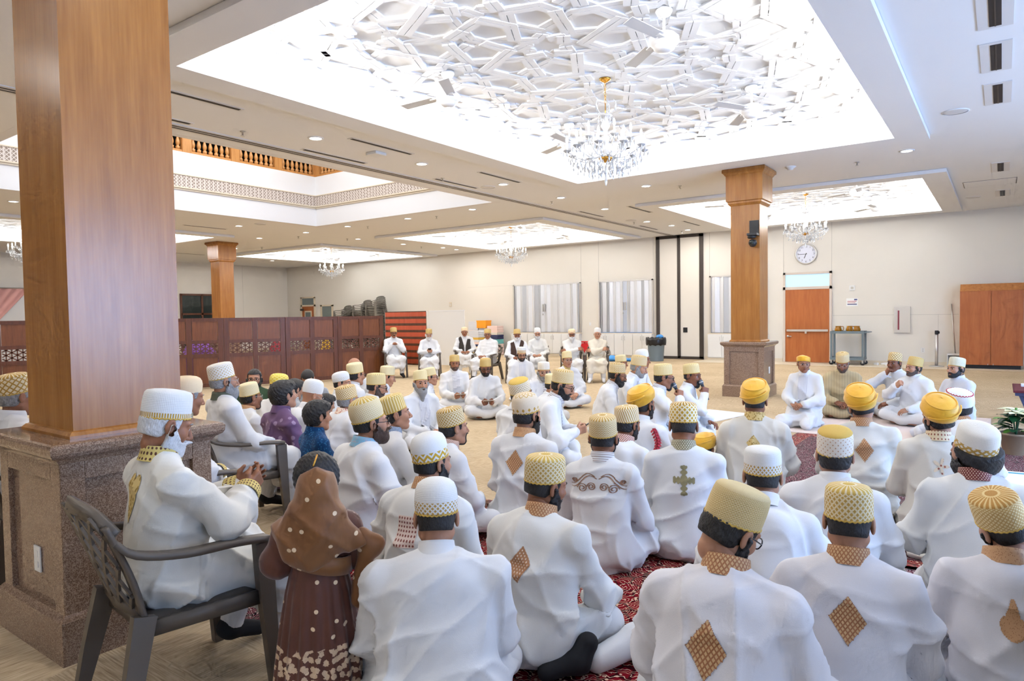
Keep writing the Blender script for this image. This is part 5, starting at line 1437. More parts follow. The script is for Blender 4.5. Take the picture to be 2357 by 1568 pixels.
def project_patch(bvh, mask, c, sx, sz, n, direction, off=.003):
    """sheet of cells laid on the garment: returns verts, quads, uv or None"""
    idx = {}; V = []; Q = []; UV = []
    dv = Vector(direction)
    def vert(i, j):
        if (i, j) in idx: return idx[i, j]
        u, w = -1 + 2 * i / n, -1 + 2 * j / n
        o = Vector((c[0] + u * sx, 0, c[2] + w * sz)); o -= dv * 1.0
        hit, nr, _, _ = bvh.ray_cast(o + Vector((0, c[1], 0)), dv, 2.0)
        r = None
        if hit is not None: r = len(V); V.append(tuple(hit + (nr if nr.dot(dv) < 0 else -nr) * off))
        idx[i, j] = r; return r
    for i in range(n):
        for j in range(n):
            u, w = -1 + 2 * (i + .5) / n, -1 + 2 * (j + .5) / n
            if not mask(u, w): continue
            q = [vert(i, j), vert(i + 1, j), vert(i + 1, j + 1), vert(i, j + 1)]
            if None in q: continue
            Q.append(tuple(q)); UV.append([(a / n, b / n) for a, b in ((i, j), (i + 1, j), (i + 1, j + 1), (i, j + 1))])
    return V, Q, UV
def spiral_mask(curves, w):
    pts = np.array([p for c in curves for p in c])
    def m(u, v): return float(np.min((pts[:, 0] - u) ** 2 + ((pts[:, 1] - v)) ** 2)) < w * w
    return m
def _paisley():
    cs = []
    for s in (-1, 1):
        cs.append([(s * (.05 + .9 * t), .30 - .55 * t + .42 * math.sin(t * 5.2)) for t in np.linspace(0, 1, 60)])
        cs.append([(s * (.12 + .85 * t), .52 - .5 * t + .38 * math.sin(t * 5.2)) for t in np.linspace(0, 1, 60)])
        for (cx, cz, r) in ((.22, -.45, .26), (.55, -.62, .3), (.85, .0, .16)):
            cs.append([(s * (cx + r * .6 * (1 - t * .75) * math.cos(t * 11)), cz + r * 1.5 * (1 - t * .75) * math.sin(t * 11)) for t in np.linspace(0, 1, 70)])
    return spiral_mask(cs, .028)
MASKS = dict(diamond=lambda u, v: abs(u) + abs(v) < 1, square=lambda u, v: True, teardrop=lambda u, v: u * u + (v + .25) ** 2 * 1.9 < .75 if v < .2 else abs(u) < .5 * (1 - v) ** .8 + .08,
             heart=lambda u, v: abs(abs(u) - .42) < .5 * math.sqrt(max(0, 1 - (v - .45) ** 2 * 3.2)) if v > .3 else abs(u) < .9 * (v + 1) / 1.35,
             cross=lambda u, v: (abs(u) < .12 + .2 * abs(math.sin(v * 9)) * (abs(v) < .95)) and abs(v) < 1 - .0 or (abs(v) < .10 + .14 * abs(math.sin(u * 9))) and abs(u) < 1,
             floral=lambda u, v: u * u + v * v < (.55 + .4 * math.cos(5 * math.atan2(v, u))) ** 2)
PATCH = dict(diamond=('diamond', .062, .085, 'e_brownlat', 40), diamondgold=('diamond', .048, .065, 'e_gold', 34), diamondw=('diamond', .052, .072, 'e_diamondw', 34), square=('square', .055, .07, 'e_square', 24), teardrop=('teardrop', .045, .075, 'e_brown', 34),
             heart=('heart', .055, .10, 'e_gold', 34), cross=('cross', .062, .085, 'e_cross', 56), floral=('floral', .05, .06, 'e_floral', 34), paisley=('paisley', .17, .062, 'e_scroll', 110))
COLL = dict(white=None, brownlat='e_brownlat', brown='e_brown', gold='e_gold', maroon='e_maroon', maroonlat='e_maroonlat', redlat='e_redlat', dotbrown='e_dotbrown', goldgrey='e_goldgrey', blue='e_blue', bluegrey='e_bluegrey', goldfloral='e_goldfloral',
            redfloral='e_redfloral', stripe='e_stripe', darkpipe='e_pipe')
COUNT = [0]
def P(wx, wy, wz, yaw, pose='cross', lean=5, hy=0, hp=0, hr=0, w=1.0, g=1.0, s=None, top='white', cap='lattice', hair='fade', beard='none', skin=1, glasses=None, collar='white', patch=None, arms='lap', cuff=None, vest=None, coat=0, label=''):
    COUNT[0] += 1; seed = COUNT[0]
    dist = math.hypot(wx, wy)
    hb, hh = (.0105, .0040) if dist < 4.4 else (.0145, .0048) if dist < 7.5 else (.020, .0062)
    L = R(lean)
    def dirv(a): return np.array([0, math.sin(a), math.cos(a)])
    pz = dict(cross=.14, kneel=.245, chair=.50)[pose]
    Pv = np.array([0, 0, pz]); ch = Pv + dirv(L * .8) * .29; nb = ch + dirv(L * 1.5) * .215
    hc = nb + dirv(L * 1.2 + R(4)) * .136 + np.array([0, .012, 0])
    Mh = Matrix.Translation(hc.tolist()) @ Matrix.Rotation(R(hy), 4, 'Z') @ Matrix.Rotation(-R(hp), 4, 'X') @ Matrix.Rotation(R(hr), 4, 'Y')
    capc = Mh @ Vector((0, -.020, .078 if cap else .05))
    sc = s or min(max(wz / capc.z, .92), 1.07)
    yw = R(yaw); off = Vector((capc.x * math.cos(yw) - capc.y * math.sin(yw), capc.x * math.sin(yw) + capc.y * math.cos(yw), 0)) * sc
    root = Vector((wx, wy, 0)) - off
    up2 = dirv(L * 1.5)
    # ---- arms
    sh = [nb + np.array([sd * .170 * w, -.012, 0]) - up2 * .085 for sd in (-1, 1)]
    sk = 'skin%d' % skin
    lap = {'lap': ((.075, .27, .095), (-.55, .75, -.25), 'relax'), 'lapchair': ((.095, .27, .115), (-.6, .75, -.15), 'relax'), 'knee': ((.2, .3, .1), (-.2, .9, -.2), 'relax'), 'front': ((.16, .36, .02), (-.15, .9, -.35), 'relax'),
           'phone': ((.055, .29, .20), (-.35, .9, .25), 'grip'), 'phonechair': ((.055, .29, .20), (-.35, .9, .25), 'grip'), 'paper': ((.075, .31, .12), (-.3, .9, .2), 'grip'), 'prayer': ((.045, .36, .30), (-.25, .75, .55), 'relax'),
           'crossed': ((-.13, .215, .27), (-.85, .35, .05), 'relax'), 'chest': ((.06, .20, .36), (-.7, .45, .3), 'grip'), 'mic': ((.075, .27, .095), (-.55, .75, -.25), 'relax'), 'mouth': ((.075, .27, .095), (-.55, .75, -.25), 'relax'), 'raise': ((.075, .27, .095), (-.55, .75, -.25), 'relax')}[arms]
    armj = []
    for i, sd in enumerate((-1, 1)):
        tv, dv, kind = lap; T = Pv + np.array([tv[0] * sd, tv[1] + abs(math.sin(L)) * .12, tv[2]]); D = np.array([dv[0] * sd, dv[1], dv[2]]); B = np.array([.25 * sd, .2, .95])
        if arms in ('phone', 'phonechair', 'paper'): B = np.array([.9 * sd, .1, -.45])
        if arms == 'prayer': B = np.array([.75 * sd, -.3, -.55])
        if arms == 'crossed': T = T + np.array([0, .03 * sd, .02 * sd]); B = np.array([0, .8, .5])
        if arms == 'mic' and sd == 1: m_ = Mh @ Vector((.045, .20, -.19)); T = np.array(m_); D = np.array([-.35, .1, .9]); B = np.array([.75, .6, .2]); kind = 'grip'
        if arms == 'mouth' and sd == 1: m_ = Mh @ Vector((.055, .115, -.14)); T = np.array(m_); D = np.array([-.55, -.1, .8]); B = np.array([.4, .9, .2]); kind = 'grip'
        if arms == 'raise' and sd == 1: T = Pv + np.array([.06, .34, .40]); D = np.array([-.7, .2, .6]); B = np.array([.3, .9, .3]); kind = 'grip'
        if arms == 'front' and sd == -1: T = Pv + np.array([-.12, .33, .06])
        pole = (.75 * sd, -.35, -.55) if arms not in ('crossed',) else (.6 * sd, .1, -.8)
        E, T = ik(sh[i], T, .285, .25, pole); armj.append((sh[i], E, T, D, B, kind))
    # ---- legs
    legs = []
    for sd in (-1, 1):
        if pose == 'cross': hp_, kn, an, toe = (sd * .09, .03, .13), (sd * .265, .25, .135), (-sd * .05, .30, .075), (-sd * .15, .27, .05)
        elif pose == 'kneel': hp_, kn, an, toe = (sd * .09, .02, .20), (sd * .15, .40, .085), (sd * .10, -.07, .055), (sd * .08, -.22, .045)
        else: hp_, kn, an, toe = (sd * .095, .03, .49), (sd * .15, .44, .475), (sd * .15, .45 - (.10 if sd < 0 else 0), .10), (sd * .17, .60 - (.10 if sd < 0 else 0), .045)
        legs.append((hp_, kn, an, toe))
    # ---- kurta
    KP = [('e', tuple(Pv + np.array([0, .0, .02])), (.205 * w, .165 * g, .155), .06), ('e', tuple(Pv + dirv(L * .6) * .17 + np.array([0, .02 * (g - .9), 0])), (.178 * w, .142 * g, .19), -L * .7, .07), ('e', tuple(ch + dirv(L) * .03), (.178 * w, .118 * (g * .5 + .5), .20), -L, .07)]
    for sd, (S_, E_, T_, D_, B_, k_) in zip((-1, 1), armj):
        KP.append(('c', tuple(nb + np.array([sd * .035, -.01, 0]) - up2 * .012), tuple(S_ + up2 * .012), .050, .058, .06))
        KP.append(('c', tuple(S_), tuple(E_), .068, .064, .032)); KP.append(('c', tuple(E_), tuple(E_ + (T_ - E_) * .93), .064, .054, .026))
    KP.append(('c', tuple(ch), tuple(nb - up2 * .015), .09, .058, .05))
    if pose == 'cross':
        KP.append(('e', (0, .06, .09), (.235 * w, .24, .105), .07))
        for (a, b, c_, d_) in legs: KP.append(('c', a, tuple(np.array(a) * .25 + np.array(b) * .75), .098, .085, .05))
    elif pose == 'kneel':
        KP.append(('e', (0, .08, .13), (.21 * w, .30, .13), .07)); KP.append(('e', (0, .02, .04), (.24 * w, .33, .055), .05))
        for (a, b, c_, d_) in legs: KP.append(('c', a, b, .10, .082, .05))
    else:
        for (a, b, c_, d_) in legs: KP.append(('c', a, b, .105, .092, .05)); KP.append(('c', b, (b[0], b[1] + .015, .30), .088, .085, .05))
        KP.append(('c', (-.1, .40, .46), (.1, .40, .46), .08, .08, .05)); KP.append(('c', (-.12, .43, .30), (.12, .43, .30), .06, .06, .05))
    lo, hi = prims_box(KP, .05); lo[2] = max(lo[2], -.03)
    fl = lambda P_: np.maximum(prims_d(KP, P_), .006 - P_[2])
    kv, kq = surf(fl, lo, hi, hb)
    kn_ = vnormals(kv, kq); kv = folds(kv, kn_, seed, .026); kv[:, 2] = np.maximum(kv[:, 2], .005)
    # ---- body (skin): continuous torso and limbs, head, hands
    BP = [('e', tuple(Pv), (.15, .12, .13), .06), ('c', tuple(Pv), tuple(ch), .115, .10, .06), ('c', tuple(ch), tuple(nb), .10, .05, .05), ('c', tuple(nb - up2 * .02), tuple(Mh @ Vector((0, -.018, -.05))), .056, .055, .03)]
    for (S_, E_, T_, D_, B_, k_) in armj: BP += [('c', tuple(nb - up2 * .03), tuple(S_), .04, .045, .04), ('c', tuple(S_), tuple(E_), .044, .036, .03), ('c', tuple(E_), tuple(T_), .036, .026, .02)]
    for (a, b, c_, d_) in legs: BP += [('c', a, b, .075, .06, .04), ('c', b, c_, .06, .035, .03), ('c', c_, d_, .036, .030, .02)]
    lo, hi = prims_box(BP, .06)
    bv, bq = surf(lambda P_: np.maximum(prims_d(BP, P_), .012 - P_[2]), lo, hi, .022)
    V = [bv]; Q = [bq]; MI = [np.zeros(len(bq), int)]; n = len(bv)
    hv, hq, hm = head_tpl(hh)
    wide = 1.0 + .06 * (g - 1) * 2 + .02 * math.sin(seed * 3.1); tall = 1.0 + .025 * math.sin(seed * 1.7)
    Ma = np.array(Mh); hv2 = (hv * np.array([wide, 1, tall])) @ Ma[:3, :3].T + Ma[:3, 3]
    V.append(hv2); Q.append(hq + n); MI.append(hm); n += len(hv2)
    hands_local = []
    for sd, (S_, E_, T_, D_, B_, k_) in zip((-1, 1), armj):
        F = frame(D_, B_); M = Matrix.Translation(T_.tolist()) @ F
        hvv, hqq = hand_tpl(k_, .0042 if dist < 7.5 else .006); hvv = hvv * np.array([sd, 1, 1]); hqq = hqq if sd == 1 else hqq[:, ::-1]
        A = np.array(M); V.append(hvv @ A[:3, :3].T + A[:3, 3]); Q.append(hqq + n); MI.append(np.zeros(len(hqq), int)); n += len(hvv); hands_local.append(M)
    me = npmesh('person', np.concatenate(V), np.concatenate(Q), [sk, 'lip%d' % skin, 'eye_white', 'iris'], np.concatenate(MI))
    o = link('person', me); o.location = root; o.rotation_euler = (0, 0, yw); o.scale = (sc, sc, sc); tag(o, label, 'person', 'gathering of people in white')
    kme = npmesh('kurta', kv, kq, [top if top in MAT else 'white']); k = link('kurta' if top not in ('green', 'grey') else 'shirt', kme, o)
    # ---- trousers and socks
    TP = []
    for (a, b, c_, d_) in legs: TP += [('c', a, b, .088, .074, .03), ('c', b, tuple(np.array(b) * .08 + np.array(c_) * .92), .076, .060, .03)]
    lo, hi = prims_box(TP, .04); tv, tq = surf(lambda P_: np.maximum(prims_d(TP, P_), .006 - P_[2]), lo, hi, max(hb * 1.15, .016)); tv = folds(tv, vnormals(tv, tq), seed + 50, .008); tv[:, 2] = np.maximum(tv[:, 2], .005)
    link('trousers', npmesh('trousers', tv, tq, ['trouser' if top not in ('grey', 'green', 'denim', 'beige') else ('charcoal' if top != 'beige' else 'beige')]), o)
    if pose != 'cross':
        for (a, b, c_, d_) in legs:
            SP = [('c', tuple(np.array(c_) + np.array([0, 0, .03])), c_, .045, .044, .02), ('c', c_, d_, .046, .036, .03), ('c', c_, tuple(np.array(c_) - (np.array(d_) - np.array(c_)) * .2), .045, .04, .02)]
            lo, hi = prims_box(SP, .03); sv, sq = surf(lambda P_: np.maximum(prims_d(SP, P_), .004 - P_[2]), lo, hi, .011)
            link('sock', npmesh('sock', sv, sq, ['black_sock' if seed % 3 == 0 or top == 'silk' else 'trouser']), o)
    # ---- collar
    cm = COLL.get(collar, None); cm = cm or (top if top in MAT else 'white')
    mb = MB(); A_ = Matrix.Translation((nb + up2 * .012 + np.array([0, -.006, 0])).tolist()) @ Matrix.Rotation(-L * 1.3 - R(6), 4, 'X')
    mb.lathe([(.084, -.02), (.078, .0), (.073, .025), (.070, .044), (.0665, .044), (.070, .0)], 28, ax=1.0, ay=1.04, M=A_, uv=True, caps=False)
    me = mb.mesh('collar', cm, True, uvfn=lambda u, i: (u * 4, i * .14)); link('collar', mb.fix(me), o)
    bvh = BVHTree.FromPolygons([tuple(v) for v in kv], [tuple(int(x) for x in q) for q in kq])
    def sheet(nm, mat, pk):
        V_, Q_, U_ = pk
        if not Q_: return
        m2 = bpy.data.meshes.new(nm); m2.from_pydata(V_, [], Q_); ul = m2.uv_layers.new(name='uv')
        for p_, uu in zip(m2.polygons, U_):
            for li, q_ in zip(p_.loop_indices, uu): ul.data[li].uv = q_
        m2.materials.append(MAT[mat]); link(nm, m2, k)
    if patch:
        mk, sx, sz, mt, nn = PATCH[patch]
        if mk not in MASKS: MASKS[mk] = _paisley()
        zc = nb[2] - .155 if patch != 'paisley' else nb[2] - .10
        sheet('embroidered_patch', mt, project_patch(bvh, MASKS[mk], (0, 0, zc), sx, sz, nn, (0, 1, 0)))
    facing = abs(((yaw - math.degrees(math.atan2(-wx, wy)) + 180) % 360) - 180) > 50
    if facing and not vest:
        wd = .062 if coat else .02
        sheet('kurta_front' if coat else 'placket', 'e_plackt' if coat else 'e_stripe' if collar == 'stripe' else (top if top in MAT else 'white'), project_patch(bvh, lambda u, v: True, (0, 0, nb[2] - .215), wd, .17, 14, (0, -1, 0), .005))
    if vest:
        VP = [(q[0], q[1], tuple(x + .014 for x in q[2])) + q[3:] for q in KP[:3]] + [('c', tuple(nb + np.array([sd * .05, -.01, 0]) - up2 * .03), tuple(np.array(sh[i]) * .85 + nb * .15), .055, .066, .05) for i, sd in enumerate((-1, 1))]
        lo, hi = prims_box(VP, .05)
        def vf(P_):
            d = prims_d(VP, P_); vv = np.abs(P_[0]) - .02 - np.clip(P_[2] - (pz + .26), 0, 1) * .26
            d = np.maximum(d, np.where(P_[1] > .02, -vv * .9, -1)); return np.maximum(np.maximum(d, pz + .03 - P_[2]), np.abs(P_[0]) - .205 * w)
        vv_, vq_ = surf(vf, lo, hi, .013); link('vest', npmesh('vest', vv_, vq_, [vest]), o)
    # ---- cuffs
    if cuff:
        for (S_, E_, T_, D_, B_, k_) in armj:
            dd = (T_ - E_) / np.linalg.norm(T_ - E_); Mx = Matrix.Translation((E_ + (T_ - E_) * .80).tolist()) @ frame(Vector(np.cross(dd, [0.1, .3, 1]).tolist()), Vector(dd.tolist()))
            mb = MB(); mb.lathe([(.058, 0), (.060, .012), (.059, .055), (.050, .06)], 22, M=Mx, uv=True, caps=False); link('cuff', mb.fix(mb.mesh('cuff', COLL[cuff], True, uvfn=lambda u, i: (u * 4, i * .3))), o)
    # ---- hair, beard, brows, glasses, cap
    S3 = Matrix.Diagonal((wide, 1, tall, 1))
    hs = HSTY[hair]; hcol = hs[1] if hs else 'black'
    if hs: link('hair', hair_tpl(hs[0], hs[1], .0055 if dist < 7.5 else .008), o, M=Mh @ S3)
    bs = BSTY[beard]
    if bs: link('beard' if beard != 'must' else 'moustache', beard_tpl(bs[0], bs[1], .005 if dist < 7.5 else .007), o, M=Mh @ S3)
    for sd in (-1, 1): link('eyebrow', brow_tpl(hcol if hcol != 'white' else 'grey', sd), o, M=Mh @ S3)
    if glasses: link('glasses', glasses_tpl(glasses), o, M=Mh @ S3)
    if cap:
        me, ex = cap_mesh(cap)
        z0 = .026
        c = link('turban' if 'turban' in cap else 'cap', me, o, M=Mh @ S3 @ Matrix.Translation((0, -.014, z0)) @ Matrix.Rotation(R(24 if cap in ('turban', 'turban2') else 13), 4, 'X') @ Matrix.Diagonal((1, 1, 1.12 if 'turban' in cap else 1.2, 1)))
        for nm, m2 in ex: link(nm, m2, c)
    HELD.append((label, o, hands_local, Mh)); return o
plain('black_sock', (.012, .012, .014), .9)

P(-1.76,1.93,0.798,40,pose='cross',lean=12,hp=18,w=1.32,g=1.15,top='white',cap='band',hair='fade',beard='none',skin=1,arms='lap',collar='white',label='broad-backed man in plain white kurta and white cap with gold checked band, sitting on rug')
P(-0.44,2.67,0.811,9,pose='cross',lean=8,hp=14,w=1.08,top='lilac',cap='rays',hair='fade',skin=1,collar='brownlat',patch='diamond',label='man with upright brown diamond patch on back and gold lattice cap')
P(-0.70,2.25,0.858,3,pose='cross',lean=14,hp=30,hy=-28,hr=12,w=1.1,top='lilac',cap='beige',hair='thick',beard='short',skin=1,glasses='black',collar='brownlat',patch='diamond',label='man bowing his head in glasses with tilted brown diamond patch on back')
P(-0.01,3.03,0.760,8,pose='cross',lean=12,hp=8,hy=25,hr=-24,w=1.05,top='lilac',cap='rays2',hair='fade',beard='short',skin=0,collar='brown',patch='teardrop',label='man tilting gold dotted cap, brown teardrop embroidery on back, by dark chair')
P(-0.09,3.86,0.887,11,pose='kneel',lean=6,hp=-6,hy=45,hr=-14,w=1.1,top='warm',cap='bandw',hair='long',beard='long',skin=0,collar='maroon',label='man with bushy black hair and beard in white cap with gold band')
P(-0.67,3.68,0.848,12,pose='cross',lean=8,hp=2,w=1.05,top='white',cap='dotcream',hair='thick',beard='none',skin=0,collar='white',label='man in white collared kurta and cream dotted cap with gold top')
P(-0.90,3.24,0.804,19,pose='cross',lean=18,hp=12,hy=-4,w=1.02,top='white',cap='band2',hair='fade',beard='none',skin=1,collar='white',label='man slouching in plain white kurta with tall white cap and gold chain band')
P(-1.44,4.99,0.928,12,pose='kneel',lean=4,hp=4,w=1.1,top='cream',cap='turban',hair='fade',beard='none',skin=2,collar='gold',patch='diamondgold',label='man in cream coat with gold diamond on back and yellow turban')
P(-0.79,5.18,0.907,17,pose='kneel',lean=4,hp=2,hy=12,hr=-12,w=1.08,top='cream',cap='turban',hair='fade',beard='grey',skin=1,collar='brownlat',patch='diamond',label='grey-bearded man in cream coat and tilted yellow turban')
P(-0.31,4.89,0.899,10,pose='kneel',lean=2,hp=0,hy=30,hr=-10,w=1.0,top='cream',cap='turban',hair='thick',beard='short',skin=1,collar='dotbrown',patch='floral',label='man in cream coat with red-dotted collar and yellow turban')
P(-0.24,5.67,0.879,27,pose='kneel',lean=10,hp=0,hy=30,hr=-10,w=1.0,top='white',cap='redtrim',hair='fade',beard='none',skin=1,collar='brownlat',label='man in white cloth cap edged in red zigzag behind yellow turban')
P(-1.61,4.06,0.870,22,pose='cross',lean=6,hp=18,w=1.02,top='white',cap='diamond',hair='fade',skin=2,collar='goldgrey',patch='cross',label='man with gold cross-shaped embroidery on back of white kurta')
P(-1.93,3.60,0.831,16,pose='cross',lean=6,hp=6,w=1.0,top='white',cap='zig',hair='fade',beard='short',skin=2,collar='stripe',patch='paisley',label='man with brown paisley scroll embroidery across white shoulders')
P(-2.13,4.33,0.794,-4,pose='cross',lean=12,hp=10,hy=-12,top='white',cap='stripes',hair='thick',beard='short',skin=2,collar='maroonlat',label='man in slanting striped gold cap with red lattice collar')
P(-2.31,4.96,0.849,-5,pose='cross',lean=8,hp=4,hy=-10,top='white',cap='turban2',hair='fade',beard='short',skin=2,collar='white',label='man in coiled yellow turban behind striped gold cap')
P(-1.78,4.91,0.636,-5,pose='cross',lean=40,hp=20,s=.82,top='white',cap='turban',hair='fade',skin=2,collar='gold',label='child in small yellow turban bending low beside cross-embroidered kurta')
P(-1.65,2.54,0.812,7,pose='cross',lean=12,hp=14,hy=-30,hr=4,w=1.08,top='warm',cap='rays',hair='fade',beard='short',skin=2,collar='brownlat',patch='diamondw',arms='front',label='man sitting sideways in white kurta with ragged brown diamond on back')
P(-2.69,3.89,0.879,5,pose='cross',lean=4,hp=6,hy=-14,w=1.12,top='white',cap='flower',hair='thick',beard='full',skin=1,collar='brown',patch='diamond',label='bearded man in beige cap with looping flower petals on top')
P(-3.04,3.50,0.812,-17,pose='cross',lean=8,hp=2,hy=-8,w=.98,top='white',cap='lattice',hair='thick',beard='goatee',skin=1,collar='redlat',label='young man in profile with goatee and gold checked cap')
P(-2.38,2.57,0.822,13,pose='cross',lean=14,hp=4,hy=-24,w=1.05,top='warm',cap='bandflower',hair='fade',beard='short',skin=1,collar='brownlat',patch='square',label='man with square embroidered patch on back and white cap with gold floral band')
P(-3.26,2.94,0.924,-14,pose='cross',lean=6,hp=-2,hy=-12,w=1.15,g=1.15,top='white',cap='rays3',hair='fade',beard='brown',skin=1,glasses='black',collar='blue',label='large bearded man in black glasses with pale blue embroidered collar')
P(-3.61,3.50,0.864,-22,pose='cross',lean=4,hp=-4,hy=-12,w=.85,top='white',cap='vstripe',hair='thick',skin=1,collar='bluegrey',arms='phone',label='slim youth in ribbed gold cap beside bearded man with blue collar')
P(-2.73,1.41,1.153,-7,pose='chair',lean=1,hp=22,hy=-4,w=1.12,g=1.02,top='silk',cap='bandgold',hair='white',beard='white',skin=2,collar='goldfloral',cuff='goldfloral',patch='heart',arms='prayer',label='old man with white beard in ivory silk coat, seated on plastic chair by column')
P(-4.62,2.78,1.073,-13,pose='chair',lean=-4,hp=2,hy=0,w=1.1,g=1.2,top='white',cap='dots',hair='grey',beard='longgrey',skin=1,glasses='clear',collar='darkpipe',arms='lapchair',label='grey-bearded man leaning back in plastic chair behind column')
P(-3.98,2.17,1.033,-5,pose='chair',lean=10,hp=14,w=1.0,top='white',cap='cream',hair='grey',skin=2,collar='goldgrey',cuff='goldfloral',arms='lapchair',label='man with embroidered cuff seated just beyond the granite pedestal')
P(-4.67,1.51,1.139,10,pose='chair',lean=2,hp=4,w=1.0,top='white',cap='lattice2',hair='grey',skin=2,collar='white',label='man in cross-hatched cap seated on far side of wooden column')
P(-5.88,3.82,0.820,-3,pose='cross',lean=6,hp=2,hy=-5,top='white',cap='mesh',hair='thick',beard='goatee',skin=2,glasses='clear',collar='brown',label='man in clear-framed glasses and pale mesh cap in front of green shirt')
P(-6.95,4.59,0.844,-131,pose='kneel',lean=2,hp=4,w=1.15,g=1.2,top='green',cap=None,hair='shorttop',beard='full',skin=1,glasses='black',collar='green',label='bearded man in green shirt and glasses by wooden screen')
P(-5.15,3.66,0.869,-7,pose='cross',lean=2,hp=-6,w=.92,top='purple',cap=None,hair='mop',beard='none',skin=1,collar='purple',label='teenager with long black hair in purple kurta')
P(-4.31,3.37,0.783,-14,pose='cross',lean=2,hp=2,w=.88,top='navy',cap=None,hair='mop',skin=1,collar='navy',label='boy with black hair in sequined blue kurta')
P(-5.42,4.22,0.822,2,pose='cross',lean=16,hp=26,hy=-20,top='white',cap='plainw',hair='bald',skin=1,glasses='clear',arms='phone',label='man in plain white cap looking down at phone')
P(-6.70,5.13,0.820,-137,pose='kneel',lean=18,hp=35,top='grey',cap=None,hair='shorttop',skin=1,collar='grey',label='man in grey shirt bowing his black-haired head')
P(-6.13,4.34,0.865,15,pose='cross',lean=6,hp=20,top='white',cap='crochet',hair='fade',skin=1,label='person in puffy yellow crochet cap behind long-haired teenager')
P(-6.45,4.76,0.860,-6,pose='cross',s=.9,lean=6,hp=14,top='grey',cap=None,hair='mop',skin=1,collar='grey',label='dark-haired child behind puffy yellow crochet cap')
P(-5.60,4.51,0.812,-9,pose='cross',s=.8,lean=8,hp=14,top='denim',cap=None,hair='mop',skin=1,collar='denim',label='small child in blue denim between grey shirt and white cap')
P(-6.94,6.06,0.902,9,pose='kneel',lean=4,hp=4,w=1.1,top='white',cap=None,hair='bald',skin=1,label='bald man in white behind boy with glasses')
P(-6.36,5.57,0.883,-6,pose='cross',lean=8,hp=6,hy=-5,w=.95,top='white',cap='creamplain',hair='thick',skin=1,glasses='black',collar='stripe',label='boy in plain cream cap and black glasses')
P(-6.04,5.08,0.831,-60,pose='cross',lean=4,hp=2,top='white',cap='headcloth',hair='fade',skin=1,label='man with knitted white cap peering over bespectacled man in patterned collar')
P(-4.85,4.14,0.818,-8,pose='cross',lean=10,hp=4,hy=-4,top='white',cap='lattice',hair='grey',beard='none',skin=1,glasses='grey',collar='redfloral',label='man in grey glasses with red floral collar')
P(-5.29,4.92,0.852,-33,pose='cross',lean=10,hp=14,hy=-8,top='white',cap='vstripe2',hair='fade',beard='stub',skin=1,glasses='black',label='man in thick black glasses and ribbed cream cap looking down')
P(-6.37,6.12,0.870,-49,pose='cross',s=.95,lean=8,hp=18,w=.85,top='white',cap='mesh',hair='thick',skin=1,label='boy in mesh cap looking down near screen end')
P(-5.33,5.62,0.825,-107,pose='cross',lean=2,hp=2,hy=-14,w=1.0,top='white',cap='creamplain',hair='fade',beard='longgrey',skin=1,coat=1,label='man with long grey beard staring toward camera')
P(-6.08,6.58,0.819,-52,pose='cross',s=.9,lean=4,hp=2,w=.8,top='white',cap='creamplain',hair='thick',skin=1,glasses='black',collar='stripe',arms='paper',label='boy in glasses and cream cap behind long grey beard')
P(-7.04,8.21,0.821,-124,pose='cross',lean=2,hp=4,hy=-10,top='white',cap='goldplain',hair='fade',beard='stub',skin=2,coat=1,arms='paper',label='man in open white coat and gold cap with stubble')
P(-6.09,7.79,0.814,-134,pose='cross',lean=8,hp=16,hy=-4,top='white',cap='goldplain',hair='fade',beard='short',skin=3,glasses='black',arms='paper',label='dark-bearded man in gold cap reading a card on his lap')
P(-6.74,9.64,0.885,-133,pose='kneel',lean=4,hp=12,hy=-6,top='white',cap='band3',hair='thick',beard='short',skin=1,glasses='black',coat=1,label='man in glasses kneeling with white coat and gold zigzag cap band')
P(-5.02,7.70,0.804,-122,pose='cross',lean=10,hp=12,hy=-18,top='white',cap='dots',hair='fade',beard='greylong2',skin=1,glasses='clear',collar='stripe',label='man with grey goatee beard in white cap with gold dots')
P(-5.70,9.43,0.838,-129,pose='cross',lean=4,hp=4,w=.9,top='white',cap='creamplain',hair='thick',skin=1,glasses='clear',collar='gold',label='young man in glasses smiling in front of chair row')
P(-3.48,5.69,0.886,-64,pose='cross',lean=14,hp=20,hy=-6,top='white',cap='lattice3',hair='thick',beard='short',skin=1,glasses='black',collar='stripe',arms='phone',label='man in glasses and gold cap kneeling over his phone')
P(-4.02,6.36,0.785,-68,pose='cross',lean=10,hp=14,top='white',cap='creamplain',hair='fade',skin=1,label='man mostly hidden behind kneeling phone user')
P(-3.50,4.97,0.866,-15,pose='cross',lean=6,hp=-4,hr=6,top='white',cap='dotgold',hair='fade',beard='short',skin=2,label='man in dotted cap with bright yellow top behind flower-petal cap')
P(-3.75,7.38,0.840,-65,pose='cross',lean=12,hp=16,top='white',cap='lattice',hair='thick',beard='full',skin=2,glasses='black',collar='stripe',coat=1,label='man with full black beard and glasses in gold lattice cap')
P(-3.84,8.18,0.876,-75,pose='cross',lean=14,hp=20,top='white',cap='lattice3',hair='grey',beard='greystub',skin=1,label='man with greying beard looking down beside microphone speakers')
P(-4.89,9.74,0.783,-83,pose='cross',lean=6,hp=8,top='white',cap='creamplain',hair='fade',skin=2,label='man half hidden behind black-bearded man in lattice cap')
P(-4.40,9.47,0.878,-85,pose='cross',lean=6,hp=6,w=1.1,top='white',cap='plainw',hair='fade',skin=2,label='man in white cap behind greying-bearded man')
P(-3.04,7.09,0.866,-57,pose='cross',lean=10,hp=10,hy=-6,top='white',cap='vstripe2',hair='thick',beard='goatee2',skin=2,glasses='black',collar='stripe',arms='mic',label='man in glasses speaking with raised fist around a microphone')
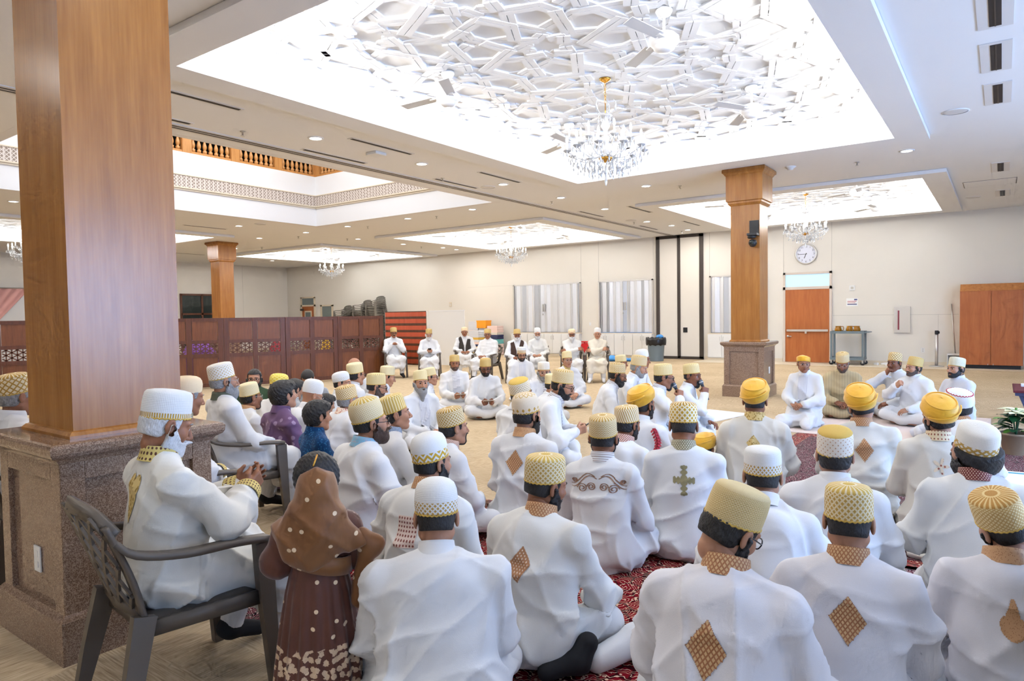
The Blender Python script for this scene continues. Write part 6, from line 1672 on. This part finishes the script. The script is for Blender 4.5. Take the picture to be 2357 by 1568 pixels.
P(-2.92,7.62,0.841,-79,pose='cross',lean=6,hp=6,hy=-20,top='white',cap='vstripe2',hair='fade',beard='goatee2',skin=3,arms='mic',label='man in ribbed cap holding a microphone to his mouth')
P(-2.08,9.35,0.885,173,pose='kneel',lean=6,hp=6,hy=30,top='white',cap='turban3',hair='fade',beard='none',skin=2,glasses='clear',coat=1,arms='lap',label='man kneeling in long white coat and yellow cap with clasped hands')
P(-1.78,10.28,0.848,-168,pose='cross',lean=12,hp=28,hy=-6,top='beige',cap='lattice3',hair='grey',beard='stub',skin=3,glasses='clear',collar='beige',label='man in beige quilted jacket looking down')
P(-1.18,10.62,0.842,146,pose='cross',lean=6,hp=2,hy=10,top='white',cap='lattice2',hair='thick',skin=3,arms='mouth',label='man covering his mouth with his hand')
P(-0.90,10.17,0.820,155,pose='cross',lean=2,hp=2,hy=-20,hr=-6,top='white',cap='goldplain',hair='thick',beard='stub',skin=1,arms='raise',label='young man in white with raised sleeve next to hand-over-mouth man')
P(-0.41,9.26,0.883,133,pose='kneel',lean=2,hp=2,hy=8,top='whitegrey',cap='creamband',hair='thick',beard='short',skin=1,label='man with black beard in light grey coat beside plant')
P(-12.26,12.00,1.171,-126,pose='chair',lean=4,hp=4,top='white',cap='goldplain',hair='fade',beard='must',skin=2,glasses='black',arms='chest',label='man with moustache on plastic chair at end of wooden screen')
P(-11.28,12.22,1.134,-135,pose='chair',lean=8,hp=12,top='white',cap='goldplain',hair='grey',beard='white',skin=1,glasses='clear',arms='phonechair',label='white-bearded man on chair checking phone before white board')
P(-11.28,13.57,1.153,-138,pose='chair',lean=4,hp=4,top='white',vest='charcoal',cap='cream',hair='grey',skin=2,arms='lapchair',label='man in charcoal vest on plastic chair')
P(-9.71,12.52,1.129,-172,pose='chair',lean=0,hp=2,hy=25,w=1.15,g=1.2,top='white',cap='goldplain',hair='white',skin=2,glasses='black',arms='lapchair',label='heavy man in dark glasses on chair turned toward charcoal vest')
P(-8.80,12.42,1.095,-143,pose='chair',lean=2,hp=4,top='white',vest='brown',cap='goldplain',hair='fade',beard='white',skin=3,arms='lapchair',label='white-bearded man in brown vest on plastic chair')
P(-8.86,13.33,1.118,-151,pose='chair',lean=2,hp=4,hy=10,top='warm',cap='plainw',hair='white',beard='white',skin=1,glasses='black',arms='lapchair',label='man in white cap with clasped hands next to brown vest')
P(-7.79,13.11,1.107,-147,pose='chair',lean=4,hp=6,top='warm',cap='cream',hair='white',beard='longwhite',skin=2,glasses='black',arms='crossed',label='man with long white beard and crossed arms on chair')
P(-7.30,13.40,1.119,-155,pose='chair',lean=0,hp=2,top='creamlt',cap='plainw',hair='white',skin=1,arms='crossed',label='man in cream kurta with crossed arms before shuttered window')
P(0.48,2.68,1.320,-10,pose='chair',lean=4,hp=4,w=1.0,top='white',cap='lattice',hair='fade',skin=1,label='man in white on dark chair at edge of gathering')

# ---------------------------------------------------------------- chairs under the seated people, held things
bpy.context.view_layer.update()
INFO = {lb: (o, hl, mh) for lb, o, hl, mh in HELD}
def under(key, label, mat='resin', lat=True):
    lb = next(k for k in INFO if key in k); o = INFO[lb][0]; s = o.scale[0]
    c = chair(o.location + Matrix.Rotation(o.rotation_euler.z, 3, 'Z') @ Vector((0, .06, 0)) * s, o.rotation_euler.z, label, mat, lat, 'plastic armchairs in use', s)
    return c
under('old man with white beard', 'brown plastic armchair with lattice back under the old man in ivory silk')
under('grey-bearded man leaning back', 'brown plastic armchair behind column under grey-bearded man')
under('embroidered cuff seated', 'brown plastic armchair just beyond the granite pedestal')
under('cross-hatched cap', 'brown plastic armchair on far side of column')
under('with moustache on plastic', 'plastic armchair at end of wooden screen under man with moustache')
under('checking phone before', 'plastic armchair before the white board')
under('charcoal vest on', 'plastic armchair under man in charcoal vest')
under('heavy man in dark', 'plastic armchair under heavy man in dark glasses')
under('in brown vest on', 'plastic armchair under man in brown vest')
under('in white cap with clasped', 'plastic armchair next to brown vest')
under('long white beard and crossed', 'plastic armchair under man with long white beard')
under('cream kurta with crossed', 'plastic armchair under man in cream kurta')
under('on dark chair at edge', 'dark blue-grey plastic chair at edge of gathering', 'resin_dark')
def phone(key, label, hand=1, cat='phone'):
    lb = next(k for k in INFO if key in k); o, hl, mh = INFO[lb]; W_ = o.matrix_world
    c = (W_ @ (hl[0] @ Vector((0, .09, -.02))) + W_ @ (hl[1] @ Vector((0, .09, -.02)))) / 2
    t = thing('phone', label, cat, c + Vector((0, 0, .012)), o.rotation_euler.z); t.rotation_euler = (R(35), 0, o.rotation_euler.z)
    MB().box((-.037, -.075, -.004), (.037, .075, .004)).build('body', 'black_plastic', t, bevel=.002); MB().box((-.033, -.068, .004), (.033, .068, .0047)).build('screen', 'glass_dark', t)
phone('slim youth', 'dark phone in hands of youth in ribbed gold cap'); phone('looking down at phone', 'dark phone held by man in plain white cap'); phone('kneeling over his phone', 'dark phone held by kneeling man in glasses'); phone('checking phone', 'small phone held by white-bearded man on chair')
def mic(key, label):
    lb = next(k for k in INFO if key in k); o, hl, mh = INFO[lb]; W_ = o.matrix_world
    grip = W_ @ (hl[1] @ Vector((0, .075, -.035))); mouth = W_ @ (mh @ Vector((0, .135, -.085))); d = (mouth - grip).normalized()
    M = Matrix.Translation(grip) @ d.to_track_quat('Z', 'Y').to_matrix().to_4x4()
    t = thing('microphone', label, 'microphone', (0, 0, 0)); t.matrix_world = M
    mb = MB(); mb.lathe([(0, -.13), (.012, -.13), (.013, -.12), (.018, .05), (.02, .06), (.012, .062), (0, .062)], 16); mb.build('handle', 'black_plastic', t, True)
    mb = MB(); mb.lathe([(.019, .058), (.026, .075), (.027, .09), (.022, .108), (.012, .118), (0, .12)], 16); mb.build('grille', 'mic_grille', t, True)
    mb = MB(); mb.lathe([(.0265, .081), (.028, .083), (.028, .089), (.0265, .091)], 16, caps=False); mb.build('grille_ring', 'steel', t, True)
t_ = NT('mic_grille'); t_.bump(t_.voro(t_.coord(), 500), .8, .002); MAT['mic_grille'] = t_.done(srgb(96, 106, 116), .45, .3)
mic('raised fist', 'black microphone with grey mesh held by man in glasses'); mic('microphone to his mouth', 'black microphone with grey mesh held to mouth of ribbed-cap man')
def card(key, label):
    lb = next(k for k in INFO if key in k); o, hl, mh = INFO[lb]; W_ = o.matrix_world
    c = (W_ @ (hl[0] @ Vector((0, .09, -.02))) + W_ @ (hl[1] @ Vector((0, .09, -.02)))) / 2
    t = MB().prism([(-.08, -.055), (.08, -.055), (.08, .055), (-.08, .055)], -.001, .001).build('card', 'paper'); t.location = c + Vector((0, 0, .01)); t.rotation_euler = (R(20), 0, o.rotation_euler.z); tag(t, label, 'card', 'paper cards being read')
card('cream cap behind long grey', 'white card held by boy in glasses'); card('open white coat and gold cap', 'white card held by man with stubble'); card('reading a card', 'white card held over lap by dark-bearded man')

# ---------------------------------------------------------------- little girl in brown scarf
def scarfmat(name, base, base2, border=False):
    t = NT(name); Pc = t.coord(); n = t.noise(t.coord(scale=(5, 5, 2)), 2, 3)
    c = t.mix(n, base, base2)
    dots = t.math('LESS_THAN', t.voro(t.coord(rot=(PI / 2, 0, 0)), 11, dim='2D'), .085); c = t.mix(dots, c, srgb(232, 206, 170))
    if border:
        z = t.sep(Pc)[2]; zz = t.math('ADD', z, t.math('MULTIPLY', t.noise(Pc, 14, 2), .14))
        v1 = t.voro(t.coord(rot=(PI / 2, 0, 0)), 38, dim='2D'); v2 = t.noise(Pc, 130, 3)
        fm = t.math('MULTIPLY', t.math('LESS_THAN', zz, .34), t.math('LESS_THAN', t.math('ADD', v1, t.math('MULTIPLY', v2, .6)), .70))
        c = t.mix(fm, c, t.mix(v2, srgb(196, 156, 116), srgb(232, 208, 176)))
    t.bump(n, .3, .02); MAT[name] = t.done(c, .55, sheen=.3)
scarfmat('scarf_cloth', srgb(108, 60, 22), srgb(150, 98, 44)); scarfmat('dress_cloth', srgb(86, 42, 26), srgb(104, 56, 36), True)
def girl(x, y, rz, H):
    o_h = .86; mh = Matrix.Translation((0, .01, o_h)) @ Matrix.Rotation(-R(14), 4, 'X')
    k = .86
    BP = [('c', (0, 0, .74), (0, 0, .46), .075, .085, .04), ('c', (0, 0, .74), (0, .005, .80), .04, .038, .02)]
    for s in (-1, 1): BP += [('c', (0, 0, .70), (s * .10, 0, .69), .045, .036, .03), ('c', (s * .10, 0, .69), (s * .145, .03, .56), .033, .028, .02), ('c', (s * .145, .03, .56), (s * .09, .13, .52), .028, .022, .02), ('c', (s * .05, 0, .46), (s * .06, 0, .06), .055, .035, .03), ('c', (s * .06, 0, .05), (s * .065, .09, .03), .03, .026, .02)]
    lo, hi = prims_box(BP, .05); bv, bq = surf(lambda P_: np.maximum(prims_d(BP, P_), .004 - P_[2]), lo, hi, .014)
    hv, hq, hm = head_tpl(.0048); A = np.array(mh); hv = hv * k @ A[:3, :3].T + A[:3, 3]
    V = [bv, hv]; Q = [bq, hq + len(bv)]; MI = [np.zeros(len(bq), int), hm]; n = len(bv) + len(hv)
    for s in (-1, 1):
        v, q = hand_tpl('relax', .0042); v = v * .62 * np.array([s, 1, 1]); q = q if s == 1 else q[:, ::-1]
        M = np.array(Matrix.Translation((s * .09, .13, .52)) @ frame((-s * .5, .8, .3), (.3 * s, .2, .9))); V.append(v @ M[:3, :3].T + M[:3, 3]); Q.append(q + n); MI.append(np.zeros(len(q), int)); n += len(v)
    o = link('person', npmesh('person', np.concatenate(V), np.concatenate(Q), ['skin1', 'lip1', 'eye_white', 'iris'], np.concatenate(MI)))
    o.location = (x, y, 0); o.rotation_euler = (0, 0, rz); o.scale = (H, H, H); tag(o, 'small girl standing in brown embroidered dress and head scarf', 'person', 'gathering of people in white')
    # pleated skirt
    mb = MB(); n = 144; prof = [(.100, .565), (.108, .53), (.124, .46), (.146, .32), (.166, .17), (.182, .03), (.178, .025), (.12, .3), (.08, .5)]
    for (r, z) in prof:
        for j in range(n):
            a = 2 * PI * j / n; q = r * (1 + .045 * math.sin(a * 18) * min(1, (.57 - z) * 4)); mb.v.append((q * math.cos(a), q * .92 * math.sin(a), z))
    for i in range(len(prof) - 1):
        for j in range(n): mb.f.append((i * n + j, i * n + (j + 1) % n, (i + 1) * n + (j + 1) % n, (i + 1) * n + j))
    mb.build('skirt', 'dress_cloth', o, True)
    TP = [('c', (0, 0, .73), (0, 0, .56), .088, .088, .05)]
    for s in (-1, 1): TP += [('c', (s * .05, 0, .72), (s * .11, 0, .69), .05, .05, .04), ('c', (s * .11, 0, .69), (s * .155, .02, .57), .05, .055, .04), ('c', (s * .155, .02, .57), (s * .11, .1, .53), .05, .045, .04)]
    lo, hi = prims_box(TP, .05); v, q = surf(lambda P_: prims_d(TP, P_), lo, hi, .011); v = folds(v, vnormals(v, q), 91, .006); link('blouse', npmesh('blouse', v, q, ['dress_cloth']), o)
    # head scarf falling down the back
    def sf(P_):
        d = ell_d(P_, (0, -.050, .868), (.070, .070, .088)); d = smin(d, cap_d(P_, (0, -.075, .83), (-.005, -.085, .70), .066, .078), .05)
        d = smin(d, ell_d(P_, (-.025, -.085, .69), (.115, .050, .13)), .05); d = smin(d, cap_d(P_, (-.115, -.02, .70), (-.03, -.09, .62), .05, .05), .05)
        d = smin(d, cap_d(P_, (.02, -.09, .74), (.15, -.06, .645), .06, .034), .05)
        ph = P_[0] * 38 + P_[2] * 26 + 1.5 * np.sin(P_[2] * 16 + 1); ph2 = P_[0] * 20 - P_[2] * 36 + 1.2 * np.sin(P_[0] * 20)
        d = d - .010 * (1 - np.abs(np.sin(ph * .5))) ** 2 - .007 * (1 - np.abs(np.sin(ph2 * .5))) ** 2
        d = np.maximum(d, P_[1] - .004 - np.clip(.78 - P_[2], 0, 1) * .45); return np.maximum(np.maximum(d, P_[2] - .947 + np.abs(P_[0]) * .5), .565 + np.abs(P_[0] + .02) * .35 - P_[2])
    v, q = surf(sf, (-.2, -.24, .5), (.24, .12, 1.02), .008); link('head_scarf', npmesh('head_scarf', v, q, ['scarf_cloth']), o)
    # sash and bow at the side
    mb = MB(); pts = [(.122 * math.cos(a), .115 * math.sin(a), .585 - .035 * math.cos(a)) for a in np.linspace(0, 2 * PI, 31)[:-1]]
    v_ = []; 
    band(mb, [Vector(p) for p in pts] + [Vector(pts[0])], .065, .012, (0, 0, 1)); sash = mb.build('sash', 'scarf_cloth', o, True)
    def bf(P_):
        d = ell_d(P_, (.20, -.045, .62), (.055, .035, .05)); d = smin(d, ell_d(P_, (.165, -.05, .66), (.03, .03, .03)), .02); d = smin(d, cap_d(P_, (.165, -.05, .63), (.185, -.055, .44), .018, .032), .02); d = smin(d, cap_d(P_, (.165, -.05, .63), (.14, -.07, .42), .016, .028), .02)
        return d + .004 * np.sin(P_[0] * 60 + P_[2] * 20)
    v, q = surf(bf, (.08, -.14, .36), (.29, .04, .74), .009); link('bow', npmesh('bow', v, q, ['scarf_cloth']), sash)
    v, q = surf(lambda P_: np.maximum(ell_d(P_, (0, -.008, .036), (.102, .116, .110)) + wob(P_, 150, .003), np.maximum(P_[1] - .055 - np.clip(P_[2] - .05, 0, 1) * 4, -.07 - P_[2])), (-.12, -.14, -.1), (.12, .12, .16), .0055)
    link('hair', npmesh('hair', v, q, ['hair_black']), o, M=mh @ Matrix.Diagonal((k, k, k, 1)))
    mb = MB(); mb.tube([(.005, -.075, .99), (-.01, -.11, .955)], .0035, 6); mb.build('hairpin', 'gold', o, True)
girl(-2.13, 1.66, R(52), 1.0)
def extra_sock(key, pts, rad, mat, nm='sock'):
    lb = next(k for k in INFO if key in k); o = INFO[lb][0]; Wi = o.matrix_world.inverted(); L_ = [tuple(Wi @ Vector(p)) for p in pts]
    SP = [('c', a, b, r1, r2, .04) for a, b, r1, r2 in zip(L_, L_[1:], rad, rad[1:])]; lo, hi = prims_box(SP, .03)
    v, q = surf(lambda P_: np.maximum(prims_d(SP, P_), .012 - P_[2]), lo, hi, .009); v = folds(v, vnormals(v, q), 77, .006); link(nm, npmesh(nm, v, q, [mat]), o)
extra_sock('sitting sideways', [(-1.385, 2.43, .13), (-1.41, 2.385, .07), (-1.485, 2.27, .05)], (.048, .05, .042), 'black_sock')
extra_sock('bowing his head in glasses', [(-1.12, 2.72, .12), (-1.27, 2.66, .085), (-1.36, 2.46, .055)], (.085, .062, .045), 'trouser', 'sock')

# ---------------------------------------------------------------- rugs, mats and small things on the floor
def rug(name, pts, z, mat, label, border=None, cat='rug', b=.16):
    (x0, y0), (x1, y1), rz = pts
    cx, cy = (x0 + x1) / 2, (y0 + y1) / 2; hx, hy = abs(x1 - x0) / 2, abs(y1 - y0) / 2
    t = thing(name, label, cat, (cx, cy, z), rz)
    bi = b if border else 0
    MB().box((-hx + bi, -hy + bi, 0), (hx - bi, hy - bi, .008)).build('field', mat, t)
    if border:
        mb = MB(); ring(mb, -hx + b, hx - b, -hy + b, hy - b, 0, b, 0, .0085); mb.build('border', border, t)
        mb = MB(); ring(mb, -hx, hx, -hy, hy, 0, .02, 0, .006); mb.build('fringe', 'burgundy', t)
    return t
rug('rug', ((-3.35, 2.0), (-.25, 4.4), R(4)), .001, 'rug_red', 'red floral rug under the backs of white-robed men', 'rug_dark')
rug('rug', ((-2.0, 4.45), (.35, 8.75), 0), .001, 'rug_dark', 'dark patterned rug reaching the pink mat', 'rug_red')
rug('sitting_mat', ((-2.55, 8.8), (-.1, 11.2), 0), .001, 'pink_mat', 'pale pink sitting mat under the guests', None, 'mat')
rug('paper_sheet', ((-3.75, 9.2), (-3.05, 10.15), R(-12)), .0015, 'white_sheet', 'white cloth square on carpet near column pedestal', None, 'cloth')
t = rug('prayer_mat', ((-.35, 6.3), (.62, 7.6), R(6)), .0105, 'white_sheet', 'white prayer mat with teal border', None, 'mat')
plain('teal_line', srgb(60, 150, 170), .8)
mb = MB(); ring(mb, -.38, .38, -.55, .55, 0, .05, .008, .0095); mb.build('teal_border', 'teal_line', t)
t = rug('small_rug', ((-1.50, 3.15), (-.95, 3.6), R(30)), .0105, 'rug_small', 'folded red and beige rug near paisley-embroidered man', None, 'rug')
mb = MB(); mb.box((-.25, -.2, .008), (.2, .16, .05)); mb.build('folded_layer', 'rug_small', t, bevel=.012)
# dark phone-like case on rug beside sideways man
t = thing('case', 'small black case held down by sideways-sitting man', 'case', (-1.25, 2.98, .13), R(30))
MB().box((-.05, -.035, -.02), (.05, .035, .02)).build('body', 'black_plastic', t, bevel=.008); MB().box((-.045, -.036, -.002), (.045, .036, .002)).build('zip', 'dark_frame', t)
# red patterned bag beside girl
crumple('gift_bag', (-2.10, 2.20, .01), (.10, .08, .12), 'red_plastic', 'bright red bag on rug beside girl', 'bag', 12)
# poinsettia
t = thing('potted_poinsettia', 'white poinsettia in beige pot on carpet', 'potted plant', (.13, 8.6, 0))
mb = MB(); mb.lathe([(.105, 0), (.11, .01), (.135, .20), (.145, .205), (.145, .225), (.13, .225), (.12, .19), (0, .19)], 24); mb.build('pot', 'terracotta', t, True)
rnd = random.Random(5)
def leaf(mat, nm, base, d, L_, w, droop):
    d = Vector(d).normalized(); side = d.cross(Vector((0, 0, 1))).normalized(); mb = MB(); n = 5
    for i in range(n + 1):
        u = i / n; ww = w * math.sin(PI * min(1, u * .92 + .06)) ** .8; p = Vector(base) + d * L_ * u + Vector((0, 0, -droop * u * u))
        mb.v += [tuple(p - side * ww), tuple(p + Vector((0, 0, -.012 * (1 - u)))), tuple(p + side * ww)]
    for i in range(n):
        for k in range(2): mb.f.append((i * 3 + k, i * 3 + k + 1, i * 3 + 4 + k, i * 3 + 3 + k))
    mb.build(nm, mat, t, True)
for i in range(46):
    a = rnd.uniform(0, 2 * PI); z = rnd.uniform(.24, .42); r = rnd.uniform(.02, .13)
    leaf('leaf_green' if rnd.random() < .85 else 'leaf_light', 'leaf', (r * math.cos(a), r * math.sin(a), z), (math.cos(a), math.sin(a), rnd.uniform(-.1, .5)), rnd.uniform(.11, .17), .042, .05)
for (cx, cy, cz) in ((.0, 0, .46), (.12, .05, .44), (.1, -.1, .45), (.03, -.09, .44)):
    for k in range(8):
        a = 2 * PI * k / 8 + cx * 9; leaf('bract', 'bract', (cx, cy, cz), (math.cos(a), math.sin(a), .25), rnd.uniform(.12, .18), .048, .04)
    mb = MB(); mb.lathe([(0, 0), (.012, .004), (.012, .016), (0, .022)], 8, (cx, cy, cz)); mb.build('flower_centre', 'leaf_light', t, True)
mb = MB()
for k in range(5): mb.tube([(0, 0, .18), (.04 * math.cos(k * 1.3), .04 * math.sin(k * 1.3), .45)], .006, 5)
mb.build('stem', 'leaf_green', t)
# low table with burgundy cloth at the edge
t = thing('low_table', 'low table with burgundy cloth and blue metal legs', 'table', (.75, 11.2, 0))
MB().box((-.62, -.5, .42), (.6, .5, .45)).build('tabletop', 'burgundy', t, bevel=.006)
for s in (-1, 1):
    for y0 in (-1, 1): MB().bar((s * .56, y0 * .42, .42), (s * .40, y0 * .40, 0), .035, .035).build('leg', 'navy_metal', t)
mb = MB(); mb.box((-.6, -.48, .38), (.58, .48, .42)); mb.build('apron', 'navy_metal', t)
tag(MB().prism([(-.1, -.08), (.1, -.08), (.1, .08), (-.1, .08)], 0, .03).build('booklet', 'paper', None, False, 0, (.32, 11.35, .45)), 'white booklet on burgundy table', 'booklet')
# stray shawl and cards on carpet among the group
def sheetlet(x, y, z, rz, w, h, mat, label, cat, nm):
    o = MB().box((-w / 2, -h / 2, 0), (w / 2, h / 2, .004)).build(nm, mat); o.location = (x, y, z); o.rotation_euler = (0, 0, rz); tag(o, label, cat)
sheetlet(-2.72, 2.95, .002, .5, .26, .18, 'paper', 'white paper lying on carpet beside floral-banded cap', 'paper', 'paper')
sheetlet(-3.05, 3.95, .002, .9, .20, .15, 'pink_cloth', 'pink folded cloth on carpet near slim youth', 'cloth', 'cloth')
# bundles of coloured cloth behind the screens, seen through the lattice
plain('purple_cloth', srgb(120, 70, 150), .85); plain('yellow_cloth', srgb(232, 184, 30), .85); plain('red_cloth', srgb(170, 40, 50), .85)
crumple('cloth_bundle', (-14.75, 8.35, 0), (.5, .45, .74), 'purple_cloth', 'purple cloth bundle glimpsed through lattice of wooden screen', 'cloth', 21)
crumple('cloth_bundle', (-13.55, 10.95, 0), (.2, .2, .74), 'yellow_cloth', 'yellow cloth bundle glimpsed through lattice of wooden screen', 'cloth', 22)
crumple('cloth_bundle', (-13.85, 9.75, 0), (.3, .25, .68), 'red_cloth', 'dark red cloth bundle glimpsed through lattice of wooden screen', 'cloth', 23)
# garland of red roses beside the coiled turban
plain('rose_red', srgb(168, 14, 44), .6)
t = thing('rose_garland', 'garland of dark red roses over white lap beside coiled turban', 'garland', (0, 0, 0))
gp = arc([(-2.10, 4.72, .62), (-2.06, 4.70, .54), (-2.06, 4.66, .46), (-2.02, 4.63, .40), (-2.05, 4.60, .34)], 4)
mb = MB(); mb.tube(gp, .004, 5); mb.build('string', 'rose_red', t)
for i, p_ in enumerate(gp):
    mb = MB()
    for k in range(9):
        a = k * 2.4; r_ = .007 + .0022 * k; d_ = Vector((math.cos(a) * r_, math.sin(a) * r_, .010 - .0022 * k))
        n_ = Vector((math.cos(a), math.sin(a), .8)).normalized(); s_ = n_.cross(Vector((0, 0, 1))).normalized(); u_ = s_.cross(n_)
        c_ = p_ + d_; o_ = len(mb.v)
        mb.v += [tuple(c_ - s_ * .011 - u_ * .008), tuple(c_ + s_ * .011 - u_ * .008), tuple(c_ + s_ * .013 + u_ * .010 + n_ * .003), tuple(c_ - s_ * .013 + u_ * .010 + n_ * .003)]
        mb.f.append((o_, o_ + 1, o_ + 2, o_ + 3))
    link('rose', mb.mesh('rose', 'rose_red'), t)
